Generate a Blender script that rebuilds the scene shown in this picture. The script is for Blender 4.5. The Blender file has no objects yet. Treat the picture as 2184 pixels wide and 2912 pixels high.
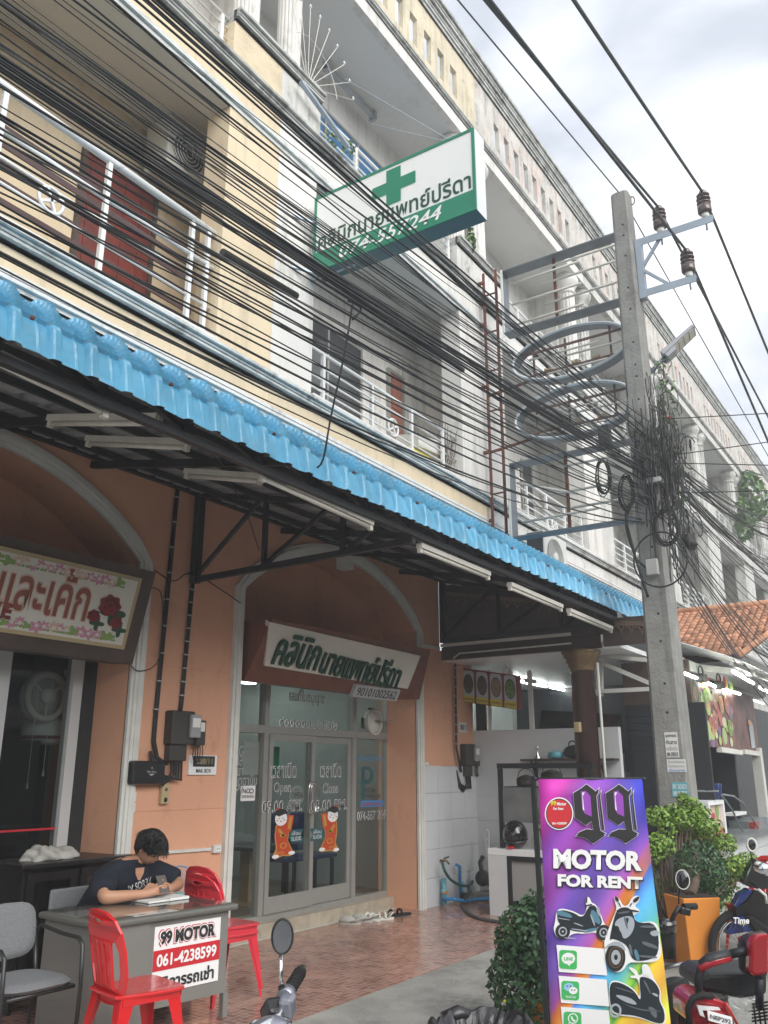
import bpy, bmesh, math, random
from mathutils import Vector, Matrix, noise as mnoise
random.seed(11)
sc = bpy.context.scene
COL = sc.collection

# ------------------------------------------------------------------ camera
FPX, PCX, PCY = 2434.0, 1092.0, 1456.0           # focal length and centre in pixels of a 2184 px wide frame
PIT, YAW, EYE = math.atan(739 / 2434.0), math.radians(33.56), Vector((0, 0, 1.6))
FH = Vector((math.cos(YAW), math.sin(YAW), 0)); RT = Vector((math.sin(YAW), -math.cos(YAW), 0)); UP = Vector((0, 0, 1))
FW = FH * math.cos(PIT) + UP * math.sin(PIT); CU = -FH * math.sin(PIT) + UP * math.cos(PIT)
cd = bpy.data.cameras.new('camera'); cam = bpy.data.objects.new('camera', cd); COL.objects.link(cam)
cd.sensor_fit = 'HORIZONTAL'; cd.sensor_width = 36.0; cd.lens = 36.0 * FPX / 2184.0
cd.clip_start = 0.05; cd.clip_end = 2000
cam.matrix_world = Matrix((( RT.x, CU.x, -FW.x, EYE.x), (RT.y, CU.y, -FW.y, EYE.y), (RT.z, CU.z, -FW.z, EYE.z), (0, 0, 0, 1)))
sc.camera = cam
# ------------------------------------------------------------------ sky and sun (overcast)
SUN_EL, SUN_AZ = math.radians(34), math.radians(248)   # sun from the street side, behind the camera
W = bpy.data.worlds.new('World'); sc.world = W; W.use_nodes = True
nt = W.node_tree; nt.nodes.clear()
def N(t, kind, **k):
    n = t.nodes.new(kind)
    for a, b in k.items():
        if a in n.inputs.keys() if isinstance(a, str) else False: n.inputs[a].default_value = b
        else: setattr(n, a, b)
    return n
wo = N(nt, 'ShaderNodeOutputWorld'); bgs = N(nt, 'ShaderNodeBackground'); bgc = N(nt, 'ShaderNodeBackground'); mx = N(nt, 'ShaderNodeMixShader')
sky = N(nt, 'ShaderNodeTexSky'); sky.sky_type = 'NISHITA'; sky.sun_disc = False; sky.sun_elevation = SUN_EL; sky.sun_rotation = math.radians(90) - SUN_AZ
bgs.inputs['Strength'].default_value = 0.12; nt.links.new(sky.outputs[0], bgs.inputs[0])
tc = N(nt, 'ShaderNodeTexCoord'); mp = N(nt, 'ShaderNodeMapping'); mp.inputs['Scale'].default_value = (1, 1, 1.9)
n1 = N(nt, 'ShaderNodeTexNoise'); n1.inputs['Scale'].default_value = 2.6; n1.inputs['Detail'].default_value = 8; n1.inputs['Roughness'].default_value = .52; n1.inputs['Distortion'].default_value = .25
cr = N(nt, 'ShaderNodeValToRGB')
cr.color_ramp.elements[0].position = .36; cr.color_ramp.elements[0].color = (.40, .43, .48, 1)
cr.color_ramp.elements[1].position = .62; cr.color_ramp.elements[1].color = (.84, .85, .86, 1)
e = cr.color_ramp.elements.new(.49); e.color = (.60, .62, .66, 1)
nt.links.new(tc.outputs['Generated'], mp.inputs[0]); nt.links.new(mp.outputs[0], n1.inputs[0]); nt.links.new(n1.outputs[0], cr.inputs[0])
nt.links.new(cr.outputs[0], bgc.inputs[0]); bgc.inputs['Strength'].default_value = 0.80
mx.inputs[0].default_value = 0.93
nt.links.new(bgs.outputs[0], mx.inputs[1]); nt.links.new(bgc.outputs[0], mx.inputs[2]); nt.links.new(mx.outputs[0], wo.inputs[0])
sl = bpy.data.lights.new('sun', 'SUN'); sl.energy = 1.5; sl.angle = math.radians(50); sl.color = (1, .965, .91)
so = bpy.data.objects.new('sun', sl); COL.objects.link(so)
sd = Vector((math.cos(SUN_AZ) * math.cos(SUN_EL), math.sin(SUN_AZ) * math.cos(SUN_EL), math.sin(SUN_EL)))
so.rotation_euler = sd.to_track_quat('Z', 'Y').to_euler(); so.location = (0, 0, 30)
sc.view_settings.view_transform = 'Standard'; sc.view_settings.look = 'None'; sc.view_settings.gamma = 1
sc.view_settings.use_curve_mapping = False; sc.view_settings.exposure = 1.3
try: sc.cycles.max_bounces = 6; sc.cycles.transparent_max_bounces = 12
except Exception: pass

# ------------------------------------------------------------------ placing helpers (pixels of a 1659 px wide view on a known plane)
K = 2184 / 1659.0
def ray(x, y): return FW * FPX + RT * (x * K - PCX) + CU * (PCY - y * K)
def PY(x, y, Y): r = ray(x, y); return EYE + r * ((Y - EYE.y) / r.y)
def PX(x, y, X): r = ray(x, y); return EYE + r * ((X - EYE.x) / r.x)
def PZ(x, y, Z): r = ray(x, y); return EYE + r * ((Z - EYE.z) / r.z)
def PD(x, y, d): return EYE + ray(x, y) * (d / FPX)

# ------------------------------------------------------------------ materials
MATS = {}
def mat(name, c, rough=.6, metal=0, var=.0, vs=3, bump=0, bs=40, grime=None, gs=1.2, gcol=(.05, .05, .045), gth=.5, stretch=1, emis=0, spec=.5, coat=0, ovar=0, gwid=.16, streak=False):
    if name in MATS: return MATS[name]
    m = bpy.data.materials.new(name); m.use_nodes = True; t = m.node_tree; b = t.nodes['Principled BSDF']
    b.inputs['Roughness'].default_value = rough; b.inputs['Metallic'].default_value = metal
    b.inputs['Specular IOR Level'].default_value = spec; b.inputs['Coat Weight'].default_value = coat
    L = t.links.new
    tcn = t.nodes.new('ShaderNodeTexCoord'); vec = tcn.outputs['Object']
    rgb = t.nodes.new('ShaderNodeRGB'); rgb.outputs[0].default_value = (*c, 1); cur = rgb.outputs[0]
    def mixc(fac, a, bb, mode='MIX'):
        n = t.nodes.new('ShaderNodeMix'); n.data_type = 'RGBA'; n.blend_type = mode
        if isinstance(fac, float): n.inputs[0].default_value = fac
        else: L(fac, n.inputs[0])
        L(a, n.inputs[6])
        if isinstance(bb, tuple): n.inputs[7].default_value = (*bb, 1)
        else: L(bb, n.inputs[7])
        return n.outputs[2]
    if ovar:
        oi = t.nodes.new('ShaderNodeObjectInfo'); hs = t.nodes.new('ShaderNodeHueSaturation')
        mr = t.nodes.new('ShaderNodeMapRange'); mr.inputs[3].default_value = 1 - ovar; mr.inputs[4].default_value = 1 + ovar
        L(oi.outputs['Random'], mr.inputs[0]); L(mr.outputs[0], hs.inputs['Value']); L(cur, hs.inputs['Color']); cur = hs.outputs[0]
    if var:
        n = t.nodes.new('ShaderNodeTexNoise'); n.inputs['Scale'].default_value = vs; n.inputs['Detail'].default_value = 7
        L(vec, n.inputs[0]); r = t.nodes.new('ShaderNodeMapRange'); r.inputs[1].default_value = .3; r.inputs[2].default_value = .7
        r.inputs[3].default_value = 1 - var; r.inputs[4].default_value = 1 + var * .6
        L(n.outputs[0], r.inputs[0]); hs = t.nodes.new('ShaderNodeHueSaturation'); L(r.outputs[0], hs.inputs['Value']); L(cur, hs.inputs['Color']); cur = hs.outputs[0]
    if grime:
        n = t.nodes.new('ShaderNodeTexNoise'); n.inputs['Scale'].default_value = gs; n.inputs['Detail'].default_value = 10; n.inputs['Roughness'].default_value = .68
        mpp = t.nodes.new('ShaderNodeMapping'); mpp.inputs['Scale'].default_value = (stretch, stretch, 1); L(vec, mpp.inputs[0]); L(mpp.outputs[0], n.inputs[0])
        r = t.nodes.new('ShaderNodeMapRange'); r.inputs[1].default_value = gth; r.inputs[2].default_value = gth + gwid; r.inputs[4].default_value = grime; L(n.outputs[0], r.inputs[0])
        n2 = t.nodes.new('ShaderNodeTexNoise'); n2.inputs['Scale'].default_value = 14; n2.inputs['Detail'].default_value = 6; L(vec, n2.inputs[0])
        r2 = t.nodes.new('ShaderNodeMapRange'); r2.inputs[1].default_value = .35; r2.inputs[2].default_value = .6; L(n2.outputs[0], r2.inputs[0])
        mu = t.nodes.new('ShaderNodeMath'); mu.operation = 'MULTIPLY'; L(r.outputs[0], mu.inputs[0]); L(r2.outputs[0], mu.inputs[1])
        cur = mixc(mu.outputs[0], cur, gcol)
    if streak:
        n = t.nodes.new('ShaderNodeTexNoise'); n.inputs['Scale'].default_value = 1.0; n.inputs['Detail'].default_value = 6
        mpp = t.nodes.new('ShaderNodeMapping'); mpp.inputs['Scale'].default_value = (9, 9, .8); L(vec, mpp.inputs[0]); L(mpp.outputs[0], n.inputs[0])
        r = t.nodes.new('ShaderNodeMapRange'); r.inputs[1].default_value = .52; r.inputs[2].default_value = .7; r.inputs[4].default_value = streak[1]; L(n.outputs[0], r.inputs[0])
        cur = mixc(r.outputs[0], cur, streak[0])
    L(cur, b.inputs['Base Color'])
    if bump:
        n = t.nodes.new('ShaderNodeTexNoise'); n.inputs['Scale'].default_value = bs; n.inputs['Detail'].default_value = 5; L(vec, n.inputs[0])
        bp = t.nodes.new('ShaderNodeBump'); bp.inputs['Strength'].default_value = bump; bp.inputs['Distance'].default_value = .01
        L(n.outputs[0], bp.inputs['Height']); L(bp.outputs[0], b.inputs['Normal'])
    if emis:
        b.inputs['Emission Color'].default_value = (*c, 1); b.inputs['Emission Strength'].default_value = emis
    MATS[name] = m; return m

def glass(name, tint=(.8, .85, .83), refl=1.0):
    m = bpy.data.materials.new(name); m.use_nodes = True; t = m.node_tree; t.nodes.clear()
    o = t.nodes.new('ShaderNodeOutputMaterial'); tr = t.nodes.new('ShaderNodeBsdfTransparent'); g = t.nodes.new('ShaderNodeBsdfGlossy'); x = t.nodes.new('ShaderNodeMixShader')
    f = t.nodes.new('ShaderNodeFresnel'); f.inputs[0].default_value = 1.5
    tr.inputs[0].default_value = (*tint, 1); g.inputs['Roughness'].default_value = .02; g.inputs[0].default_value = (refl, refl, refl, 1)
    gm = t.nodes.new('ShaderNodeNewGeometry'); iv = t.nodes.new('ShaderNodeMath'); iv.operation = 'SUBTRACT'; iv.inputs[0].default_value = 1; t.links.new(gm.outputs['Backfacing'], iv.inputs[1]); ml = t.nodes.new('ShaderNodeMath'); ml.operation = 'MULTIPLY'; t.links.new(f.outputs[0], ml.inputs[0]); t.links.new(iv.outputs[0], ml.inputs[1])
    t.links.new(ml.outputs[0], x.inputs[0]); t.links.new(tr.outputs[0], x.inputs[1]); t.links.new(g.outputs[0], x.inputs[2]); t.links.new(x.outputs[0], o.inputs[0])
    MATS[name] = m; return m

mat('cream', (.69, .58, .41), .85, var=.10, vs=1.5, bump=.25, bs=60, grime=.35, gs=1.3, stretch=2.2, gcol=(.32, .25, .16), gth=.56, streak=((.42, .35, .24), .40))
mat('cream_rough', (.66, .56, .40), .9, var=.16, vs=5, bump=.9, bs=35, grime=.5, gs=2.2, gcol=(.30, .24, .16), gth=.52)
mat('white_wall', (.71, .70, .67), .85, var=.10, vs=1.2, bump=.25, bs=50, grime=.6, gs=1.3, stretch=2.6, gcol=(.24, .23, .20), gth=.53, streak=((.40, .385, .34), .55))
mat('white_mould', (.70, .70, .68), .9, var=.12, vs=4, bump=.6, bs=40, grime=.8, gs=2.0, gcol=(.07, .07, .065), gth=.50)
mat('old_white', (.60, .60, .57), .9, var=.16, vs=2.5, bump=.5, bs=40, grime=.85, gs=1.3, stretch=3.0, gcol=(.13, .13, .12), gth=.50, streak=((.24, .24, .22), .6))
mat('cornice_grey', (.60, .63, .62), .85, var=.18, vs=6, bump=.7, bs=40, grime=.75, gs=2.4, gcol=(.12, .12, .11), gth=.50)
mat('cornice_dark', (.46, .47, .45), .9, var=.28, vs=5, bump=.7, bs=40, grime=.85, gs=2.6, gcol=(.09, .092, .085), gth=.46)
mat('parapet_cream', (.64, .57, .43), .9, var=.14, vs=2, bump=.5, bs=40, grime=.7, gs=1.8, stretch=2.5, gcol=(.25, .25, .17), gth=.5, streak=((.28, .27, .18), .6))
mat('parapet_old', (.56, .55, .51), .9, var=.2, vs=3, bump=.8, bs=40, grime=.9, gs=1.7, stretch=3.5, gcol=(.12, .12, .12), gth=.49, streak=((.66, .36, .28), .75))
mat('ceiling_white', (.70, .71, .70), .9, var=.05, vs=1, grime=.6, gs=.8, gcol=(.30, .29, .29), gth=.60, gwid=.2)
mat('ceiling_beige', (.62, .57, .48), .9, var=.05, vs=1)
mat('orange_wall', (.70, .37, .235), .8, var=.10, vs=1.1, bump=.25, bs=30, grime=.5, gs=1.4, gcol=(.36, .20, .14), gth=.52, stretch=2.5)
mat('trim_white', (.66, .66, .62), .75, var=.1, vs=5, bump=.3, bs=50, grime=.4, gs=4, gcol=(.33, .30, .25), gth=.56)
mat('canopy_blue', (.12, .43, .66), .28, var=.22, vs=3.5, coat=.4, grime=.5, gs=5, gcol=(.34, .46, .46), gth=.53, stretch=3, bump=.25, bs=6)
mat('canopy_under', (.30, .31, .32), .6, var=.2, vs=4)
mat('black_steel', (.012, .014, .017), .5, var=.3, vs=8)
mat('tube_white', (.62, .60, .54), .45, var=.1, vs=9, grime=.4, gs=9, gcol=(.25, .2, .14), gth=.55)
mat('railing_white', (.72, .74, .74), .5, var=.05, grime=.8, gs=6, gcol=(.10, .12, .13), gth=.58, bump=.3)
mat('railing_brown', (.09, .05, .05), .6, var=.2)
mat('door_red', (.17, .03, .022), .45, var=.3, vs=7)
mat('door_brown', (.30, .12, .085), .55, var=.15)
mat('alu', (.36, .36, .34), .38, metal=.35, var=.06, vs=8)
mat('alu_white', (.56, .57, .57), .45, var=.05)
mat('dark_void', (.02, .022, .024), .7)
mat('blue_glass', (.03, .15, .34), .15, spec=.8)
mat('dark_glass', (.05, .055, .06), .12, spec=.8)
mat('wood_brown', (.075, .05, .04), .5, var=.3, vs=5, stretch=6)
mat('wood_red', (.17, .055, .03), .45, var=.25, vs=4)
mat('valance', (.17, .11, .08), .7, var=.3)
mat('sign_white', (.80, .82, .82), .35, var=.02)
mat('sign_cream', (.66, .65, .58), .5, var=.03)
mat('green_sign', (.012, .22, .13), .4, var=.06)
mat('green_dark', (.01, .07, .04), .5)
mat('teal_sheet', (.02, .10, .12), .4, var=.1)
mat('sheet_metal', (.76, .78, .79), .3, metal=.2, var=.1, bump=1.0, bs=3)
mat('black_print', (.02, .02, .022), .5)
mat('white_print', (.82, .82, .82), .5)
mat('red_print', (.55, .02, .03), .5)
mat('grey_print', (.40, .40, .40), .6)
mat('concrete_pole', (.27, .27, .255), .92, var=.2, vs=4, bump=.8, bs=30, grime=.6, gs=2.2, gcol=(.12, .12, .11), gth=.52, stretch=2, streak=((.13, .13, .12), .6))
mat('galv', (.34, .40, .46), .45, metal=.5, var=.12)
mat('rust', (.15, .055, .035), .9, var=.35, vs=9, bump=.5)
mat('insulator', (.07, .04, .035), .15, spec=.8)
mat('cable_black', (.018, .019, .020), .65)
mat('cable_grey', (.075, .077, .073), .7)
mat('old_sheet', (.42, .47, .50), .5, metal=.3, var=.2, vs=4, grime=.7, gs=4, gcol=(.2, .15, .11), gth=.52)
mat('lamp_grey', (.36, .37, .40), .5, metal=.2)
mat('led_panel', (.60, .58, .48), .4)
mat('ac_white', (.66, .66, .62), .5, var=.05, grime=.3, gs=3, gcol=(.35, .33, .28), gth=.55)
mat('ac_dark', (.06, .06, .06), .6)
mat('clay_tile', (.50, .25, .15), .8, var=.35, vs=6, bump=.5, ovar=.42, grime=.4, gs=3, gcol=(.22, .15, .11), gth=.5)
mat('concrete', (.33, .325, .30), .88, var=.30, vs=2.6, bump=.9, bs=40, grime=.7, gs=1.9, gcol=(.13, .13, .115), gth=.50, stretch=1)
mat('concrete_light', (.42, .41, .36), .9, var=.18, vs=2.2, bump=.6, bs=30)
mat('asphalt', (.06, .06, .06), .9, var=.2, bump=.5)
mat('marble_step', (.42, .37, .29), .3, var=.25, vs=9)
mat('red_plastic', (.62, .018, .02), .22, coat=.4, var=.03)
mat('pink_plastic', (.66, .035, .055), .22, coat=.4, var=.03)
mat('desk_metal', (.20, .195, .18), .42, var=.05, vs=3)
mat('desk_edge', (.14, .14, .125), .35)
mat('fabric_grey', (.20, .21, .22), .95, var=.22, vs=120, bump=.4, bs=160)
mat('chair_steel', (.05, .05, .05), .3, metal=.6)
mat('cabinet_black', (.012, .009, .009), .35, var=.3, vs=5)
mat('skin', (.50, .27, .17), .5, var=.05, vs=9, spec=.4)
mat('hair', (.006, .005, .006), .5, bump=1.0, bs=90)
mat('shirt_navy', (.008, .011, .024), .9, bump=.8, bs=12, var=.2, vs=6)
mat('paper', (.72, .72, .70), .7)
mat('phone', (.25, .22, .20), .2, metal=.5)
mat('cloth', (.42, .41, .38), .95, bump=.6, bs=30, var=.1)
mat('black_plastic', (.012, .012, .013), .35)
mat('rubber', (.012, .012, .012), .8)
mat('chrome', (.72, .72, .72), .12, metal=1)
mat('mirror', (.8, .82, .84), .02, metal=1)
mat('silver_paint', (.30, .31, .36), .3, metal=.6, coat=.5)
mat('bag_black', (.018, .018, .021), .32, bump=.6, bs=14, spec=.6)
mat('orange_pot', (.70, .25, .035), .6, var=.08, vs=4)
mat('terracotta', (.32, .13, .07), .8, var=.2, bump=.3)
mat('soil', (.03, .02, .015), .95, bump=.6)
mat('bark', (.12, .085, .06), .9, var=.3, vs=9, bump=.5)
mat('helmet_black', (.01, .01, .012), .08, coat=.8)
mat('white_tile', (.62, .64, .66), .25, var=.03, vs=2, ovar=.03)
mat('white_paint', (.62, .64, .65), .7, var=.05)
mat('panel_grey', (.34, .34, .33), .35, var=.04)
mat('steel_sheet', (.26, .28, .29), .35, metal=.5, var=.3, vs=3)
mat('gold_paint', (.20, .13, .06), .4, metal=.4, var=.25, vs=6)
mat('column_brown', (.045, .02, .016), .25, var=.2, coat=.4)
mat('shutter', (.02, .024, .03), .5, var=.1)
mat('pipe_blue', (.03, .22, .50), .4)
mat('pipe_teal', (.14, .42, .50), .5)
mat('hose_green', (.01, .07, .07), .45)
mat('pump', (.045, .04, .035), .7, var=.4, bump=.6)
mat('lit_tube', (.95, 1.0, .95), .4, emis=16)
mat('lit_tube_soft', (.95, 1.0, .95), .4, emis=5)
mat('interior_wall', (.34, .38, .37), .7, var=.06)
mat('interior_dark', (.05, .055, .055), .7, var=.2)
mat('interior_floor', (.15, .12, .10), .35, var=.2)
mat('blue_seat', (.01, .035, .13), .25)
mat('white_plastic', (.62, .63, .62), .35)
mat('wood_light', (.38, .29, .17), .55, var=.2)
mat('sky_blue_pipe', (.10, .40, .75), .45)
mat('box_grey', (.40, .40, .38), .6, var=.1)
mat('meter_glass', (.30, .31, .32), .2)
mat('meter_body', (.045, .04, .035), .6, var=.3)
mat('yellow_print', (.62, .55, .05), .5)
mat('maroon_print', (.20, .02, .03), .4)
mat('trike_red', (.34, .012, .02), .2, coat=.6)
mat('seat_black', (.018, .02, .022), .5, bump=.3)
mat('bike_blue', (.008, .025, .16), .2, coat=.6)
mat('beige_bell', (.45, .36, .20), .5)
mat('fan_blue', (.20, .30, .45), .5)
mat('curb_white', (.70, .71, .70), .85, var=.1, bump=.5, grime=.7, gs=3, gcol=(.16, .15, .13), gth=.54)
glass('clear_glass', (.88, .91, .90)); glass('tinted_glass', (.66, .69, .68)); glass('case_glass', (.95, .96, .96))
def leafmat(name, c1, c2):
    m = bpy.data.materials.new(name); m.use_nodes = True; t = m.node_tree; b = t.nodes['Principled BSDF']; b.inputs['Roughness'].default_value = .42
    g = t.nodes.new('ShaderNodeNewGeometry'); r = t.nodes.new('ShaderNodeValToRGB'); r.color_ramp.elements[0].color = (*c1, 1); r.color_ramp.elements[1].color = (*c2, 1)
    t.links.new(g.outputs['Random Per Island'], r.inputs[0]); t.links.new(r.outputs[0], b.inputs['Base Color'])
    b.inputs['Transmission Weight'].default_value = 0
    MATS[name] = m
leafmat('leaf_dark', (.015, .055, .018), (.06, .14, .05)); leafmat('leaf_bright', (.07, .17, .02), (.26, .40, .06)); leafmat('leaf_mid', (.04, .11, .03), (.12, .22, .05))
def M(n): return MATS[n]

# ------------------------------------------------------------------ mesh builder
def rootloc(p):
    while p.parent: p = p.parent
    return p.location
class MB:
    def __init__(s): s.v = []; s.f = []; s.mi = []; s.cur = 0; s.sm = []; s.smooth = False
    def add(s, vs, fs, smooth=None):
        b = len(s.v); s.v += [tuple(v) for v in vs]
        for f in fs: s.f.append(tuple(b + i for i in f)); s.mi.append(s.cur); s.sm.append(s.smooth if smooth is None else smooth)
        return s
    def m(s, i): s.cur = i; return s
    def box(s, x0, x1, y0, y1, z0, z1):
        if x0 > x1: x0, x1 = x1, x0
        if y0 > y1: y0, y1 = y1, y0
        if z0 > z1: z0, z1 = z1, z0
        v = [(x0, y0, z0), (x1, y0, z0), (x1, y1, z0), (x0, y1, z0), (x0, y0, z1), (x1, y0, z1), (x1, y1, z1), (x0, y1, z1)]
        return s.add(v, [(0, 3, 2, 1), (4, 5, 6, 7), (0, 1, 5, 4), (1, 2, 6, 5), (2, 3, 7, 6), (3, 0, 4, 7)], False)
    def hexa(s, a, b):                       # two quads (4 points each) joined
        v = list(a) + list(b)
        return s.add(v, [(3, 2, 1, 0), (4, 5, 6, 7), (0, 1, 5, 4), (1, 2, 6, 5), (2, 3, 7, 6), (3, 0, 4, 7)], False)
    def bar(s, p, q, w, h=None, up=(0, 0, 1)):
        p, q = Vector(p), Vector(q); h = h or w; d = (q - p).normalized(); u = Vector(up)
        if abs(d.dot(u)) > .98: u = Vector((1, 0, 0))
        r = d.cross(u).normalized() * (w / 2); u2 = r.cross(d).normalized() * (h / 2)
        return s.hexa([p - r - u2, p + r - u2, p + r + u2, p - r + u2], [q - r - u2, q + r - u2, q + r + u2, q - r + u2])
    def tube(s, pts, r, n=8, caps=True, closed=False):
        pts = [Vector(p) for p in pts]; k = len(pts)
        rr = r if isinstance(r, (list, tuple)) else [r] * k
        rings = []; prev = None
        for i, p in enumerate(pts):
            if closed: d = pts[(i + 1) % k] - pts[i - 1]
            else: d = pts[min(i + 1, k - 1)] - pts[max(i - 1, 0)]
            d = d.normalized() if d.length > 1e-9 else Vector((0, 0, 1))
            if prev is None:
                u = Vector((0, 0, 1)) if abs(d.z) < .9 else Vector((1, 0, 0)); a = d.cross(u).normalized()
            else:
                a = prev - d * prev.dot(d); a = a.normalized() if a.length > 1e-6 else d.orthogonal().normalized()
            prev = a; b = d.cross(a)
            rings.append([p + (a * math.cos(2 * math.pi * j / n) + b * math.sin(2 * math.pi * j / n)) * rr[i] for j in range(n)])
        v = [x for ring in rings for x in ring]; f = []
        for i in range(k if closed else k - 1):
            i2 = (i + 1) % k
            for j in range(n): f.append((i * n + j, i * n + (j + 1) % n, i2 * n + (j + 1) % n, i2 * n + j))
        s.add(v, f, n > 4)
        if caps and not closed:
            b = len(s.v) - len(v); s.f.append(tuple(b + j for j in reversed(range(n)))); s.mi.append(s.cur); s.sm.append(False)
            s.f.append(tuple(b + (k - 1) * n + j for j in range(n))); s.mi.append(s.cur); s.sm.append(False)
        return s
    def ring(s, c, ax1, ax2, R1, R2, r, n=24, m=6):
        c = Vector(c); ax1 = Vector(ax1); ax2 = Vector(ax2)
        return s.tube([c + ax1 * (R1 * math.cos(2 * math.pi * i / n)) + ax2 * (R2 * math.sin(2 * math.pi * i / n)) for i in range(n)], r, m, closed=True)
    def lathe(s, prof, c, axis='z', n=20, smooth=True):
        c = Vector(c); v = []; f = []
        for r, h in prof:
            for j in range(n):
                a = 2 * math.pi * j / n; p = (r * math.cos(a), r * math.sin(a), h)
                if axis == 'x': p = (h, r * math.cos(a), r * math.sin(a))
                if axis == 'y': p = (r * math.cos(a), h, r * math.sin(a))
                v.append(c + Vector(p))
        for i in range(len(prof) - 1):
            for j in range(n): f.append((i * n + j, i * n + (j + 1) % n, (i + 1) * n + (j + 1) % n, (i + 1) * n + j))
        f.append(tuple(range(n))); f.append(tuple((len(prof) - 1) * n + j for j in range(n)))
        return s.add(v, f, smooth)
    def ball(s, c, r, sx=1, sy=1, sz=1, n=12, fn=None):
        c = Vector(c); v = []; f = []
        for i in range(n + 1):
            th = math.pi * i / n
            for j in range(2 * n):
                a = math.pi * j / n; p = Vector((math.sin(th) * math.cos(a) * sx, math.sin(th) * math.sin(a) * sy, math.cos(th) * sz)) * r
                if fn: p = fn(p)
                v.append(c + p)
        for i in range(n):
            for j in range(2 * n): f.append((i * 2 * n + j, (i + 1) * 2 * n + j, (i + 1) * 2 * n + (j + 1) % (2 * n), i * 2 * n + (j + 1) % (2 * n)))
        return s.add(v, f, True)
    def prism(s, poly, o, a, b, d):          # 2D polygon poly in plane o + a*u + b*v extruded by vector d
        o, a, b, d = Vector(o), Vector(a), Vector(b), Vector(d); n = len(poly)
        v = [o + a * u + b * w for u, w in poly]; v += [p + d for p in v]
        return s.add(v, [tuple(reversed(range(n))), tuple(range(n, 2 * n))] + [(i, (i + 1) % n, n + (i + 1) % n, n + i) for i in range(n)], False)
    def xprof(s, prof, x0, x1):              # closed (y, z) profile run along X
        return s.prism(prof, (x0, 0, 0), (0, 1, 0), (0, 0, 1), (x1 - x0, 0, 0))
    def build(s, name, mats, parent=None, bevel=0, label=None, kind=None):
        me = bpy.data.meshes.new(name); o0 = rootloc(parent) if parent else Vector((0, 0, 0))
        me.from_pydata([(x - o0.x, y - o0.y, z - o0.z) for x, y, z in s.v], [], s.f)
        for mm in (mats if isinstance(mats, (list, tuple)) else [mats]): me.materials.append(M(mm) if isinstance(mm, str) else mm)
        me.polygons.foreach_set('material_index', s.mi); me.polygons.foreach_set('use_smooth', s.sm)
        bm = bmesh.new(); bm.from_mesh(me); bmesh.ops.recalc_face_normals(bm, faces=bm.faces); bm.to_mesh(me); bm.free()
        o = bpy.data.objects.new(name, me); COL.objects.link(o)
        if parent: o.parent = parent
        if bevel:
            md = o.modifiers.new('bevel', 'BEVEL'); md.width = bevel; md.segments = 2; md.limit_method = 'ANGLE'
        if label: o['label'] = label
        if kind: o['kind'] = kind
        return o
def tag(o, label, cat=None, group=None, kind=None):
    if label: o['label'] = label
    if cat: o['category'] = cat
    if group: o['group'] = group
    if kind: o['kind'] = kind
    return o
def thing(name, label, cat, loc=(0, 0, 0), group=None):
    o = bpy.data.objects.new(name, None); COL.objects.link(o); o.location = loc; o.empty_display_size = .1
    return tag(o, label, cat, group)
def struct(o): o['kind'] = 'structure'; return o
def kids(o): return [c for c in bpy.data.objects if c.parent == o]
def dup(o, loc, rz, label, group=None):
    r = o.copy(); COL.objects.link(r); r.location = loc; r.rotation_euler = (0, 0, rz); r['label'] = label
    if group: r['group'] = group
    for c in kids(o):
        d = c.copy(); COL.objects.link(d); d.parent = r
        for g in kids(c):
            h = g.copy(); COL.objects.link(h); h.parent = d
    return r
def bezmesh(cu, name):
    o = bpy.data.objects.new('tmp', cu); COL.objects.link(o)
    dg = bpy.context.evaluated_depsgraph_get(); me = bpy.data.meshes.new_from_object(o.evaluated_get(dg)); bpy.data.objects.remove(o)
    me.name = name; return me
def place2d(me, name, mt, parent, o, a, b, size, thick=.002, keep=False):
    """lay a flat mesh (xy) on plane o,a,b; size=(w,h) fits its bounding box, centred on o"""
    a, b = Vector(a).normalized(), Vector(b).normalized(); n = a.cross(b); o = Vector(o)
    xs = [v.co.x for v in me.vertices]; ys = [v.co.y for v in me.vertices]
    if not xs: return None
    cx, cy = (min(xs) + max(xs)) / 2, (min(ys) + max(ys)) / 2; w, h = max(xs) - min(xs), max(ys) - min(ys)
    if keep: sx = sy = 1; cx = cy = 0
    else:
        sx = size[0] / max(w, 1e-6) if size[0] else None; sy = size[1] / max(h, 1e-6) if size[1] else None
        sx = sx or sy; sy = sy or sx
    rl = rootloc(parent) if parent else Vector((0, 0, 0))
    for v in me.vertices: v.co = o + a * ((v.co.x - cx) * sx) + b * ((v.co.y - cy) * sy) + n * v.co.z - rl
    me.materials.clear(); me.materials.append(M(mt))
    for p in me.polygons: p.material_index = 0
    ob = bpy.data.objects.new(name, me); COL.objects.link(ob); ob.parent = parent
    return ob
def text(s, mt, parent, o, a, b, size, off=0, thick=.002, shear=0, name='lettering', font=None):
    cu = bpy.data.curves.new('t', 'FONT'); cu.body = s; cu.offset = off; cu.shear = shear; cu.extrude = 0; cu.resolution_u = 4
    me = bezmesh(cu, name); ob = place2d(me, name, mt, parent, o, a, b, size)
    return ob
def shape(polys, mt, parent, o, a, b, size=None, name='emblem', off=0):
    cu = bpy.data.curves.new('s', 'CURVE'); cu.dimensions = '2D'; cu.fill_mode = 'BOTH'; cu.offset = off
    for poly in polys:
        sp = cu.splines.new('POLY'); sp.points.add(len(poly) - 1); sp.use_cyclic_u = True
        for i, (x, y) in enumerate(poly): sp.points[i].co = (x, y, 0, 1)
    me = bezmesh(cu, name); return place2d(me, name, mt, parent, o, a, b, size or (0, 0), keep=size is None)
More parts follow.
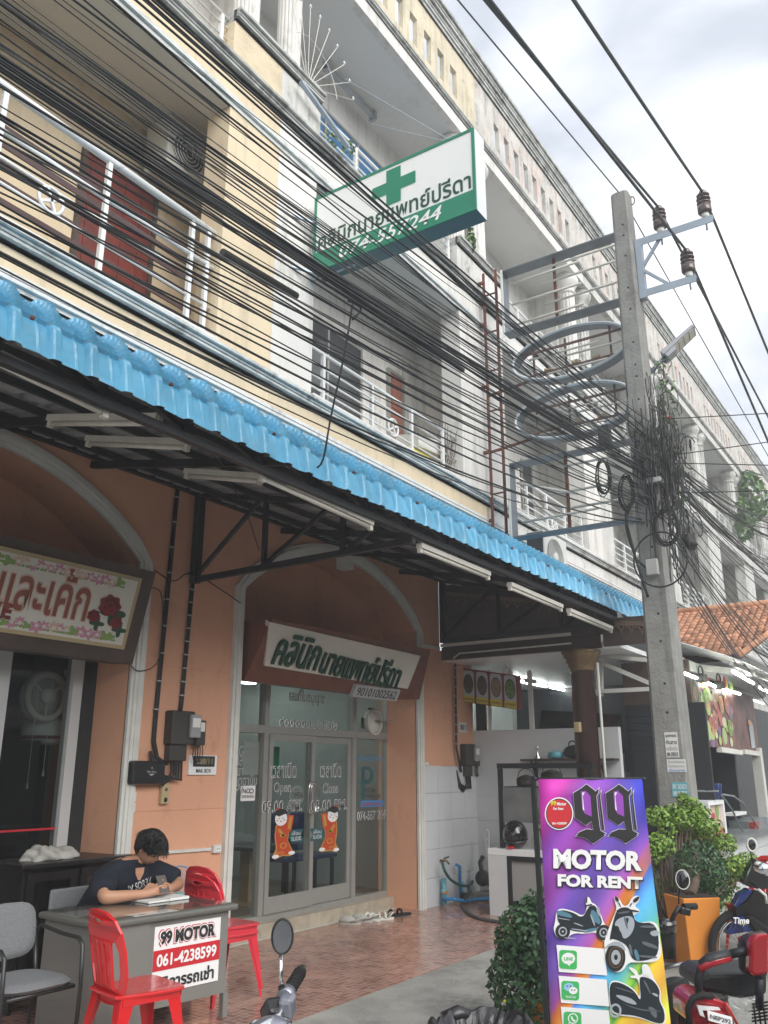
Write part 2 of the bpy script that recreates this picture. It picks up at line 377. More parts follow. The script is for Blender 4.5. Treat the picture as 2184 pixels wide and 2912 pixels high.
def ell(cx, cy, rx, ry, n=24, a0=0, a1=360):
    return [(cx + rx * math.cos(math.radians(a0 + (a1 - a0) * i / n)), cy + ry * math.sin(math.radians(a0 + (a1 - a0) * i / n))) for i in range(n if a1 - a0 == 360 else n + 1)]
def rrect(x0, y0, x1, y1, r, n=5):
    p = []
    for cx, cy, a in ((x1 - r, y1 - r, 0), (x0 + r, y1 - r, 90), (x0 + r, y0 + r, 180), (x1 - r, y0 + r, 270)):
        p += [(cx + r * math.cos(math.radians(a + 90 * i / n)), cy + r * math.sin(math.radians(a + 90 * i / n))) for i in range(n + 1)]
    return p
XA, YA, ZA = Vector((1, 0, 0)), Vector((0, 1, 0)), Vector((0, 0, 1))
# ================================================================== GROUND
struct(MB().box(-300, 300, -300, 3.2, -.6, -.12).build('road', 'asphalt'))
g = MB().box(-60, 120, -1.2, 60, -.5, -.004).build('pavement', 'concrete'); struct(g)
struct(MB().box(-300, 300, 3.2, 400, -.7, -.5).build('ground', 'asphalt'))
mb = MB().prism([(0, 0), (1.35, -.12), (1.5, -.62), (.1, -.66)], (3.95, 3.05, -.003), XA, YA, (0, 0, .006)); struct(mb.build('pavement_patch', 'concrete_light'))
# porch floor with individual tiles
pf = struct(MB().box(.5, 11.2, 4.09, 9.2, -.3, -.002).build('porch_floor', 'trim_white'))
def tilemat():
    m = bpy.data.materials.new('porch_tile'); m.use_nodes = True; t = m.node_tree; b = t.nodes['Principled BSDF']; L = t.links.new
    g = t.nodes.new('ShaderNodeNewGeometry'); mp = t.nodes.new('ShaderNodeMapping'); mp.inputs['Rotation'].default_value = (0, 0, 0); L(g.outputs['Position'], mp.inputs[0])
    br = t.nodes.new('ShaderNodeTexBrick'); br.inputs['Scale'].default_value = 1; br.inputs['Brick Width'].default_value = .118; br.inputs['Row Height'].default_value = .059
    br.inputs['Mortar Size'].default_value = .0035; br.inputs['Color1'].default_value = (.27, .125, .095, 1); br.inputs['Color2'].default_value = (.43, .24, .185, 1); br.inputs['Mortar'].default_value = (.55, .42, .36, 1); br.offset = .5
    L(mp.outputs[0], br.inputs[0])
    br2 = t.nodes.new('ShaderNodeTexBrick'); br2.inputs['Scale'].default_value = 1; br2.inputs['Brick Width'].default_value = .118; br2.inputs['Row Height'].default_value = .059
    br2.inputs['Mortar Size'].default_value = .0035; br2.inputs['Color1'].default_value = (.24, .11, .085, 1); br2.inputs['Color2'].default_value = (.42, .23, .18, 1); br2.inputs['Mortar'].default_value = (.55, .42, .36, 1)
    mp2 = t.nodes.new('ShaderNodeMapping'); mp2.inputs['Rotation'].default_value = (0, 0, math.radians(90)); L(g.outputs['Position'], mp2.inputs[0]); L(mp2.outputs[0], br2.inputs[0])
    ck = t.nodes.new('ShaderNodeTexChecker'); ck.inputs['Scale'].default_value = 1 / .118; L(g.outputs['Position'], ck.inputs[0])
    mx = t.nodes.new('ShaderNodeMix'); mx.data_type = 'RGBA'; L(ck.outputs['Fac'], mx.inputs[0]); L(br.outputs[0], mx.inputs[6]); L(br2.outputs[0], mx.inputs[7])
    nz = t.nodes.new('ShaderNodeTexNoise'); nz.inputs['Scale'].default_value = 2.2; nz.inputs['Detail'].default_value = 5; L(g.outputs['Position'], nz.inputs[0])
    oi = t.nodes.new('ShaderNodeObjectInfo'); ad = t.nodes.new('ShaderNodeMath'); ad.operation = 'MULTIPLY_ADD'; ad.inputs[1].default_value = .18; L(oi.outputs['Random'], ad.inputs[0]); L(nz.outputs[0], ad.inputs[2])
    mr = t.nodes.new('ShaderNodeMapRange'); mr.inputs[1].default_value = .3; mr.inputs[2].default_value = .9; mr.inputs[3].default_value = .8; mr.inputs[4].default_value = 1.15; L(ad.outputs[0], mr.inputs[0])
    hs = t.nodes.new('ShaderNodeHueSaturation'); L(mr.outputs[0], hs.inputs['Value']); L(mx.outputs[2], hs.inputs['Color']); L(hs.outputs[0], b.inputs['Base Color'])
    r2 = t.nodes.new('ShaderNodeMapRange'); r2.inputs[1].default_value = .35; r2.inputs[2].default_value = .7; r2.inputs[3].default_value = .12; r2.inputs[4].default_value = .32; L(nz.outputs[0], r2.inputs[0]); L(r2.outputs[0], b.inputs['Roughness'])
    MATS['porch_tile'] = m
tilemat()
t0 = MB().box(0, .296, 0, .296, -.008, .002)
tm = t0.build('tile', 'porch_tile', pf, bevel=0); base = tm.data
cnt = 0; TS = .30
for iy in range(7):
    for ix in range(8, 36):
        x, y = .6 + ix * TS, 4.09 + iy * TS
        o = tm if cnt == 0 else tm.copy()
        if cnt: COL.objects.link(o); o.parent = pf
        o.location = (x, y, random.uniform(-.0006, .0006)); cnt += 1

# ================================================================== SHOPHOUSES
F = 5.08; BK = 6.2; BW = 4.66; X0 = 5.66
def step(mbx, x0, x1, z0, z1, d, n=4, Y=F):        # stepped moulding growing outward towards its top
    h = (z1 - z0) / n
    for i in range(n):
        e = d * (i + 1) / n + (.012 if i % 2 else 0); mbx.box(x0, x1, Y - e, Y + .02, z0 + i * h + (.001 if i else 0), z0 + (i + 1) * h - (.006 if i < n - 1 else 0))
    mbx.box(x0, x1, Y - d * .25, Y + .02, z0, z1 - .002)
def shophouse(k, label, wall, cornice, corn2, parap, beamm, ceil, detail, rough=None):
    xa = X0 + (k - 1) * BW; xb = xa + BW; oa, ob = xa + .64, xb - .74
    root = thing('shophouse', label, 'shophouse', (xa, F, 0), 'shophouses in one long terrace')
    lowx0 = xa + .002; lowx1 = xb - .002
    a = MB().box(lowx0, lowx1, F, 5.9, 4.93, 5.13).box(lowx0, lowx1, F + .01, BK + .1, 5.131, 5.28); a.build('beam', 'cream' if k == 1 else beamm, root)
    a = MB(); step(a, lowx0, lowx1, 4.82, 4.929, .05, 3); a.box(lowx0, lowx1, F + .021, 5.9, 4.82, 4.929); a.build('moulding', 'white_mould', root)
    a = MB(); step(a, lowx0, lowx1, 5.131, 5.25, .09, 4); a.build('cornice', cornice, root)
    MB().box(oa + .002, ob - .002, F - .035, F + .2, 5.252, 5.32).build('curb', 'curb_white', root)
    # first-floor piers, side walls, back wall, ceiling
    for p_, q_ in ((xa + .001, oa), (ob, xb - .001)): MB().box(p_, q_, F, F + .3, 5.281, 7.88).build('pier', wall, root)
    for p_, q_ in ((xa + .001, xa + .1), (xb - .1, xb - .001)): MB().box(p_, q_, F + .301, BK, 5.281, 8.05).build('side_wall', wall, root)
    MB().box(xa + .001, xb - .001, BK, BK + .15, 5.281, 8.05).build('back_wall', wall, root)
    MB().box(xa + .001, xb - .001, F + .301, BK + .15, 8.051, 8.15).box(xa + .001, xb - .001, F + .02, F + .3, 7.881, 7.98).build('balcony_ceiling', ceil, root)
    a = MB(); step(a, lowx0, lowx1, 7.88, 7.98, .035, 2); a.build('moulding', cornice, root)
    MB().box(lowx0, lowx1, F, F + .3, 7.981, 8.279).box(lowx0, lowx1, F + .01, BK + .15, 8.28, 8.42).build('beam', beamm, root)
    a = MB(); step(a, lowx0, lowx1, 8.28, 8.419, .09, 4); a.build('cornice', corn2, root)
    # second floor: pier walls with caps, twin columns
    for (p, q) in ((xa + .001, xa + .68), (xb - .75, xb - .001)):
        MB().box(p, q, F, F + .42, 8.421, 8.94).build('pier_wall', rough or wall, root)
        a = MB(); step(a, p - .0, q + .0, 8.941, 9.08, .07, 4); a.box(p, q, F + .021, F + .46, 8.941, 9.078); a.build('pier_cap', corn2, root)
    for cx in (xa + .33, xb - .38):
        if k < 1 and cx < xa + 1: continue
        n = 28 if detail > 1 else 18; prof = []
        a = MB(); vs = []; 
        def rr(j): return .142 - (.012 if (detail and j % 2) else 0)
        zs = [9.079, 9.16, 9.161, 10.72]; v = []; f = []
        for iz, z in enumerate([9.079, 9.17, 9.171, 10.70]):
            for j in range(n * (2 if detail else 1)):
                nn = n * (2 if detail else 1); an = 2 * math.pi * j / nn; r = .17 if iz < 2 else (.142 - (.014 if (j // 1) % 3 == 0 else 0))
                v.append((cx + r * math.cos(an), F + .22 + r * math.sin(an), z))
        nn = n * (2 if detail else 1)
        for i in range(3):
            for j in range(nn): f.append((i * nn + j, i * nn + (j + 1) % nn, (i + 1) * nn + (j + 1) % nn, (i + 1) * nn + j))
        a.add(v, f, False); a.build('column', 'white_wall' if k < 3 else 'old_white', root)
        a = MB().lathe([(.14, 10.701), (.175, 10.73), (.15, 10.76), (.15, 10.80), (.19, 10.86), (.235, 10.95), (.24, 11.0), (.20, 11.03), (.215, 11.05), (.215, 11.119)], (cx, F + .22, 0), n=24)
        a.build('capital', 'white_wall' if k < 3 else 'old_white', root)
    MB().box(xa + .001, xb - .001, BK, BK + .15, 8.421, 11.119).box(xa + .001, xa + .08, F + .46, BK, 8.421, 11.119).box(xb - .08, xb - .001, F + .6, BK, 8.421, 11.119).build('back_wall', 'white_wall' if k < 3 else 'old_white', root)
    MB().box(lowx0, lowx1, F + .12, BK + .2, 11.12, 11.3).build('ceiling_slab', 'ceiling_white', root)
    MB().box(lowx0, lowx1, F, F + .118, 11.10, 11.32).build('beam', beamm if k == 1 else wall, root)
    a = MB(); step(a, lowx0, lowx1, 11.321, 11.42, .06, 3); a.build('cornice', corn2, root)
    # parapet wall pierced by slots
    a = MB(); y0, y1 = F, F + .075
    a.box(lowx0, lowx1, y0, y1, 11.421, 11.63).box(lowx0, lowx1, y0, y1, 12.16, 12.57)
    cs = [xa + 2.38 + (i - 4) * .395 for i in range(9)]; x = lowx0
    for c in cs: a.box(x, c - .1, y0, y1, 11.6301, 12.1599); x = c + .1
    a.box(x, lowx1, y0, y1, 11.6301, 12.1599); a.build('parapet_wall', parap, root)
    a = MB(); step(a, lowx0, lowx1, 12.571, 12.93, .13, 6); a.box(lowx0, lowx1, F + .021, F + .25, 12.571, 12.928); a.build('parapet_cap', corn2, root)
    if detail == 0 or k >= 3:
        MB().box(lowx0, lowx1, 5.9, 6.1, -.01, 4.819).build('ground_floor_wall', 'old_white', root)
    # railings
    def railing(z0, zt, xs, rails, big, y=F + .1, matn='railing_white', wheel=None):
        r_ = MB().tube([(oa, y, zt), (ob, y, zt)], .034 if big else .02, 8); h = r_.build('balcony_railing', matn, root)
        b = MB()
        for z in rails: b.tube([(oa, y, z), (ob, y, z)], .022 if big and z == rails[-1] else .012, 6)
        b.build('rail', matn, h)
        for x in xs: MB().box(x - .02, x + .02, y - .02, y + .02, z0, zt - .01).build('post', matn, h)
        if wheel:
            w = MB().ring((wheel, y - .005, (rails[0] + rails[1]) / 2 + .0), XA, ZA, .105, .105, .015, 28, 6)
            c = (rails[0] + rails[1]) / 2
            for an in (30, 115): d = Vector((math.cos(math.radians(an)), 0, math.sin(math.radians(an)))) * .10; w.bar(Vector((wheel, y - .005, c)) - d, Vector((wheel, y - .005, c)) + d, .022)
            w.build('ring_ornament', matn, h)
    if k == 0: railing(5.32, 6.45, [1.8, 2.75, 3.70, 4.64, 4.84], [5.66, 5.86, 6.08], True, wheel=3.22)
    elif k == 1: railing(5.32, 5.93, [6.36, 6.62, 7.55, 8.42, 9.2], [5.48, 5.62, 5.76], False, wheel=8.0)
    elif k < 9: railing(5.32, 5.95, [oa + .1 + i * (ob - oa - .2) / 4 for i in range(5)], [5.44, 5.56, 5.68, 5.80], False, wheel=(oa + ob) / 2 + .3 if k < 5 else None)
    if k in (0, 1): railing(8.42, 9.0, [oa + .1 + i * (ob - oa - .2) / 4 for i in range(5)], [8.58, 8.74, 8.88], False)
    elif k < 9: railing(8.42, 9.0, [oa + .1 + i * (ob - oa - .2) / 4 for i in range(5)], [8.58, 8.74, 8.88], False)
    return root
sh = {}
sh[0] = shophouse(0, 'cream shophouse with red upstairs door and brown rails at the near end of the terrace', 'cream', 'cornice_grey', 'cornice_dark', 'parapet_cream', 'cream', 'ceiling_beige', 2, 'cream_rough')
sh[1] = shophouse(1, 'white shophouse with orange arched ground floor under the long green cross sign', 'white_wall', 'cornice_grey', 'cornice_dark', 'parapet_cream', 'white_wall', 'ceiling_white', 2, 'old_white')
names = ['weathered white shophouse directly behind the empty sign frames', 'stained white shophouse hidden partly by the concrete pole', 'stained white shophouse whose twin columns show just right of the pole', 'stained white shophouse beginning at the second pair of columns right of the pole',
         'stained white shophouse with a climbing plant hanging from its parapet', 'far white shophouse just past the climbing plant', 'second last shophouse at the far end of the terrace', 'last shophouse at the far end of the terrace']
for k in range(2, 10):
    sh[k] = shophouse(k, names[k - 2], 'white_wall' if k == 2 else 'old_white', 'cornice_dark' if k > 2 else 'cornice_grey', 'cornice_dark', 'parapet_old', 'white_mould' if k == 2 else 'old_white', 'ceiling_white', 1)
# upstairs doors, windows
def door(parent, x0, x1, z0, z1, m, frame, panels=3, y=BK - .03):
    d = MB().box(x0, x1, y, y + .05, z0, z1).build('door', m, parent)
    f = MB().box(x0 - .05, x0 - .001, y - .02, y + .05, z0, z1 + .05).box(x1 + .001, x1 + .05, y - .02, y + .05, z0, z1 + .05).box(x0, x1, y - .02, y + .05, z1 + .001, z1 + .05); f.build('frame', frame, d)
    for i in range(panels):
        for j in range(3):
            w = (x1 - x0) / panels; h = (z1 - z0) / 3
            MB().box(x0 + i * w + .05, x0 + (i + 1) * w - .05, y - .012, y + .001, z0 + j * h + .06, z0 + (j + 1) * h - .06).build('panel', m, d)
    return d
door(sh[0], 4.15 - .0, 4.98, 5.285, 7.3, 'door_red', 'wood_brown', 4)
def window(parent, x0, x1, z0, z1, frame, pane, n=2, y=BK - .03):
    w = MB().box(x0, x1, y - .015, y, z1 - .04, z1).box(x0, x1, y - .015, y, z0, z0 + .04)
    for i in range(n + 1): xx = x0 + (x1 - x0 - .04) * i / n; w.box(xx, xx + .04, y - .016, y, z0 + .041, z1 - .041)
    w = w.build('window', frame, parent)
    for i in range(n): s_ = (x1 - x0) / n; MB().box(x0 + i * s_ + .03, x0 + (i + 1) * s_ - .03, y - .004, y + .004, z0 + .03, z1 - .03).build('pane', pane, w)
    return w
window(sh[1], 7.2, 8.75, 5.35, 7.2, 'alu', 'dark_glass', 2)
window(sh[1], 6.0, 7.15, 5.35, 7.2, 'alu', 'dark_glass', 2)
d = door(sh[1], 9.45, 9.78, 5.35, 7.15, 'door_brown', 'alu', 1)
window(sh[1], 7.0, 9.4, 9.4, 10.55, 'alu', 'blue_glass', 3)
window(sh[2], 12.3, 13.0, 5.7, 7.2, 'alu', 'dark_glass', 1); window(sh[2], 13.9, 14.4, 6.2, 7.2, 'alu', 'dark_glass', 1)
window(sh[4], 22.5, 23.3, 8.7, 10.5, 'alu', 'dark_glass', 1); window(sh[5], 26.4, 27.2, 8.7, 10.5, 'alu', 'dark_glass', 1); window(sh[6], 30.4, 31.6, 8.7, 10.5, 'alu', 'dark_glass', 1)
# white panel joints on the clinic's balcony side
for i in range(3): MB().box(9.83 + .0, 9.83 + .36, BK - .012, BK - .001, 5.3 + i * .9, 5.3 + i * .9 + .88).build('wall_panel', 'white_wall', sh[1])
# lower moulding front of brown rails behind the white railing
hb = MB()
for z in (5.5, 5.66, 5.82, 5.98, 6.14, 6.28): hb.box(1.7, 4.9, F + .32, F + .335, z, z + .055)
MB_ = hb.build('brown_slat_rail', 'railing_brown', sh[0])
# decorative wire fan on the second-floor pier
w = MB(); c = Vector((6.15, F + .05, 9.10))
for i in range(9):
    a_ = math.radians(20 + i * 13); d_ = Vector((math.cos(a_) * .8, -.1, math.sin(a_))) * 1.0
    w.tube([c, c + d_], .0045, 4); w.lathe([(.001, 0), (.02, .015), (.001, .06)], c + d_, n=6)
w.tube([c + Vector((math.cos(math.radians(x_)) * .8, -.1, math.sin(math.radians(x_)))) * .62 for x_ in range(15, 130, 8)], .0045, 4)
o = w.build('wire_ornament', 'ac_white'); tag(o, 'fan-shaped wire ornament with arrow tips beside the fluted columns', 'ornament')
# bare tube fitting under the second-floor ceiling, cable bar on pier
tag(MB().box(7.55, 8.75, 5.95, 6.02, 10.98, 11.02).box(7.55, 7.6, 5.93, 6.04, 10.95, 11.1).box(8.7, 8.75, 5.93, 6.04, 10.95, 11.1).build('light_fitting', 'old_sheet'), 'rusty empty lamp fitting under the top balcony ceiling', 'light fitting')
tag(MB().bar((5.85, F - .1, 8.86), (6.75, F - .1, 8.62), .05, .035).build('metal_bar', 'galv'), 'grey metal bar fixed across the stained pier beside the cross sign', 'metal bar')
# air conditioner in balcony 0
def aircon(loc_box, label, group=None):
    x0, x1, y0, y1, z0, z1 = loc_box
    r = thing('air_conditioner', label, 'air conditioner', ((x0 + x1) / 2, (y0 + y1) / 2, z0), group)
    MB().box(x0, x1, y0, y1, z0, z1).build('casing', 'ac_white', r, bevel=.02); return r
r = aircon((4.75, 5.5, 5.75, 6.1, 7.40, 8.0), 'old white outdoor unit hung high in the cream balcony corner')
MB().lathe([(.20, 0), (.20, .01)], (5.02, 5.74, 7.68), 'y', 24).build('fan_recess', 'ac_dark', r)
g_ = MB()
for q in (.05, .09, .13, .17, .21): g_.ring((5.02, 5.728, 7.68), XA, ZA, q, q, .005, 24, 4)
g_.build('grille', 'ac_white', r)
# plants in the white balcony, junk items
tag(MB().box(8.55, 9.1, 5.3, 5.7, 5.33, 5.55).build('crate', 'yellow_print', bevel=.03), 'faded yellow crate on the white balcony floor behind the rail', 'crate')
o = MB().hexa([(8.7, 5.25, 5.56), (9.35, 5.25, 5.62), (9.35, 5.6, 5.7), (8.7, 5.6, 5.64)], [(8.72, 5.25, 5.72), (9.37, 5.25, 5.82), (9.37, 5.6, 5.9), (8.72, 5.6, 5.8)]).build('box', 'ac_white'); tag(o, 'tilted off-white appliance lying on the yellow crate', 'appliance')
rr_ = MB()
for i in range(26):
    p = Vector((9.35, 5.22, 5.3)); q = p
    for s_ in range(3):
        q2 = q + Vector((random.uniform(-.09, .07), random.uniform(-.07, .07), random.uniform(.1, .28))); rr_.tube([q, q2], .004, 3); q = q2
tag(rr_.build('dry_plant', 'bark'), 'dead leafless plant standing at the right end of the white balcony', 'plant')
# ================================================================== OTHER SIDE OF THE STREET (met in reflections only)
for i in range(12):
    x = -26 + i * 5.2; h = 5.2 + (i * 37 % 5) * .25
    struct(MB().box(x, x + 5.1, -17, -13, -.1, h).build('opposite_buildings', ['old_white', 'cream', 'parapet_old'][i % 3])); struct(MB().box(x + .4, x + 4.7, -13.02, -12.99, 0, 2.6).build('opposite_shop_opening', 'dark_void')); struct(MB().box(x + .1, x + 5.0, -13.0, -11.4, 2.9, 3.0).build('opposite_awning', ['canopy_under', 'wood_red', 'old_sheet'][i % 3]))
    for k in (1.0, 3.0): struct(MB().box(x + k, x + k + 1.1, -13.03, -12.99, 3.6, 4.6).build('opposite_window', 'dark_glass'))
# ================================================================== GROUND-FLOOR ARCADE WALL (orange)
AW = 5.9; GY = 6.38
def arc(cx, half, zs, zt, n=24):
    rise = zt - zs; R = (half * half + rise * rise) / (2 * rise); a0 = math.asin(half / R)
    return [(cx + R * math.sin(-a0 + 2 * a0 * i / n), zt - R + R * math.cos(-a0 + 2 * a0 * i / n)) for i in range(n + 1)]
HALF, ZS, ZT = 1.66, 3.38, 4.02
arches = [3.30, 7.98]
aw = thing('arcade_wall', 'orange painted ground-floor wall with two white-trimmed arches', 'wall', (5.7, AW, 0))
def panel(x0, x1, z0, z1, nm='wall_panel', m='orange_wall', y0=AW, y1=AW + .2): MB().box(x0, x1, y0, y1, z0, z1).build(nm, m, aw)
piers = [(.9, arches[0] - HALF), (arches[0] + HALF, arches[1] - HALF), (arches[1] + HALF, 10.28)]
for p, q in piers:                                  # rendered panels with a recessed joint
    for (z0, z1) in ((-.01, 1.275), (1.281, 1.725), (1.731, 2.505), (2.511, ZS)): panel(p, q, z0, z1)
    MB().box(p + .002, q - .002, AW + .006, AW + .19, 0, ZS).build('pier_core', 'orange_wall', aw)
panel(10.281, 11.2, 1.68, 3.2); 
for cx in arches:                                   # spandrel over each arch and its reveal
    a = MB(); pts = arc(cx, HALF, ZS, ZT); poly = pts + [(cx + HALF, 4.32), (cx - HALF, 4.32)]
    for i in range(len(pts) - 1):
        (x1, z1), (x2, z2) = pts[i], pts[i + 1]
        a.hexa([(x1, AW, z1), (x2, AW, z2), (x2, AW, 4.32), (x1, AW, 4.32)], [(x1, GY + .1, z1), (x2, GY + .1, z2), (x2, GY + .1, 4.32), (x1, GY + .1, 4.32)])
    a.build('spandrel', 'orange_wall', aw)
    MB().box(cx - HALF - .1, cx - HALF, AW + .2, GY + .1, 0, 4.3).box(cx + HALF, cx + HALF + .1, AW + .2, GY + .1, 0, 4.3).build('reveal', 'orange_wall', aw)
    tr = MB(); path = [(cx - HALF, 0)] + pts + [(cx + HALF, 0)]
    for dw, dy in ((.0, .03), (.028, .05), (.06, .06), (.095, .045)):       # moulded trim of four ribs
        off = []
        for i, (x, z) in enumerate(path):
            if i in (0, 1): d = (-1, 0)
            elif i in (len(path) - 1, len(path) - 2): d = (1, 0)
            else:
                an = math.atan2(z - (ZT - ((HALF ** 2 + (ZT - ZS) ** 2) / (2 * (ZT - ZS)))), x - cx); d = (math.cos(an), math.sin(an))
            off.append(((x + d[0] * dw, z + d[1] * dw), (x + d[0] * (dw + .034), z + d[1] * (dw + .034))))
        for i in range(len(off) - 1):
            (p1, q1), (p2, q2) = off[i], off[i + 1]
            tr.hexa([(p1[0], AW - dy, p1[1]), (p2[0], AW - dy, p2[1]), (q2[0], AW - dy, q2[1]), (q1[0], AW - dy, q1[1])], [(p1[0], AW + .01, p1[1]), (p2[0], AW + .01, p2[1]), (q2[0], AW + .01, q2[1]), (q1[0], AW + .01, q1[1])])
    tr.build('arch_trim', 'trim_white', aw)
    MB().hexa([(cx - .07, AW - .13, ZT - .13), (cx + .07, AW - .13, ZT - .13), (cx + .10, AW - .10, ZT + .20), (cx - .10, AW - .10, ZT + .20)], [(cx - .07, AW + .02, ZT - .13), (cx + .07, AW + .02, ZT - .13), (cx + .1, AW + .02, ZT + .2), (cx - .1, AW + .02, ZT + .2)]).build('keystone', 'trim_white', aw)
MB().box(.9, 10.28, AW, AW + .2, 4.321, 4.819).build('upper_wall', 'orange_wall', aw)
for p, q in piers: MB().box(p, q, AW, AW + .2, ZS + .001, 4.32).build('wall_panel', 'orange_wall', aw)
# inner wall over the glass fronts
for cx, zt in ((3.30, 2.62), (7.98, 2.62)): MB().box(cx - HALF, cx + HALF, GY + .02, GY + .09, zt, 4.2).build('inner_wall', 'orange_wall', aw)
MB().box(10.281, 10.9, AW - .012, AW + .1, 1.6, 1.68).build('ledge', 'orange_wall', aw)
# ------------------------------------------------ clinic glass front
cf = thing('shop_front', 'grey aluminium and glass front of the clinic with sliding doors under the arch', 'shop front', (7.98, GY, 0))
def cx_(zx, zy): return PY((620 + zx / 3.072) / K, (2050 + zy / 3.072) / K, GY)
DZ, TZ, HZ = .13, 2.02, 2.60
XM = [6.34, 7.04, 8.10, 8.96, 9.55]
XM = [cx_(150, 140).x - .03, cx_(398, 250).x, cx_(802, 250).x, cx_(1172, 250).x, cx_(1510, 250).x]
print('mullions', XM)
fr = MB(); fw = .075
L0, R0 = arches[1] - HALF + .001, arches[1] + HALF - .001
fr.box(L0, R0, GY - .04, GY + .06, HZ - .06, HZ + .02).box(L0, R0, GY - .045, GY + .06, TZ - .02, TZ + .06).box(L0, R0, GY - .03, GY + .05, DZ, DZ + .06)
for i, x in enumerate(XM):
    w_ = fw if i != 2 else .03
    if i == 0: continue
    fr.box(x - w_ / 2, x + w_ / 2, GY - .038, GY + .055, (DZ + .061) if i != 2 else TZ + .061, HZ - .061)
    if i == 2: fr.v = fr.v[:-8]; fr.f = fr.f[:-6]; fr.mi = fr.mi[:-6]; fr.sm = fr.sm[:-6]
fr.box(XM[4] + .04, R0, GY - .03, GY + .05, DZ + .061, HZ - .061); fr.build('frame', 'alu', cf)
for i, (a_, b_, z0, z1) in enumerate([(L0, XM[1], DZ + .06, TZ), (XM[3], XM[4], DZ + .06, TZ), (L0, XM[1], TZ + .06, HZ - .06), (XM[1], XM[3], TZ + .06, HZ - .06), (XM[3], XM[4], TZ + .06, HZ - .06)]):
    MB().box(a_ + .035, b_ - .035, GY + .005, GY + .012, z0, z1).build('pane', 'clear_glass', cf)
for (a_, b_, yy, hx) in ((XM[1] + .04, XM[2] + .035, GY - .035, 1), (XM[2] - .035, XM[3] - .04, GY + .01, -1)):
    dr = MB(); z0, z1 = DZ + .065, TZ - .025
    dr.box(a_, a_ + .06, yy - .02, yy + .02, z0, z1).box(b_ - .06, b_, yy - .02, yy + .02, z0, z1).box(a_ + .06, b_ - .06, yy - .019, yy + .019, z1 - .07, z1).box(a_ + .06, b_ - .06, yy - .019, yy + .019, z0, z0 + .16)
    d = dr.build('sliding_door', 'alu', cf); MB().box(a_ + .055, b_ - .055, yy - .004, yy + .004, z0 + .155, z1 - .065).build('pane', 'clear_glass', d)
    hxx = (b_ - .03) if hx > 0 else (a_ + .03); h = MB()
    zc = 1.32; pts = []
    for i in range(20):
        an = 2 * math.pi * i / 20; pts.append(Vector((hxx - hx * .055 + .07 * math.copysign(abs(math.cos(an)) ** .6, math.cos(an)), yy - .06, zc + .17 * math.copysign(abs(math.sin(an)) ** .6, math.sin(an)))))
    h.tube(pts, .009, 6, closed=True); h.build('handle', 'chrome', d)
MB().box(L0, R0, GY - .13, GY + .4, 0, DZ).build('doorstep', 'marble_step', cf)
def dec(s, mt, zx, zy, w, h, off=0, Y=None, shear=0, under=None):
    p = PY((620 + zx / 3.072) / K, (2050 + zy / 3.072) / K, Y or GY - .06)
    if under: text(s, under[0], cf, p + Vector((0, .003, 0)), XA, ZA, (w * 1.02, h * 1.08), off=under[1], shear=shear)
    return text(s, mt, cf, p, XA, ZA, (w * .985, h * .96), off=-.010 if under else off, shear=shear)
U = ('white_print', .022)
dec('เวลาเปิด', 'black_print', 577, 430, .42, .15, under=U); dec('เวลาปิด', 'black_print', 990, 430, .40, .15, under=U)
dec('Open', 'black_print', 567, 592, .28, .12, under=U); dec('Close', 'black_print', 985, 588, .29, .10, under=U)
dec('09.00 AM.', 'black_print', 565, 745, .66, .11, under=U); dec('08.00 PM.', 'black_print', 975, 735, .68, .11, under=U)
dec('074-557 244', 'black_print', 1343, 825, .60, .095, under=U)
dec('๙๐๑๐๑๐๐๒๕๖๒', 'black_print', 800, 25, 1.05, .09, under=U); dec('เลขที่ใบอนุญาต', 'black_print', 785, -200, .66, .17, under=U)
for s_, y_, w_ in (('ECG', 262, .2), ('แผล', 348, .18), ('ัดยา', 432, .18), ('ฉีดวิตตามิน', 515, .46), ('HPV', 603, .2)): dec(s_, 'grey_print', 165 if w_ < .3 else 210, y_, w_, .11)
def flat(poly, mt, zx, zy, w, h, Y=None, nm='emblem'):
    p = PY((620 + zx / 3.072) / K, (2050 + zy / 3.072) / K, Y or GY - .06); return shape(poly, mt, cf, p, XA, ZA, (w, h), nm)
flat([rrect(0, 0, 1, 1, .05)], 'white_print', 262, 632, .22, .15, GY - .05); dec('NO', 'black_print', 248, 612, .11, .05, Y=GY - .056); dec('SMOKING', 'black_print', 262, 660, .19, .03, Y=GY - .056)
flat([ell(0, 0, 1, 1), ell(0, 0, .7, .7)], 'black_print', 292, 612, .07, .05, GY - .056)
flat([rrect(0, 0, 1, 1.6, .04)], 'grey_print', 303, 325, .30, .34, GY + .03, 'notice'); flat([rrect(0, 0, 1, 1.6, .04)], 'green_sign', 470, 350, .26, .32, GY + .35, 'poster')
PCR = [(0, 1), (1, 1), (1, 0), (2, 0), (2, 1), (3, 1), (3, 2), (2, 2), (2, 3), (1, 3), (1, 2), (0, 2)]
flat([PCR], 'green_dark', 1342, 25, .48, .40, GY + .03)
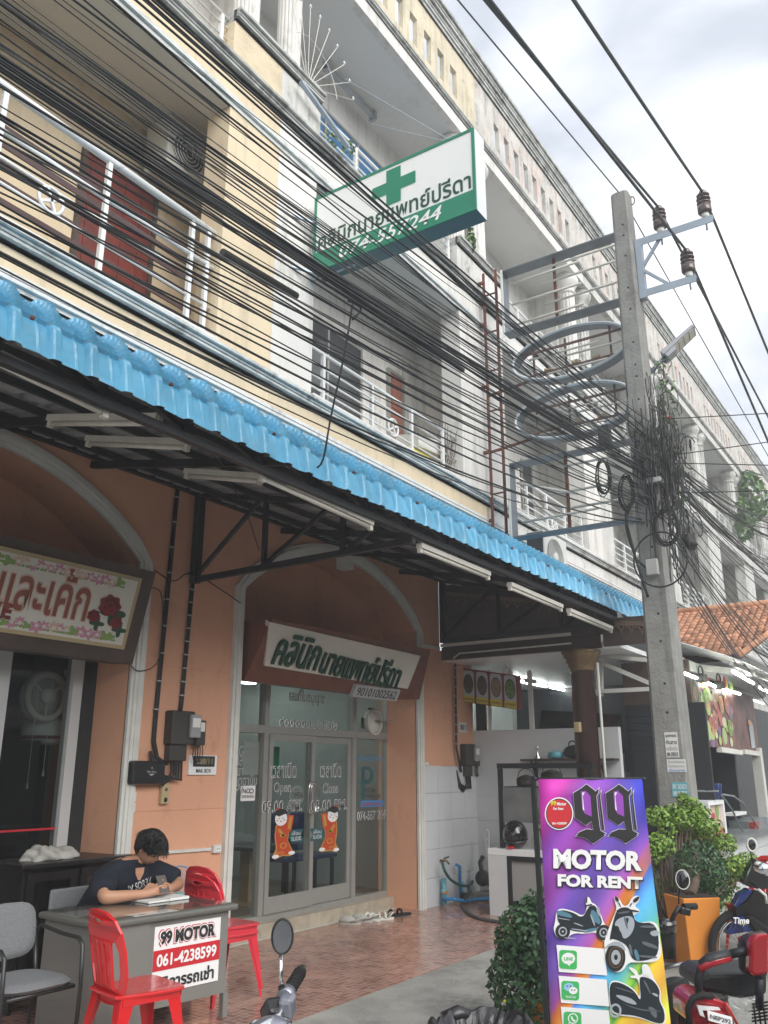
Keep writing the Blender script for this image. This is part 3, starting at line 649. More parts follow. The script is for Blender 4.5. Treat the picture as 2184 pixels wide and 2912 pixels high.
# P letter, name, labels
flat([[(0, 0), (.25, 0), (.25, .9), (.55, .9), (.85, 1.2), (.85, 1.7), (.55, 2), (.1, 2), (0, 1.9)], [(.25, 1.15), (.25, 1.75), (.5, 1.75), (.6, 1.6), (.6, 1.3), (.5, 1.15)]], 'teal_sheet', 1303, 537, .26, .38)
dec('REEDA', 'black_print', 1327, 606, .24, .05); dec('PIMMALAI', 'black_print', 1352, 656, .36, .05)
flat([rrect(0, 0, 4, 1, .05)], 'pipe_blue', 1345, 722, .49, .075, GY - .056); dec('นพ.ปรีดา พิมมะลัย', 'red_print', 1345, 722, .45, .05, Y=GY - .063)
dec('คลินิกแพทย์ปรีดา', 'pipe_blue', 1335, 322, .58, .08)
for zx, sg in ((683, -1), (868, 1)):
    flat([[(-1, 0), (-.6, .8), (1, .8), (.6, 0), (1, -.8), (-.6, -.8)]] if sg < 0 else [[(1, 0), (.6, .8), (-1, .8), (-.6, 0), (-1, -.8), (.6, -.8)]], 'teal_sheet', zx, 990 if sg > 0 else 1003, .27, .13, GY - .063, 'slide_arrow')
    dec('เลื่อน', 'white_print', zx, 965 if sg > 0 else 978, .15, .045, Y=GY - .068); dec('SLIDE', 'white_print', zx, 1012 if sg > 0 else 1028, .17, .04, Y=GY - .068)
# round open sign, round extractor
flat([ell(0, 0, 1, 1.3)], 'grey_print', 690, 650, .26, .21, GY + .05, 'open_sign'); dec('OPEN', 'black_print', 690, 652, .20, .07, Y=GY + .045); dec('เปิด', 'black_print', 690, 598, .08, .03, Y=GY + .045)
mat('petal_cheek', (.70, .30, .28), .5); mat('fest_red', (.52, .06, .015), .5); mat('fest_gold', (.55, .28, .05), .5)
# festive children decals in red gowns holding scrolls
for zx, zy, fl in ((572, 1000, 1), (975, 965, -1)):
    def P_(ps, m_, y_): 
        p0 = PY((620 + zx / 3.072) / K, (2050 + zy / 3.072) / K, GY - .06)
        shape([[(x * fl * .00148, z * .00086) for x, z in q] for q in ps], m_, cf, p0 + Vector((0, -y_ * .6, 0)), XA, ZA, None, 'festive_decal')
    P_([[(-90, 120), (-40, 170), (60, 160), (70, 60), (50, -60), (110, -190), (130, -230), (80, -250), (0, -240), (-90, -270), (-120, -240), (-80, -150), (-100, 0)]], 'fest_gold', .0)
    P_([[(-80, 110), (-40, 155), (50, 150), (60, 60), (42, -60), (96, -190), (60, -232), (0, -225), (-80, -250), (-66, -150), (-88, 0)]], 'fest_red', .002)
    P_([[(40, 240), (115, 230), (85, 40), (20, 40)]], 'fest_red', .004); P_([[(60, 220), (95, 215), (75, 70), (40, 70)]], 'fest_gold', .005)
    P_([ell(-35, 200, 68, 85)], 'white_print', .006); P_([ell(-40, 255, 75, 60, 16, 0, 180) + [(-60, 225), (0, 250)]], 'black_print', .008); P_([ell(-75, 318, 20, 14)], 'fest_red', .0085); P_([ell(-78, 182, 12, 9)], 'petal_cheek', .0085); P_([ell(2, 182, 12, 9)], 'petal_cheek', .0085)
    for ex in (-60, -15): P_([ell(ex, 205, 8, 5)], 'black_print', .009)
    P_([ell(-38, 168, 11, 6)], 'red_print', .009); P_([ell(95, -215, 38, 22)], 'white_print', .007); P_([ell(-85, -238, 38, 22)], 'white_print', .007); P_([ell(-10, 0, 34, 14)], 'yellow_print', .005); P_([ell(0, -120, 40, 36), ell(0, -120, 28, 24)], 'fest_gold', .005); P_([[(-70, 60), (-50, 90), (20, -10), (0, -30)]], 'fest_gold', .005); P_([ell(-30, -200, 40, 14), ell(-30, -200, 26, 7)], 'fest_gold', .005)
r = thing('exhaust_fan', 'round dirty white exhaust flap set in the top right clinic pane', 'exhaust fan', PY((620 + 1350 / 3.072) / K, (2050 + 10 / 3.072) / K, GY - .02))
c = Vector(r.location); MB().lathe([(.15, -.03), (.16, 0), (.15, .04), (.001, .05)], c, 'y', 24).build('housing', 'trim_white', r)
MB().ring(c + Vector((0, -.035, 0)), XA, ZA, .15, .15, .02, 24, 6).build('rim', 'tube_white', r); MB().lathe([(.001, -.01), (.14, 0), (.001, .012)], c + Vector((.12, -.09, .02)), 'z', 16).build('flap', 'old_sheet', r)
# clinic interior
ci = struct(MB().box(5.8, 10.2, 9.6, 9.7, 0, 3).box(5.75, 5.8, GY + .5, 9.6, 0, 3).box(10.2, 10.25, GY + .2, 9.6, 0, 3).build('clinic_interior_wall', 'interior_wall'))
struct(MB().box(5.8, 10.2, GY + .1, 9.6, 2.95, 3.0).build('clinic_ceiling', 'interior_wall')); struct(MB().box(5.8, 10.2, GY + .4, 9.6, 0, .12).build('clinic_floor', 'interior_floor'))
mat('lit_room', (.95, 1, .95), .4, emis=4.5)
tag(MB().box(8.2, 9.4, 7.6, 7.74, 2.86, 2.9).build('ceiling_lamp_and_fill', 'lit_room'), 'lit fluorescent lamp on the clinic ceiling, deeper in behind the transom', 'lamp')
tag(MB().box(8.6, 9.8, 8.8, 8.94, 2.86, 2.9).build('ceiling_lamp_and_fill', 'lit_room'), 'added lit panel at the back of the clinic ceiling, brightening the room', 'lamp')  # extra light source, added only to brighten the clinic interior
tag(MB().box(6.6, 7.8, 8.3, 8.44, 2.86, 2.9).build('ceiling_lamp_and_fill', 'lit_room'), 'added lit panel on the left of the clinic ceiling, brightening the room', 'lamp')  # another added source, there to raise the room's brightness
t = thing('reception_desk', 'pale reception desk inside the clinic behind the doors', 'desk', (7.3, 7.9, .12)); MB().box(6.7, 7.9, 7.6, 8.2, .8, .84).build('desktop', 'wood_light', t); MB().box(6.75, 7.85, 7.62, 7.66, .13, .8).build('front_panel', 'interior_wall', t)
def cchair(x, y, m_, label, cat='chair'):
    t = thing('waiting_chair', label, cat, (x, y, .12)); MB().box(x - .24, x + .24, y - .22, y + .24, .52, .57).build('seat', m_, t, bevel=.03); MB().box(x - .24, x + .24, y + .2, y + .25, .6, 1.08).build('backrest', m_, t, bevel=.04)
    for sx in (-.18, .18):
        for sy in (-.17, .18): MB().box(x + sx - .018, x + sx + .018, y + sy - .018, y + sy + .018, .12, .52).build('leg', 'black_steel', t)
cchair(9.05, 7.5, 'blue_seat', 'dark blue chair inside the clinic behind the phone number, nearer the arch', 'chair'); cchair(9.62, 7.5, 'blue_seat', 'dark blue chair inside the clinic closest to its right wall'); cchair(6.75, 7.15, 'white_plastic', 'white plastic chair inside the clinic behind the left pane')
t = thing('side_table', 'light wooden table with thick leg inside the clinic', 'table', (8.3, 7.4, .12)); MB().box(7.95, 8.65, 7.1, 7.7, .72, .76).build('tabletop', 'interior_dark', t); MB().box(8.2, 8.42, 7.35, 7.5, .14, .72).build('leg', 'wood_light', t); MB().box(8.0, 8.6, 7.15, 7.7, .12, .14).build('base', 'wood_light', t)
# ------------------------------------------------ wooden sign box over the clinic
def signbox(A, B, C, D, depth, m_frame, name, label, cat='sign'):
    A, B, C, D = map(Vector, (A, B, C, D)); r = thing(name, label, cat, (A + B) / 2); dd = Vector((0, depth, 0))
    Y1 = GY
    MB().hexa([A, B, C, D], [Vector((A.x, Y1 - .3, A.z + .02)), Vector((B.x, Y1 - .3, B.z + .02)), Vector((C.x, Y1, C.z + .05)), Vector((D.x, Y1, D.z + .05))]).build('box', m_frame, r)
    return r, A, B, C, D
r, A, B, C, D = signbox((6.36, 5.88, 2.461), (9.30, 5.64, 2.461), (9.18, 5.40, 3.05), (6.36, 5.54, 3.04), .3, 'wood_red', 'wooden_sign', 'slanted red-brown wooden clinic sign with green Thai lettering over the door')
def bil(u, v, A=A, B=B, C=C, D=D): return A * (1 - u) * (1 - v) + B * u * (1 - v) + C * u * v + D * (1 - u) * v
ax = (bil(1, .5) - bil(0, .5)).normalized(); bx = (bil(.5, 1) - bil(.5, 0)).normalized(); nx = ax.cross(bx).normalized(); bx = nx.cross(ax)
def onface(zx, zy):
    r_ = ray((600 + zx / 2.279) / K, (1500 + zy / 2.279) / K); t = (A + nx * .045 - EYE).dot(nx) / r_.dot(nx); return EYE + r_ * t
q = [onface(350, 897), onface(1275, 1046), onface(1358, 833), onface(378, 612)]
MB().hexa(q, [p - nx * .06 for p in q]).build('sign_face', 'sign_cream', r)
o_ = bil(.275, .46) + nx * .016
W_ = (B - A).length
def bt(s, m_, u, v, w, h, off=0, lift=.016): return text(s, m_, r, bil(u, v) + nx * lift, ax, bx, (w, h), off=off)
for s_, c_, e_, h_ in (('คลินิก', (565, 805), ((430, 790), (710, 840)), .34), ('นายแพทย์ปรีดา', (985, 905), ((745, 850), (1240, 965)), .33)):
    w_ = (onface(*e_[1]) - onface(*e_[0])).length
    for i in range(4): text(s_, 'green_dark', r, onface(*c_) + nx * (.006 + .008 * i), (onface(*e_[1]) - onface(*e_[0])), bx, (w_, h_), off=.012)
p0 = bil(.69, .055); MB().hexa([p0 + ax * x + bx * z + nx * .050 for x, z in ((-.42, -.07), (.42, -.07), (.42, .07), (-.42, .07))], [p0 + ax * x + bx * z + nx * .002 for x, z in ((-.42, -.07), (.42, -.07), (.42, .07), (-.42, .07))]).build('number_plate', 'grey_print', r)
text('90101002562', 'black_print', r, p0 + nx * .053, ax, bx, (.74, .10), off=.01)
# ------------------------------------------------ cake shop sign
z1 = 3.25
A = Vector((1.2, 5.80, 2.47)); B = Vector((4.90, 5.80, 2.47)); C = Vector((4.90, 5.60, 3.24)); D = Vector((1.2, 5.60, 3.24))
r, A, B, C, D = signbox(A, B, C, D, .3, 'wood_brown', 'cake_sign', 'slanted cream sign with red Thai lettering, painted roses and dark frame')
def bil2(u, v): return A * (1 - u) * (1 - v) + B * u * (1 - v) + C * u * v + D * (1 - u) * v
ax = XA; bx = (D - A).normalized(); nx = ax.cross(bx).normalized()
def FQ(x0, x1, v0, v1, lift, m_, nm):
    q = [Vector((x0, 0, 0)), Vector((x1, 0, 0)), Vector((x1, 0, 0)), Vector((x0, 0, 0))]
    H = (D - A).length; pts = [Vector((x, A.y, A.z)) + bx * (v * H) for x, v in ((x0, v0), (x1, v0), (x1, v1), (x0, v1))]
    return MB().hexa([p + nx * lift for p in pts], [p for p in pts]).build(nm, m_, r)
FQ(1.5, 4.76, .14, .90, .02, 'beige_bell', 'inner_frame'); FQ(1.53, 4.72, .18, .86, .026, 'sign_cream', 'sign_face')
H_ = (D - A).length
def ct(s, m_, x, v, w, h, off=0, lift=.03): return text(s, m_, r, Vector((x, A.y, A.z)) + bx * (v * H_) + nx * lift, ax, bx, (w, h), off=off)
mat('petal_pale', (.62, .45, .36), .6); mat('sign_brown', (.26, .075, .05), .6)
ct('เบเกอรี่ขนมและเค้ก', 'petal_pale', 3.26, .60, 2.10, .41, .045, .029); ct('เบเกอรี่ขนมและเค้ก', 'sign_brown', 3.26, .60, 2.08, .39, .015, .032)
ct('CAKE', 'maroon_print', 3.46, .335, .42, .12, .05)
mat('petal_pink', (.55, .24, .35), .6); mat('petal_pale', (.62, .45, .36), .6); mat('leaf_print', (.22, .34, .10), .6); mat('rose_red', (.20, .012, .016), .6); mat('rose_dark', (.09, .005, .008), .6); mat('leaf_deep', (.02, .07, .03), .6)
def fl(x, v, s, m_, lift, n=6, k=.35, m2=None):
    pts = [(s * (1 + k * math.cos(n * a_)) * math.cos(a_), s * (1 + k * math.cos(n * a_)) * math.sin(a_) * .8) for a_ in [2 * math.pi * i / 36 for i in range(36)]]
    shape([pts], m_, r, Vector((x, A.y, A.z)) + bx * (v * H_) + nx * lift, ax, bx, None, 'painted_flower')
for row in (.25, .80):
    x = 2.9
    while x < 4.62:
        if not (3.2 < x < 3.72 and row < .5 and False):
            kk = random.choice([('petal_pink', 5), ('petal_pale', 7), ('leaf_print', 3), ('petal_pink', 7)])
            fl(x, row + random.uniform(-.03, .03), random.uniform(.028, .05), kk[0], .029 + random.random() * .002, kk[1]); fl(x + .03, row - .03, .018, 'leaf_print', .028, 2, .6)
            if kk[0] != 'leaf_print': fl(x, row, .018, 'sign_cream', .0325, 5, .3)
        x += random.uniform(.055, .085)
for x, v, s in ((4.50, .56, .105), (4.37, .43, .06), (4.60, .40, .062)):
    fl(x + .05, v - .07, s * .9, 'leaf_deep', .030, 4, .4); fl(x, v, s, 'rose_red', .034, 7, .10); fl(x + .005, v + .01, s * .62, 'rose_dark', .036, 5, .15); fl(x, v, s * .48, 'rose_red', .038, 6, .12); fl(x, v, s * .2, 'rose_dark', .040, 3, .2)
# ------------------------------------------------ left shop glass front
lf = thing('shop_front', 'dark tinted glass front of the cake shop with a wide white frame', 'shop front', (3.3, GY, 0))
L0, R0 = arches[0] - HALF + .001, arches[0] + HALF - .001
a = MB()
for x0, x1 in ((L0, L0 + .1), (3.98, 4.13), (R0 - .23, R0 - .13)): a.box(x0, x1, GY - .05, GY + .05, .1, 2.56)
a.box(L0, R0 - .13, GY - .045, GY + .05, 2.561, 2.63).box(L0, R0 - .13, GY - .04, GY + .05, .02, .099); a.build('frame', 'alu_white', lf)
MB().box(R0 - .128, R0, GY - .06, GY + .05, 0, 2.63).build('side_strip', 'dark_void', lf)
for x0, x1 in ((L0 + .1, 3.98), (4.13, R0 - .23)): MB().box(x0, x1, GY - .004, GY + .004, .1, 2.56).build('pane', 'tinted_glass', lf)
MB().box(4.13, R0 - .23, GY - .012, GY - .005, 1.15, 1.165).build('stripe', 'red_print', lf)
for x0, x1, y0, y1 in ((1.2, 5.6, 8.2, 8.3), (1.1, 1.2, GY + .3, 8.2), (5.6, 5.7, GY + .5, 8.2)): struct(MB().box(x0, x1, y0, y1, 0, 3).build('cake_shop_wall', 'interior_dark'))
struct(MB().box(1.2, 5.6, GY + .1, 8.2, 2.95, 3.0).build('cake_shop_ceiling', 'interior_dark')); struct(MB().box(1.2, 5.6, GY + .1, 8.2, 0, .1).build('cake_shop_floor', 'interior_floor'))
# extractor fan, camera and helmet behind the left glass
sx = lambda x, y, Y: PY((x / 3.687) / K, (1750 + y / 3.687) / K, Y)
c = sx(490, 850, GY + .12)
r = thing('exhaust_fan', 'round cream extractor fan hanging behind the dark cake shop glass', 'exhaust fan', c)
MB().ring(c, XA, ZA, .185, .185, .028, 28, 8).build('rim', 'tube_white', r); MB().lathe([(.001, -.05), (.06, -.045), (.065, .0), (.001, .05)], c, 'y', 16).build('motor', 'tube_white', r)
for an in (90 + 180, 35, 145): d_ = Vector((math.cos(math.radians(an)), 0, math.sin(math.radians(an)))); MB().bar(c + d_ * .05, c + d_ * .18, .03, .02).build('arm', 'tube_white', r)
MB().lathe([(.21, .03), (.2, .12), (.001, .13)], c, 'y', 24).build('housing', 'interior_wall', r)
c = sx(800, 590, GY + .1); r = thing('security_camera', 'white bullet camera inside the top corner of the cake shop glass', 'camera', c)
MB().bar(c - Vector((.10, 0, .03)), c + Vector((.02, 0, .02)), .065).build('body', 'tube_white', r, bevel=.01); MB().lathe([(.05, -.01), (.05, .02)], c + Vector((.1, .02, .04)), 'y', 12).build('mount', 'tube_white', r)
c = sx(450, 1230, GY + .3); r = thing('helmet', 'white helmet with red stripe on top of a dark cupboard behind glass', 'helmet', c)
MB().ball(c, .17, 1.1, 1, .95, 12, lambda p: Vector((p.x, p.y, max(p.z, -.1)))).build('shell', 'white_plastic', r); MB().ring(c - Vector((0, 0, .04)), XA, YA, .185, .172, .012, 24, 4).build('stripe', 'maroon_print', r)
tag(MB().box(3.9, 4.62, GY + .15, GY + .6, .1, 1.85).build('cupboard', 'cabinet_black'), 'tall black cupboard just behind the cake shop glass', 'cupboard')
for i, (x_, y0_, y1_) in enumerate(((320, 1300, 1790), (470, 1300, 1660))):
    c0, c1 = sx(x_ + 20, y0_, GY + .1), sx(x_ - 30, y1_, GY + .1); c1.x = c0.x
    tag(MB().tube([c0 + Vector((0, 0, .5)), c1], .003, 4).lathe([(.004, .03), (.012, -.02)], c1, n=8).build('pull_cord', 'white_plastic'), ['longer', 'shorter'][i] + ' white pull cord of the fan behind the cake shop glass', 'cord')
# ================================================================== BLUE CANOPY
cn = thing('canopy', 'long blue corrugated metal canopy with rounded front edge over the shop porch', 'canopy', (5.7, 5.88, 4.2))
prof = [(3.30, 3.46), (3.312, 3.54), (3.325, 3.62)]
arcp = [(3.33, 3.655), (3.345, 3.69), (3.365, 3.725), (3.39, 3.755), (3.42, 3.785), (3.455, 3.81), (3.50, 3.832), (3.55, 3.85)]
for i, (y, z) in enumerate(arcp):
    prof.append((y + .009, z - .008)); 
    if i < len(arcp) - 1: prof.append(((y + arcp[i + 1][0]) / 2 - .009, (z + arcp[i + 1][1]) / 2 + .008))
prof += [(3.75, 3.885), (4.4, 3.98), (5.1, 4.09), (5.88, 4.235)]
RP = .214
def ribx():                                        # one rib period: (dx, outward offset)
    return [(0, .0), (.075, .0), (.088, .008), (.101, .0), (.140, .0), (.153, .036), (.163, .045), (.192, .045), (.202, .036), (.214, .0)]
def sheet(x0, nper, fade=1):
    a = MB(); xs = []
    for k in range(nper): xs += [(x0 + k * RP + dx, o) for dx, o in ribx()[:-1]]
    xs.append((x0 + nper * RP, 0)); nx_ = len(xs); npf = len(prof); V = []; V2 = []
    for i, (y, z) in enumerate(prof):
        j0, j1 = max(i - 1, 0), min(i + 1, npf - 1)
        ty, tz = prof[j1][0] - prof[j0][0], prof[j1][1] - prof[j0][1]; l = math.hypot(ty, tz); ny, nz = -tz / l, ty / l
        for x, o in xs:
            o = (o - .045) * ((.45, .6, .8)[i] if i < 3 else 1)
            jig = .004 * math.sin(x * 31 + i) if i < 3 else 0
            V.append((x, y + ny * o, z + nz * o + (jig if i == 0 else 0))); V2.append((x, y + ny * (o - .003), z + nz * (o - .003) + (jig if i == 0 else 0)))
    fs = [(i * nx_ + j, i * nx_ + j + 1, (i + 1) * nx_ + j + 1, (i + 1) * nx_ + j) for i in range(npf - 1) for j in range(nx_ - 1)]
    me = bpy.data.meshes.new('roof_sheet'); o0 = cn.location; n = len(V)
    me.from_pydata([(p[0] - o0.x, p[1] - o0.y, p[2] - o0.z) for p in V + V2], [], fs + [tuple(n + q for q in reversed(f)) for f in fs])
    me.materials.append(M('canopy_blue')); me.materials.append(M('canopy_under'))
    me.polygons.foreach_set('material_index', [0] * len(fs) + [1] * len(fs))
    ob = bpy.data.objects.new('roof_sheet', me); COL.objects.link(ob); ob.parent = cn
x = .52
while x < 11.2: sheet(x, 4 if x < 10.6 else 3); x += 4 * RP
XE = 11.3
for xx in [1.0 + .85 * i for i in range(12)]:
    MB().lathe([(.012, 0), (.012, .006), (.004, .02)], (xx + .18, 3.285, 3.60), 'y', 8).build('screw', 'rust', cn)
MB().bar((.5, 3.43, 3.41), (XE, 3.43, 3.41), .045, .045).build('front_beam', 'black_steel', cn)
MB().bar((.5, 5.86, 4.19), (XE, 5.86, 4.19), .05, .07).build('wall_beam', 'black_steel', cn)
for y, z in ((3.75, 3.795), (4.13, 3.85), (4.6, 3.92), (5.0, 3.98), (5.45, 4.06)): MB().bar((.5, y, z), (XE, y, z), .035, .05).build('purlin', 'black_steel', cn)
xx = 3.15 - .6 * 4
while xx < XE: 
    MB().bar((xx, 3.43, 3.44), (xx, 3.43, 3.66), .045).build('stub', 'black_steel', cn); MB().bar((xx, 3.43, 3.50), (xx + .02, 3.75, 3.76), .035).build('strut', 'black_steel', cn)
    MB().bar((xx, 3.43, 3.48), (xx, 3.385, 3.56), .03).build('strut', 'black_steel', cn)
    if xx + .6 < XE: MB().bar((xx, 3.45, 3.64), (xx + .6, 3.45, 3.46), .03).build('brace', 'black_steel', cn)
    xx += .6
for xr in (.95, 2.15, 3.3, 4.34, 6.83, 8.0, 9.2): MB().bar((xr, 5.86, 4.10), (xr, 3.43, 3.64), .04, .06).build('rafter', 'black_steel', cn)
for xt in (5.60, 10.3):                           # the two hanging trusses
    MB().bar((xt, 5.85, 4.25), (xt, 5.85, 3.30), .075).build('wall_post', 'black_steel', cn); MB().bar((xt, 5.85, 3.33), (xt, 3.43, 3.36), .05, .05).build('bottom_chord', 'black_steel', cn)
    MB().bar((xt, 5.86, 4.17), (xt, 3.43, 3.64), .05, .05).build('top_chord', 'black_steel', cn)
    for y in (5.0, 4.13): MB().bar((xt, y, 3.36), (xt, y, 3.70 + (y - 3.43) * .2), .04).build('truss_post', 'black_steel', cn)
    for ya, yb in ((5.85, 5.03), (5.0, 4.16), (4.1, 3.5)): MB().bar((xt, ya, 3.36), (xt, yb, 3.70 + (yb - 3.43) * .2), .035).build('diagonal', 'black_steel', cn)
# tube lamps under the canopy
def tube_lamp(p, q, label, lit=False, group='tube lamps under the blue canopy'):
    p, q = Vector(p), Vector(q); r = thing('tube_lamp', label, 'tube lamp', (p + q) / 2, group)
    MB().bar(p, q, .055, .04).build('housing', 'tube_white', r)
    d = (q - p).normalized(); MB().tube([p + Vector((0, 0, -.037)) + d * .04, q + Vector((0, 0, -.037)) - d * .04], .016, 8).build('tube', 'lit_tube' if lit else 'tube_white', r)
    for e_ in (p + d * .015, q - d * .015): MB().bar(e_ - d * .018 + Vector((0, 0, -.03)), e_ + d * .018 + Vector((0, 0, -.03)), .03, .06).build('end_cap', 'tube_white', r)
tube_lamp(PY(-30, 755, 3.47), PY(232, 882, 3.47), 'dusty tube lamp along the canopy edge at the far left of the photo')
tube_lamp(PY(565, 1020, 3.47), PY(802, 1130, 3.47), 'dusty tube lamp along the canopy edge above the left of the clinic arch')
tube_lamp(PY(905, 1178, 3.47), PY(1055, 1240, 3.47), 'dusty tube lamp along the canopy edge right of the clinic arch')
tube_lamp(PY(1100, 1262, 3.47), PY(1212, 1310, 3.47), 'dusty tube lamp along the canopy edge in front of the carved valance')
tube_lamp(PY(1228, 1318, 3.47), PY(1320, 1357, 3.47), 'dusty tube lamp along the canopy edge closest to the pole')
tube_lamp(PX(108, 904, 3.05), PX(345, 902, 3.05), 'tube lamp set crosswise under the canopy, highest of the three crosswise ones')
tube_lamp(PX(190, 948, 3.55), PX(408, 956, 3.55), 'tube lamp set crosswise under the canopy, middle of the three crosswise ones')
tube_lamp(PX(402, 1018, 4.30), PX(566, 1030, 4.30), 'tube lamp set crosswise under the canopy, touching the long edge lamp')
def loose(name, label, pts, r=.006, m='cable_black', cat='cable', group=None, n=5):
    """smooth loose wire through points"""
    P = [Vector(p) for p in pts]; out = []
    for i in range(len(P) - 1):
        p0, p1, p2, p3 = P[max(i - 1, 0)], P[i], P[i + 1], P[min(i + 2, len(P) - 1)]
        for k in range(6):
            t = k / 6; out.append(.5 * ((2 * p1) + (-p0 + p2) * t + (2 * p0 - 5 * p1 + 4 * p2 - p3) * t * t + (-p0 + 3 * p1 - 3 * p2 + p3) * t ** 3))
    out.append(P[-1]); return tag(MB().tube(out, r, n).build(name, m), label, cat, group)
loose('wire', 'thin black wire dangling under the canopy beside the crosswise lamps', [PY(440, 965, 4.2), PY(482, 1005, 4.3), PY(495, 1040, 4.6), PY(530, 1100, 5.2), PY(560, 1190, 5.85)])
loose('wire', 'black wire hanging from the cable bundle onto the blue canopy edge', [PY(762, 655, 3.05), PY(745, 760, 3.1), PY(715, 900, 3.2), PY(700, 985, 3.28), PY(685, 1010, 3.34), PY(662, 1003, 3.42)], .007)
o = loose('clothes_hanger', 'purple plastic hooks caught on the cable bundle below the cross sign', [PY(752, 650, 3.0), PY(765, 655, 3.0), PY(780, 668, 3.0), PY(762, 690, 3.0)], .008); o['category'] = 'hook'
# ================================================================== CLINIC CROSS SIGN (projects over the street)
SX = 6.15; sg = thing('clinic_sign', 'long white lightbox with green cross and phone number projecting from the building', 'sign', (SX, 4.97, 6.6))
ya, yb, za, zb, th = 4.97, 3.04, 6.61, 7.53, .20
MB().box(SX + .005, SX + th, yb, ya, za, zb).build('box', 'sheet_metal', sg); MB().box(SX + .004, SX + th + .002, yb + .0, ya, za - .004, za + .001).build('bottom_panel', 'teal_sheet', sg)
MB().box(SX - .012, SX + .004, yb, ya, za, za + .03).box(SX - .012, SX + .004, yb, ya, zb - .03, zb).box(SX - .012, SX + .004, yb, yb + .03, za + .03, zb - .03).box(SX - .012, SX + .004, ya - .03, ya, za + .03, zb - .03).build('frame', 'green_sign', sg)
MB().box(SX - .004, SX + .004, yb + .03, ya - .03, za + .03, zb - .03).build('sign_face', 'sign_white', sg)
MB().box(SX - .007, SX - .0045, yb + .03, ya - .03, za + .03, 6.84).build('green_band', 'green_sign', sg)
shape([PCR], 'green_sign', sg, (SX - .008, 3.96, 7.26), -YA, ZA, (.52, .42))
text('คลินิกนายแพทย์ปรีดา', 'green_dark', sg, (SX - .008, 4.0, 6.965), -YA, ZA, (1.82, .21), off=.018)
text('074-557244', 'white_print', sg, (SX - .010, 4.02, 6.735), -YA, ZA, (1.22, .15), off=.012, shear=.25)
for z in (7.22, 6.25 + .36): MB().bar((5.92, F, z), (SX + .1, 4.9, z), .03).bar((SX + .1, 4.5, z), (SX + .1, F + .0, z), .03).build('bracket', 'galv', sg)
MB().ring((SX + .05, 5.0, 7.0), YA, ZA, .05, .16, .01, 20, 5).build('cable_loop', 'tube_white', sg)
for a_, b_ in ((PY(745, 170, 5.1), (SX + .1, 3.3, 7.54)), (PY(790, 265, 5.1), (SX + .1, 3.3, 7.54))): MB().tube([a_, b_], .004, 4).build('guy_wire', 'galv', sg)
# ================================================================== EMPTY SIGN FRAMES
FX = 10.1
mat('hoop_shaded', (.17, .20, .22), .5, metal=.2, var=.2, vs=4, grime=.5, gs=4, gcol=(.3, .3, .28), gth=.55)  # base colour darkened to hold the shade inside hoops and frame bands
mat('rim_pale', (.55, .60, .64), .5, var=.1); mat('rust_grey', (.17, .11, .10), .9, var=.3)
def ybox(y0, y1, z0, z1, t=.05, dep=.22, label='', posts=(.42,), tubes=()):
    s_ = thing('empty_sign', label, 'sign skeleton', (FX, y1, z0), 'empty sign skeletons')
    for a_ in ((y0, y1, z1 - .015, z1), (y0, y1, z0, z0 + .015), (y1 - .015, y1, z0 + .015, z1 - .015), (y0, y0 + .015, z0 + .015, z1 - .015)):
        MB().box(FX, FX + dep, a_[0], a_[1], a_[2], a_[3]).build('band', 'hoop_shaded', s_)
    MB().box(FX - .02, FX - .001, y1 - .03, y1, z0, z1).build('edge_strip', 'ac_white', s_)
    for u in posts: MB().bar((FX + .12, y1 + (y0 - y1) * u, z0), (FX + .12, y1 + (y0 - y1) * u, z1), .035).build('inner_post', 'rust', s_)
    for (ua, ub, za_, zb_) in tubes: MB().tube([(FX + .08, y1 + (y0 - y1) * ua, z0 + (z1 - z0) * za_), (FX + .08, y1 + (y0 - y1) * ub, z0 + (z1 - z0) * zb_)], .018, 8).build('neon_tube', 'tube_white', s_)
    return s_
ybox(2.80, 4.65, 7.61, 8.63, label='rectangular empty sign skeleton, the topmost, with rows of bare tubes', tubes=[(.06, .62, .78, .79), (.32, 1, .86, .86), (.33, 1, .62, .62), (.07, .63, .45, .45), (.34, 1, .30, .30), (.08, .64, .12, .13), (.1, .3, .02, .03)])
ybox(2.80, 4.68, 4.58, 5.63, label='rectangular empty sign skeleton, the lowest, just above the blue canopy', tubes=[(.35, 1, .84, .84), (.05, .5, .74, .45), (.3, 1, .5, .5), (.45, 1, .28, .28), (.08, .64, .20, .22), (.12, .33, .55, .16)])
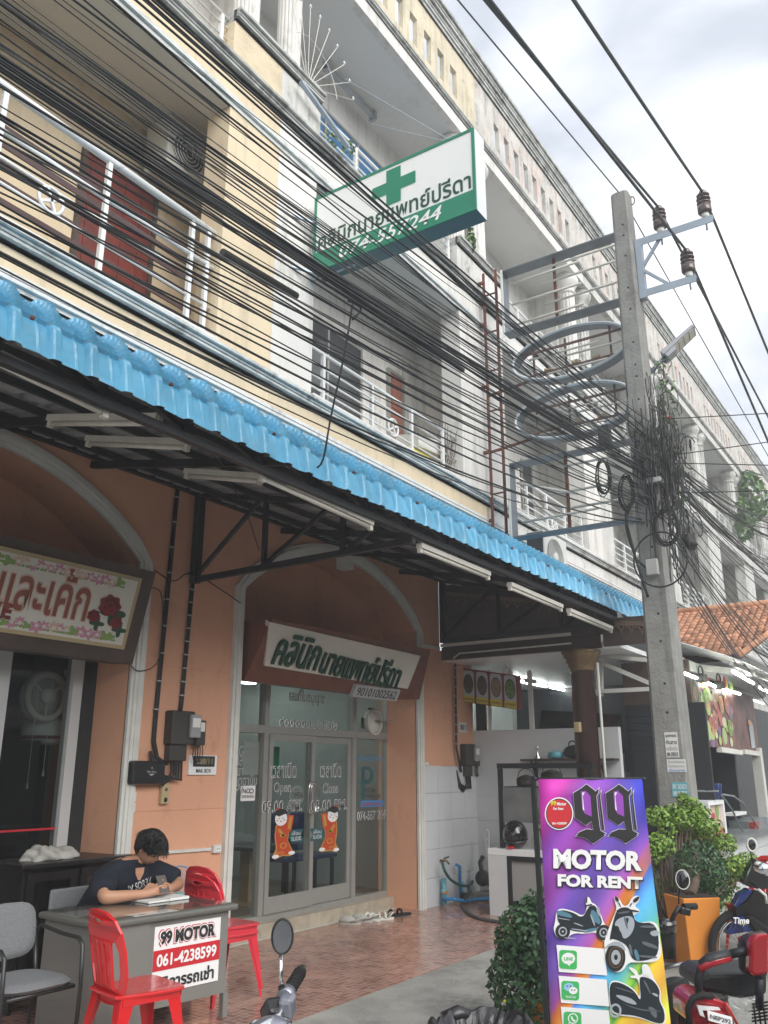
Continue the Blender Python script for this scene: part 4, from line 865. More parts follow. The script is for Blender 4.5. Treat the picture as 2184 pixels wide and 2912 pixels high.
for zc, lab in ((7.05, 'upper'), (6.19, 'lower')):
    s_ = thing('empty_sign', lab + ' oval metal hoop of the empty sign skeleton with rusty bars', 'sign skeleton', (FX, 3.7, zc), 'empty sign skeletons')
    yc, ry, rz = 3.70, .82, .35; a = MB(); n = 48
    for i in range(n):
        t0_, t1_ = 2 * math.pi * i / n, 2 * math.pi * (i + 1) / n
        q = [(yc + (ry + d_) * math.cos(t_), zc + (rz + d_) * math.sin(t_)) for d_ in (0, .012) for t_ in (t0_, t1_)]
        a.hexa([(FX, q[0][0], q[0][1]), (FX, q[1][0], q[1][1]), (FX, q[3][0], q[3][1]), (FX, q[2][0], q[2][1])], [(FX + .2, q[0][0], q[0][1]), (FX + .2, q[1][0], q[1][1]), (FX + .2, q[3][0], q[3][1]), (FX + .2, q[2][0], q[2][1])])
    a.build('hoop', 'hoop_shaded', s_); MB().ring((FX - .004, yc, zc), YA, ZA, ry + .006, rz + .006, .020, 48, 4).build('rim', 'rim_pale', s_)
    for dz in (.17, -.17): MB().bar((FX + .1, yc - .72, zc + dz), (FX + .1, yc + .72, zc + dz), .028).build('cross_bar', 'rust_grey', s_)
    for dy in (-.55, .08, .55): MB().bar((FX + .1, yc + dy, zc - .25), (FX + .1, yc + dy, zc + .26), .025).build('inner_post', 'rust_grey', s_)
    for y0_, y1_, dz in ((4.3, 3.3, .06), (3.9, 2.95, -.02), (4.2, 3.2, -.22)): MB().tube([(FX + .06, y0_, zc + dz), (FX + .06, y1_, zc + dz)], .016, 8).build('neon_tube', 'tube_white', s_)
    for yy in (3.3, 3.6, 4.0): MB().box(FX + .08, FX + .13, yy, yy + .1, zc - .15, zc - .12).build('lamp_holder', 'wood_light', s_)
    MB().bar((FX + .1, 4.98, zc - .30), (FX + .1, 4.35, zc - .24), .03).build('arm', 'rust', s_)
ld = thing('ladder_frame', 'rusty upright lattice bolted to the party wall carrying the empty signs', 'frame', (FX, 4.75, 4.5))
for y in (4.98, 4.78): MB().bar((FX + .1, y, 4.55), (FX + .1, y, 8.75), .032).build('upright', 'rust', ld)
z = 4.65
while z < 8.7: MB().bar((FX + .1, 4.98, z), (FX + .1, 4.78, z), .02).build('rung', 'rust', ld); z += .62
for z in (4.9, 5.9, 6.9, 7.9, 8.6): MB().bar((FX + .1, 4.98, z), (FX + .1, F, z), .04).build('bracket', 'rust', ld)
# outdoor unit on the canopy
r = aircon((11.1, 11.95, 4.62, 4.9, 4.22, 4.92), 'large clean outdoor unit standing behind the blue canopy edge')
r = [o for o in bpy.data.objects if o.get('label', '').startswith('large clean outdoor')][0]
MB().lathe([(.29, 0), (.29, .006)], (11.48, 4.612, 4.57), 'y', 32).build('fan_recess', 'ac_dark', r)
g_ = MB()
for i in range(9): g_.ring((11.48, 4.606, 4.57), XA, ZA, .05 + i * .029, .05 + i * .029, .004, 32, 4)
for i in range(36): an = 2 * math.pi * i / 36; d_ = Vector((math.cos(an), 0, math.sin(an))); g_.bar(Vector((11.48, 4.606, 4.57)) + d_ * .05, Vector((11.48, 4.606, 4.57)) + d_ * .285, .004)
g_.build('grille', 'ac_white', r); MB().lathe([(.09, 0), (.09, .01)], (11.48, 4.602, 4.57), 'y', 20).build('hub', 'ac_white', r)
MB().box(11.09, 11.099, 4.64, 4.88, 4.26, 4.9).build('side_coil', 'ac_dark', r)
# ================================================================== POLE
PXX, PYY = 9.5, 2.637
pl = thing('utility_pole', 'tall tapering square concrete pole carrying cables, insulators and street lamp', 'pole', (PXX, PYY, 0))
HT = 8.72; b_, t_ = .180, .108
def sq(h, z, c=.03): return [(PXX + x, PYY + y, z) for x, y in ((-h + c, -h), (h - c, -h), (h, -h + c), (h, h - c), (h - c, h), (-h + c, h), (-h, h - c), (-h, -h + c))]
a = MB(); q = []
zz = [0, 2, 4, 6, 8, HT - .03, HT]
for i, z in enumerate(zz): h = b_ + (t_ - b_) * z / HT - (.03 if i == len(zz) - 1 else 0); q += sq(h, z)
f = [(i * 8 + j, i * 8 + (j + 1) % 8, (i + 1) * 8 + (j + 1) % 8, (i + 1) * 8 + j) for i in range(len(zz) - 1) for j in range(8)] + [tuple(range(7, -1, -1)), tuple((len(zz) - 1) * 8 + j for j in range(8))]
a.add(q, f, False).build('shaft', 'concrete_pole', pl)
z = 1.9
while z < 8.6:
    h = b_ + (t_ - b_) * z / HT; MB().lathe([(.014, 0), (.014, .003)], (PXX - h - .002, PYY - .02, z), 'x', 8).build('bolt_hole', 'dark_void', pl); z += random.choice((.15, .3, .45))
# crossarms
def arm(z, y1, nm): 
    MB().box(PXX - .04, PXX + .04, y1, PYY - .12, z, z + .012).box(PXX - .04, PXX - .03, y1, PYY - .12, z - .085, z - .0).build(nm, 'galv', pl)
arm(7.96, 1.57, 'crossarm'); arm(7.24, 1.84, 'crossarm')
MB().box(PXX - .05, PXX + .05, PYY - .20, PYY - .125, 7.14, 7.97).build('arm_bracket', 'galv', pl)
MB().bar((PXX, PYY - .18, 7.58), (PXX, PYY - .42, 7.90), .035).bar((PXX, PYY - .18, 7.55), (PXX, PYY - .48, 7.24), .035).build('brace', 'galv', pl)
ins = []
for y, z in ((2.19, 7.972), (1.655, 7.972), (1.92, 7.252)):
    k = MB().lathe([(.045, .0), (.045, .07)], (PXX, y, z), n=16); k.build('insulator_base', 'ac_white', pl)
    MB().lathe([(.07, .071), (.082, .09), (.082, .17), (.05, .185), (.08, .20), (.085, .215), (.045, .225), (.045, .245), (.08, .255), (.085, .27), (.045, .28), (.045, .30), (.075, .31), (.078, .325), (.04, .34), (.05, .36), (.035, .39), (.001, .395)], (PXX, y, z), n=22).build('insulator', 'insulator', pl)
    MB().tube([(PXX, y, z - .16), (PXX, y, z)], .012, 6).build('pin', 'galv', pl); ins.append(Vector((PXX, y, z + .38)))
# street lamp
p0 = PX(1405, 805, PXX + .15); p1 = PX(1436, 772, PXX + .25); p2 = PX(1500, 712, PXX + .35)
sl_ = thing('street_lamp', 'flat grey LED street lamp on a short arm from the concrete pole', 'street lamp', p0)
MB().tube([p0, p1], .028, 10).build('arm', 'galv', sl_)
d = (p2 - p1).normalized(); s_ = Vector((1, 0, 0)); s_ = (s_ - d * s_.dot(d)).normalized(); u_ = d.cross(s_) ; u_ = u_ if u_.z > 0 else -u_
MB().hexa([p1 - d * .02 + s_ * a_ + u_ * b2 for a_, b2 in ((-.12, -.02), (.12, -.02), (.12, .04), (-.12, .04))], [p2 + s_ * a_ + u_ * b2 for a_, b2 in ((-.11, -.02), (.11, -.02), (.11, .02), (-.11, .02))]).build('head', 'lamp_grey', sl_, bevel=.008)
L_ = (p2 - p1).length
for i in range(4): c0, c1 = p1 + d * (L_ * (.28 + .17 * i)), p1 + d * (L_ * (.28 + .17 * i + .14)); MB().hexa([c0 + s_ * a_ - u_ * b2 for a_, b2 in ((-.09, .02), (.09, .02), (.09, .028), (-.09, .028))], [c1 + s_ * a_ - u_ * b2 for a_, b2 in ((-.09, .02), (.09, .02), (.09, .028), (-.09, .028))]).build('led_panel', 'led_panel', sl_)
MB().bar(p1 + d * .0 - u_ * .02, p1 + d * .14 - u_ * .02, .2, .07).build('driver_box', 'lamp_grey', sl_)
# ------------------------------------------------ high-voltage lines
def span(P, Q, sag, n=14): return [P.lerp(Q, i / n) - Vector((0, 0, sag * 4 * (i / n) * (1 - i / n))) for i in range(n + 1)]
HVG = 'thick high lines on the insulators'
for (x0, y0), I, (x1, y1), lab in (((1050, -10), ins[0], (1659, 900), 'thick black line over the inner upper insulator'), ((1240, -10), ins[1], (1665, 775), 'thick black line over the outermost insulator, nearest the street'), ((1040, -10), ins[2], (1662, 960), 'thick black line over the lower insulator')):
    B0 = PY(x0 + (0 if I is not ins[2] else 20), y0, I.y - .05 if I is not ins[2] else I.y - .05); dirn = (I - B0).normalized(); A0 = I - dirn * ((I - B0).length * 2.6)
    pts = span(A0, I, .06, 20)[:-1]; far = PY(x1, y1, I.y + .05); far = I + (far - I).normalized() * max(25, (far - I).length)
    far = I + (PY(x1, y1, I.y - .02) - I).normalized() * 24
    pts += span(I, far, .0, 12); tag(MB().tube(pts, .017, 6).build('power_line', 'cable_grey'), lab, 'power line')
TP = Vector((PXX, PYY, HT)); B0 = PY(985, -5, PYY - .02); far = TP + (PX(1659, 1020, 18) - TP).normalized() * 26
tag(MB().tube(span(TP + (B0 - TP) * 2.2, TP, .0) + span(TP, TP + (PY(1659, 985, PYY - .3) - TP).normalized() * 25, 0), .008, 5).build('earth_wire', 'cable_grey'), 'thin wire running over the very top of the concrete pole', 'wire')
MB().ring(TP + Vector((.06, -.12, -.1)), YA, ZA, .03, .06, .008, 14, 5).build('hook', 'rust', pl)
# ------------------------------------------------ bundle of overhead cables (each its own)
CG = 'overhead cables running left from the pole'
def cable(yl, yr, Yl, rad, sag, lab, xr=1395, m='cable_black', grp=CG):
    L0 = PY(0, yl, Yl); R0 = PX(xr, yr, PXX - .1); R0.y += random.uniform(-.02, .05)
    e0 = L0 + (L0 - R0) * 1.6
    pts = [e0] ; n = 16; d0 = (R0 - L0) / n
    pts += [L0 + d0 * i - Vector((0, 0, sag * 4 * (i / n) * (1 - i / n))) + Vector((0, 0, random.uniform(-.006, .006) if 0 < i < n else 0)) for i in range(n + 1)]
    # slope continuity before L0
    pts[0] = L0 - (pts[2] - pts[1]).normalized() * 12
    return tag(MB().tube(pts, rad * .54, 6).build('overhead_cable', m), lab, 'cable', grp)
random.seed(5)
base_lab = 'black overhead cable in the thick bundle crossing the balconies to the pole'
for i in range(40):
    yl = random.gauss(150, 125); yr = 1010 + (yl - 150) * .30 + random.uniform(-45, 45)
    cable(yl, yr, random.uniform(2.45, 2.85), random.choice((.005, .006, .007, .009, .011)), random.uniform(.0, .12), base_lab, xr=random.uniform(1370, 1430), m=random.choice(('cable_black', 'cable_black', 'cable_grey')))
for i in range(8):                                # tight dark core of the bundle
    yl = 118 + i * 5 + random.uniform(-4, 4); cable(yl, 1000 + i * 5, 2.62 + random.uniform(-.03, .03), random.choice((.009, .012, .014)), .05, base_lab)
for i, (yl, yr) in enumerate(((-290, 930), (-281, 938), (-270, 945), (-255, 952), (-180, 900), (-150, 985), (-90, 960))):
    cable(yl, yr, 2.55, (.013, .013, .008, .012, .004, .009, .006)[i], .02, 'black overhead cable in the upper group crossing in front of the cross sign', grp='overhead cables in the upper group')
for i, (yl, yr, rd, sg_) in enumerate(((545, 1130, .012, .20), (552, 1128, .009, .22), (578, 1132, .007, .24), (440, 1110, .009, .16), (400, 1100, .007, .15), (470, 1122, .012, .16), (360, 1090, .012, .10), (330, 1080, .010, .10), (290, 1060, .009, .1))):
    cable(yl, yr, 2.75, rd, sg_, 'black overhead cable in the lower group sagging close above the blue canopy', grp='overhead cables in the lower group')
tag(MB().tube([PY(1000 - 205, 660, 2.6), PY(1000, 800, 2.62)], .017, 8).build('cable_sleeve', 'cable_black'), 'fat black sleeve on the cable bundle right of the cross sign', 'sleeve')
tag(MB().tube([PY(480, 545, 2.8), PY(640, 640, 2.8)], .022, 8).build('cable_sleeve', 'cable_grey'), 'grey sleeve lying along the cables in front of the cream pier', 'sleeve')
# cables leaving to the right
for i in range(44):
    y0 = random.uniform(960, 1150); y1 = random.uniform(1130, 1560) if i % 3 else random.uniform(1100, 1250)
    y0 = 955 + (y1 - 1100) / 460 * 200 + random.uniform(-25, 25)
    A0 = PX(1425 + random.uniform(-20, 15), y0, PXX + .1); B0 = PY(1668, y1, random.uniform(2.2, 2.6)); 
    pts = span(A0, B0, random.uniform(.0, .25), 12); dd = pts[-1] - pts[-2]; pts.append(pts[-1] + dd.normalized() * 14)
    tag(MB().tube(pts, random.choice((.005, .006, .007, .008)), 5).build('overhead_cable', random.choice(('cable_black', 'cable_grey'))), 'black overhead cable leaving the pole to the right over the tiled roof', 'cable', 'overhead cables running right from the pole')
for y0, y1, lab in ((905, 893, 'highest'), (985, 955, 'second highest'), (1000, 1005, 'third highest'), (1066, 1060, 'lowest')):
    A0 = PX(1440, y0, PXX + .1); B0 = A0 + (PX(1659, y1, PXX + .2) - A0) * 6; tag(MB().tube([A0, B0], .006, 5).build('drop_wire', 'cable_grey'), lab + ' of the thin level wires crossing the street from the pole', 'wire')
# tangle around the pole: one mass of loops, plus the coils one can pick out
random.seed(9); a = MB()
for i in range(300):
    zc = min(6.05, random.gauss(5.05, .45)); c = Vector((PXX + random.uniform(-.28, .30), PYY - .16 + random.gauss(0, .13), zc)); R = random.uniform(.05, .17) if i % 5 else random.uniform(.15, .26); off_ = random.uniform(-.02, .02)
    ax1 = Vector((random.uniform(-1, 1), random.uniform(-1, 1), random.uniform(-1, 1))).normalized(); ax2 = ax1.orthogonal().normalized(); st = random.uniform(0, 6); ln = random.uniform(2, 6)
    a.tube([c + ax1 * (R * math.cos(st + ln * k / 11)) * .6 + Vector((0, 0, 1)) * (R * math.sin(st + ln * k / 11)) + ax2 * off_ for k in range(12)], random.choice((.004, .005, .007)), 4)
for i in range(80):
    y = PYY - .20 + random.gauss(0, .13); z0 = random.uniform(4.5, 5.9); x = PXX - .25 + random.uniform(-.05, .4); bw = random.uniform(-.06, .06); ln_ = random.uniform(.3, 1.2); a.tube([(x + bw * math.sin(k * .7), y + bw * math.sin(k * .6 + 1), z0 - ln_ * k / 5) for k in range(6)], random.choice((.004, .006, .008)), 4)
tag(a.build('cable_tangle', 'cable_black'), 'dense black tangle of telephone cable loops hanging around the concrete pole', 'cable tangle', kind='stuff')
def coil(c, ax1, R1, R2, n, lab, r=.008, m='cable_black'):
    a = MB()
    for i in range(n): a.ring(Vector(c) + Vector((random.uniform(-.03, .03), random.uniform(-.02, .02), random.uniform(-.02, .02))), ax1, ZA, R1 * random.uniform(.75, 1.1), R2 * random.uniform(.9, 1.08), r, 26, 5)
    return tag(a.build('cable_coil', m), lab, 'cable coil')
coil(PX(1303, 1030, PXX - .1), YA, .09, .22, 8, 'slim upright coil of black cable hanging left of the pole', .006)
coil(PX(1355, 1065, PXX - .1), YA, .08, .20, 6, 'small dark coil of cable close to the left side of the pole', .007)
coil(PX(1425, 1205, PXX - .28), YA, .30, .33, 1, 'single wide loop of cable standing in front of the pole below the tangle', .010)
coil(PX(1440, 1140, PXX - .26), YA, .14, .20, 7, 'coil of thin cable tied to the lower part of the tangle', .006)
tag(MB().tube([PX(1478, 1160, PXX + .05), PX(1498, 1182, PXX + .05)], .06, 12).build('splice_closure', 'cable_black'), 'fat black cylindrical splice closure right of the tangle', 'splice closure')
tag(MB().box(PXX - .26, PXX - .19, 2.55, 2.68, 3.66, 3.84).build('junction_box', 'box_grey', bevel=.01), 'small beige junction box fixed low on the pole', 'junction box')
tag(MB().box(PXX - .28, PXX - .18, PYY - .22, PYY - .06, 4.70, 4.76).build('terminal_box', 'box_grey', bevel=.01), 'pale terminal box half buried in the cable tangle', 'terminal box')
tag(MB().box(9.3, 9.4, 2.98, 3.12, 5.25, 5.55).build('distribution_box', 'cable_black', bevel=.01), 'black distribution box hanging left of the pole among the cables', 'distribution box')
tag(MB().ball(PX(1441, 904, PXX + .3), .05, 1.3, 1, .5, 8).build('cable_clamp', 'red_print'), 'small red clamp on the highest level wire by the pole', 'clamp')
for s_ in (0, 1): loose('hanging_cable', ['long', 'short'][s_] + ' thick cable drooping down the left face of the pole below the tangle', [PX(1370, 1080, PXX - .2), PX(1352, 1110 + s_ * 20, PXX - .25), PX(1372, 1200, PXX - .25), PX(1400, 1290 - s_ * 60, PXX - .2)], .016 - .004 * s_)
loose('pipe', 'blue water pipe running up along the left of the pole', [PX(1411, 1370, PXX + .3), PX(1413, 1450, PXX + .3), PX(1420, 1600, PXX + .3), PX(1430, 1715, PXX + .3)], .014, 'sky_blue_pipe', 'pipe', n=8)
# straps and posters on the pole
h4 = b_ + (t_ - b_) * 1.9 / HT
def poster(z0, z1, y0, y1, m, label, lines):
    xx = PXX - (b_ + (t_ - b_) * z0 / HT) - .004; r = thing('paper_notice', label, 'notice', (xx, (y0 + y1) / 2, z0)); MB().box(xx - .002, xx, y0, y1, z0, z1).build('paper', m, r)
    for i, (s_, mm) in enumerate(lines):
        text(s_, mm, r, (xx - .004, (y0 + y1) / 2, z1 - (z1 - z0) * (i + .6) / (len(lines) + .1)), -YA, ZA, (abs(y1 - y0) * .85, (z1 - z0) / (len(lines) + .1) * .7), off=.02)
pp = lambda x, y: PX(x, y, PXX - .2)
a1, a2 = pp(1433, 1582), pp(1466, 1636); poster(a2.z, a1.z, a2.y, a1.y, 'paper', 'white paper notice pasted on the pole, the upper one', [('อุปกรณ์', 'black_print'), ('กันสาด', 'black_print'), ('เหล็กดัด', 'grey_print'), ('084-3395310', 'black_print')])
a1, a2 = pp(1438, 1640), pp(1482, 1668); poster(a2.z, a1.z, a2.y, a1.y, 'paper', 'white paper notice with blue foot pasted on the pole, the middle one', [('รับสมัครงาน', 'grey_print'), ('ติดต่อสอบถาม', 'grey_print'), ('ด่วนมาก', 'pipe_blue')])
a1, a2 = pp(1448, 1690), pp(1487, 1722); poster(a2.z, a1.z, a2.y, a1.y, 'pipe_teal', 'torn light blue notice pasted lowest on the pole', [('081 3626521', 'white_print'), ('089 6567745', 'white_print')])
# creeper leaves on the pole and parapet plant
def leaves(mbx, c, R, n, size, sq=(1, 1, 1), flat=.0):
    for i in range(n):
        while True:
            p = Vector((random.uniform(-1, 1), random.uniform(-1, 1), random.uniform(-1, 1)))
            if .25 < p.length < 1: break
        p = p.normalized() * (p.length ** .45)
        q = Vector(c) + Vector((p.x * R * sq[0], p.y * R * sq[1], p.z * R * sq[2]))
        nrm = (p + Vector((random.gauss(0, .55), random.gauss(0, .55), random.gauss(.25, .5)))).normalized(); a1 = nrm.orthogonal().normalized(); a1 = (Matrix.Rotation(random.uniform(0, 6.28), 3, nrm) @ a1); b1 = nrm.cross(a1); s = size * random.choice((.55, .75, .9, 1, 1, 1.15, 1.35))
        L1 = q - a1 * s; L2 = q + a1 * s; m1 = q + b1 * s * .55 + nrm * s * .12 - a1 * s * .1; m2 = q - b1 * s * .55 + nrm * s * .12 - a1 * s * .1; t1 = q + b1 * s * .42 + a1 * s * .5; t2 = q - b1 * s * .42 + a1 * s * .5
        mbx.add([L1, m1, t1, L2, t2, m2], [(0, 1, 2, 3), (0, 3, 4, 5)], False)
random.seed(3)
a = MB(); 
for z in (6.25, 6.0, 5.75, 5.5, 5.2, 4.85, 4.6): leaves(a, (PXX + .1, PYY - .28, z), .12, 26, .028)
r = thing('climbing_plant', 'sparse green creeper growing up the cable tangle on the pole', 'plant', (PXX, PYY - .25, 4.5)); a.build('foliage', 'leaf_mid', r); MB().tube([(PXX + .1, PYY - .27, 4.4), (PXX + .12, PYY - .3, 5.4), (PXX + .1, PYY - .28, 6.3)], .008, 5).build('stem', 'bark', r)
a = MB(); 
c1, c2 = PY(1627, 1068, F - .25), PY(1608, 1122, F - .25); leaves(a, c1, 1.0, 260, .13, (1.1, .4, .85)); leaves(a, c2, .75, 170, .12, (.9, .4, 1.0))
r = thing('parapet_plant', 'leafy green plant rooted in the far cornice hanging over the columns', 'plant', c1); a.build('foliage', 'leaf_mid', r); MB().tube([c1 + Vector((.3, .4, .6)), c1, c2], .03, 6).build('stem', 'bark', r)
for c_, lab in ((PY(690, 645 / 1.0, F - .05), None),): pass
a = MB(); c1 = PY(718, 302, F + .05); leaves(a, PY(717, 300, F + .05), .10, 40, .03); leaves(a, PY(752, 318, F + .05), .10, 40, .03); r = thing('balcony_weed', 'small weed growing on the top balcony ledge beside the blue window', 'plant', c1); a.build('foliage', 'leaf_mid', r)
a = MB(); c1 = PY(1018, 520, F - .05); leaves(a, c1, .16, 50, .05, (.6, .4, 1.3)); r = thing('ledge_weed', 'weed growing from the ledge behind the outer end of the cross sign', 'plant', c1); a.build('foliage', 'leaf_mid', r)
# ================================================================== FOOD SHOP beyond the orange wall
fs = thing('food_shop', 'open-fronted food shop with white walls and dark timber gable next to the clinic', 'shop', (11.2, 5.9, 0))
# white tiled wall under the orange wall, X 9.75..11.2
nx_, nz_ = 4, 5; n = 0
for i in range(nx_):
    for j in range(nz_):
        w, h = .36, .335; off = .18 if j % 2 else 0
        xa_ = 9.76 + i * w - off * 0; MB().box(xa_, xa_ + w - .004, AW - .03, AW - .002, j * h, (j + 1) * h - .004).build('wall_tile', 'white_tile', fs)
MB().box(9.76, 11.199, AW - .012, AW + .09, -.01, 1.675).build('wall_core', 'white_paint', fs)
MB().box(9.752, 9.765, AW - .04, AW, 0, 1.69).build('edge_trim', 'trim_white', fs); MB().box(9.74, 9.86, AW - .05, AW, 1.68, 1.72).build('ledge', 'trim_white', fs)
MB().box(9.745, 10.26, AW - .02, AW, 3.20, 3.24).box(9.745, 9.765, AW - .02, AW, 1.7, 3.20).build('conduit', 'trim_white', fs)
# side wall facing the camera (plane X = 11.2), white, low part with counter shelf
MB().box(11.2, 11.3, 3.79, 5.899, 1.285, 2.16).build('side_wall', 'white_paint', fs); 
for j in range(4):
    for i in range(6): MB().box(11.185, 11.2, 3.80 + i * .35, 3.80 + (i + 1) * .35 - .004, j * .32, (j + 1) * .32 - .004).build('wall_tile', 'white_tile', fs)
MB().box(11.2, 11.3, 3.79, 5.899, -.01, 1.284).build('side_wall', 'white_paint', fs)
for (y0, y1, z0, z1, m_) in ((4.97, 5.03, 2.16, 2.95, 'trim_white'), (5.62, 5.66, 2.16, 3.0, 'trim_white'), (5.70, 5.85, 2.16, 3.0, 'cabinet_black')): MB().box(11.2, 11.24, y0, y1, z0, z1).build('post', m_, fs)
MB().box(11.26, 11.28, 4.2, 5.6, 2.161, 2.9).build('glass_panel', 'case_glass', fs)
# room behind: ceiling, back wall with glossy panels
MB().box(10.35, 19.5, 3.4, 7.6, 3.06, 3.12).build('ceiling', 'sign_white', fs)
MB().box(10.4, 19.5, 7.0, 7.1, -.01, 3.06).build('back_wall', 'white_paint', fs)
for i in range(6): MB().box(12.6 + i * 1.1, 12.6 + (i + 1) * 1.1 - .012, 6.96, 6.999, 2.2, 3.0).build('glossy_panel', 'ac_white' if 0 else 'panel_gloss', fs) if 'panel_gloss' in MATS else None
mat('panel_gloss', (.55, .60, .59), .16, spec=.8)
for i in range(6): MB().box(12.6 + i * 1.1, 12.6 + (i + 1) * 1.1 - .012, 6.96, 6.999, 1.6, 3.0).build('glossy_panel', 'panel_gloss', fs)
MB().box(10.31, 10.40, 3.62, 5.89, 3.065, 3.24).build('wall_beam', 'column_brown', fs); MB().box(10.285, 10.309, 4.0, 5.89, 3.245, 3.285).build('pipe', 'trim_white', fs)
MB().tube([(10.30, 5.7, 3.08), (10.30, 5.6, 3.14), (10.30, 4.0, 3.15)], .012, 6).build('pipe', 'trim_white', fs)
# timber gable with carved valance following the canopy slope
MB().hexa([(10.36, 5.89, 3.24), (10.36, 3.45, 3.24), (10.36, 3.45, 3.66), (10.36, 5.89, 4.14)], [(10.40, 5.89, 3.24), (10.40, 3.45, 3.24), (10.40, 3.45, 3.66), (10.40, 5.89, 4.14)]).build('gable', 'wood_brown', fs)
MB().box(10.34, 10.36, 2.9, 3.6, 3.08, 3.42).build('gable_end', 'wood_brown', fs)
def valance(P, Q, n, xoff, nm='valance'):
    P, Q = Vector(P), Vector(Q); d = (Q - P) / n; a = MB(); dz = Vector((0, 0, -1)); e = (Q - P).normalized()
    a.hexa([P, Q, Q + dz * .05, P + dz * .05], [p + Vector((.012, 0, 0)) for p in (P, Q, Q + dz * .05, P + dz * .05)]); a.build(nm, 'valance', fs)
    for i in range(n):
        b = P + d * (i + .5) + dz * .05; w = d.length / 2; aa = MB(); aa.ring(b + dz * .03, e, ZA, w * .5, .028, .007, 10, 4)
        for s_ in (-1, 1): aa.ring(b + e * (s_ * w * .62) + dz * .015, e, ZA, w * .28, .018, .006, 8, 4)
        aa.prism([(-w * .35, 0), (w * .35, 0), (0, -.06)], b + dz * .055, e, ZA, (.01, 0, 0)); aa.build('valance_motif', 'valance', fs)
valance((10.33, 5.86, 4.03), (10.33, 3.60, 3.60), 15, 0); valance((10.33, 3.55, 3.40), (10.33, 2.92, 3.33), 5, 0)
# column
MB().lathe([(.165, 0), (.15, .1), (.145, 2.85), (.15, 2.86)], (10.42, 3.93, 0), n=24).build('column', 'column_brown', fs)
MB().lathe([(.145, 2.80), (.165, 2.82), (.15, 2.84), (.18, 2.87), (.17, 2.895), (.20, 2.92), (.19, 2.95), (.23, 2.985), (.22, 3.0), (.245, 3.03), (.245, 3.06)], (10.42, 3.93, 0), n=28).build('capital', 'gold_paint', fs)
MB().tube([(10.4, 3.72, .2), (10.4, 3.72, 2.9)], .018, 8).build('downpipe', 'trim_white', fs)
tag(MB().box(10.2, 10.3, 3.93, 4.0, 2.06, 2.18).build('wall_light', 'beige_bell', bevel=.01), 'small lantern-shaped light fixed on the dark brown column', 'wall light')
# white steel side frame
fr_ = thing('awning_frame', 'white painted triangular steel frame between the brown column and the pole', 'frame', (11.0, 3.5, 2.6))
def wb(p, q, w=.08): MB().bar(PX(*p, 11.0), PX(*q, 11.0), w, .05).build('bar', 'trim_white', fr_)
Zp = lambda x, y: ((1228 + x / 2.469) / K, (1700 + y / 2.469) / K)
for p, q in (((1165, 405), (1540, 440)), ((1180, 400), (1180, 690)), ((1140, 660), (1545, 640)), ((1200, 460), (1530, 600)), ((1540, 480), (1585, 960))): wb(Zp(*p), Zp(*q))
MB().bar(PX(*Zp(1300, 430), 11.6), PX(*Zp(1500, 500), 11.6), .04).build('bar', 'galv', fr_)
# white box frame near the canopy end, dark shutter behind
MB().box(11.5, 11.56, 2.75, 3.78, 0, 2.45).build('shutter_frame', 'dark_void', fs)
for i in range(26): MB().box(11.475, 11.499, 2.95, 3.72, .1 + i * .088, .1 + i * .088 + .082).build('shutter_slat', 'shutter', fs)
MB().box(11.5, 11.56, 2.9, 3.78, 2.45, 3.0).build('transom', 'wood_brown', fs)
MB().box(14.95, 15.05, 3.2, 7.0, 0, 3.05).build('end_wall', 'shutter', fs)
# lit tubes
for (p, q, lab) in (((575, 480), (800, 545), 'left lit tube lamp on the food shop ceiling'), ((830, 550), (1000, 600), 'middle lit tube lamp on the food shop ceiling, touching the left one'), ((1165, 490), (1240, 515), 'short lit stretch of tube lamp right of the brown column')):
    A_, B_ = PZ(*Zp(*p), 3.02), PZ(*Zp(*q), 3.02); A_.y = B_.y = 6.0 + 0; d_ = (PY(*Zp(*q), 6.0) - PY(*Zp(*p), 6.0)); A_ = PY(*Zp(*p), 6.0); B_ = PY(*Zp(*q), 6.0); A_.z = B_.z = 3.03
    r = thing('tube_lamp', lab, 'tube lamp', A_, 'lit tube lamps in the food shop'); MB().bar(A_ + Vector((0, 0, .02)), B_ + Vector((0, 0, .02)), .05, .02).build('housing', 'trim_white', r); MB().tube([A_ - Vector((0, 0, .015)), B_ - Vector((0, 0, .015))], .015, 8).build('tube', 'lit_tube', r)
for (x, y, z, lab) in ((11.0, 5.25, 2.95, 'white dome camera at the left of the food shop ceiling edge'), (11.9, 5.3, 2.9, 'white bullet camera hanging under the food shop ceiling')):
    r = thing('security_camera', lab, 'camera', (x, y, z)); MB().ball((x, y, z), .06, 1, 1, 1, 8).build('body', 'trim_white', r) if 'dome' in lab else MB().bar((x, y + .08, z), (x, y - .09, z - .03), .06).build('body', 'trim_white', r); MB().tube([(x, y, z), (x, y, 3.05)], .015, 6).build('mount', 'trim_white', r)
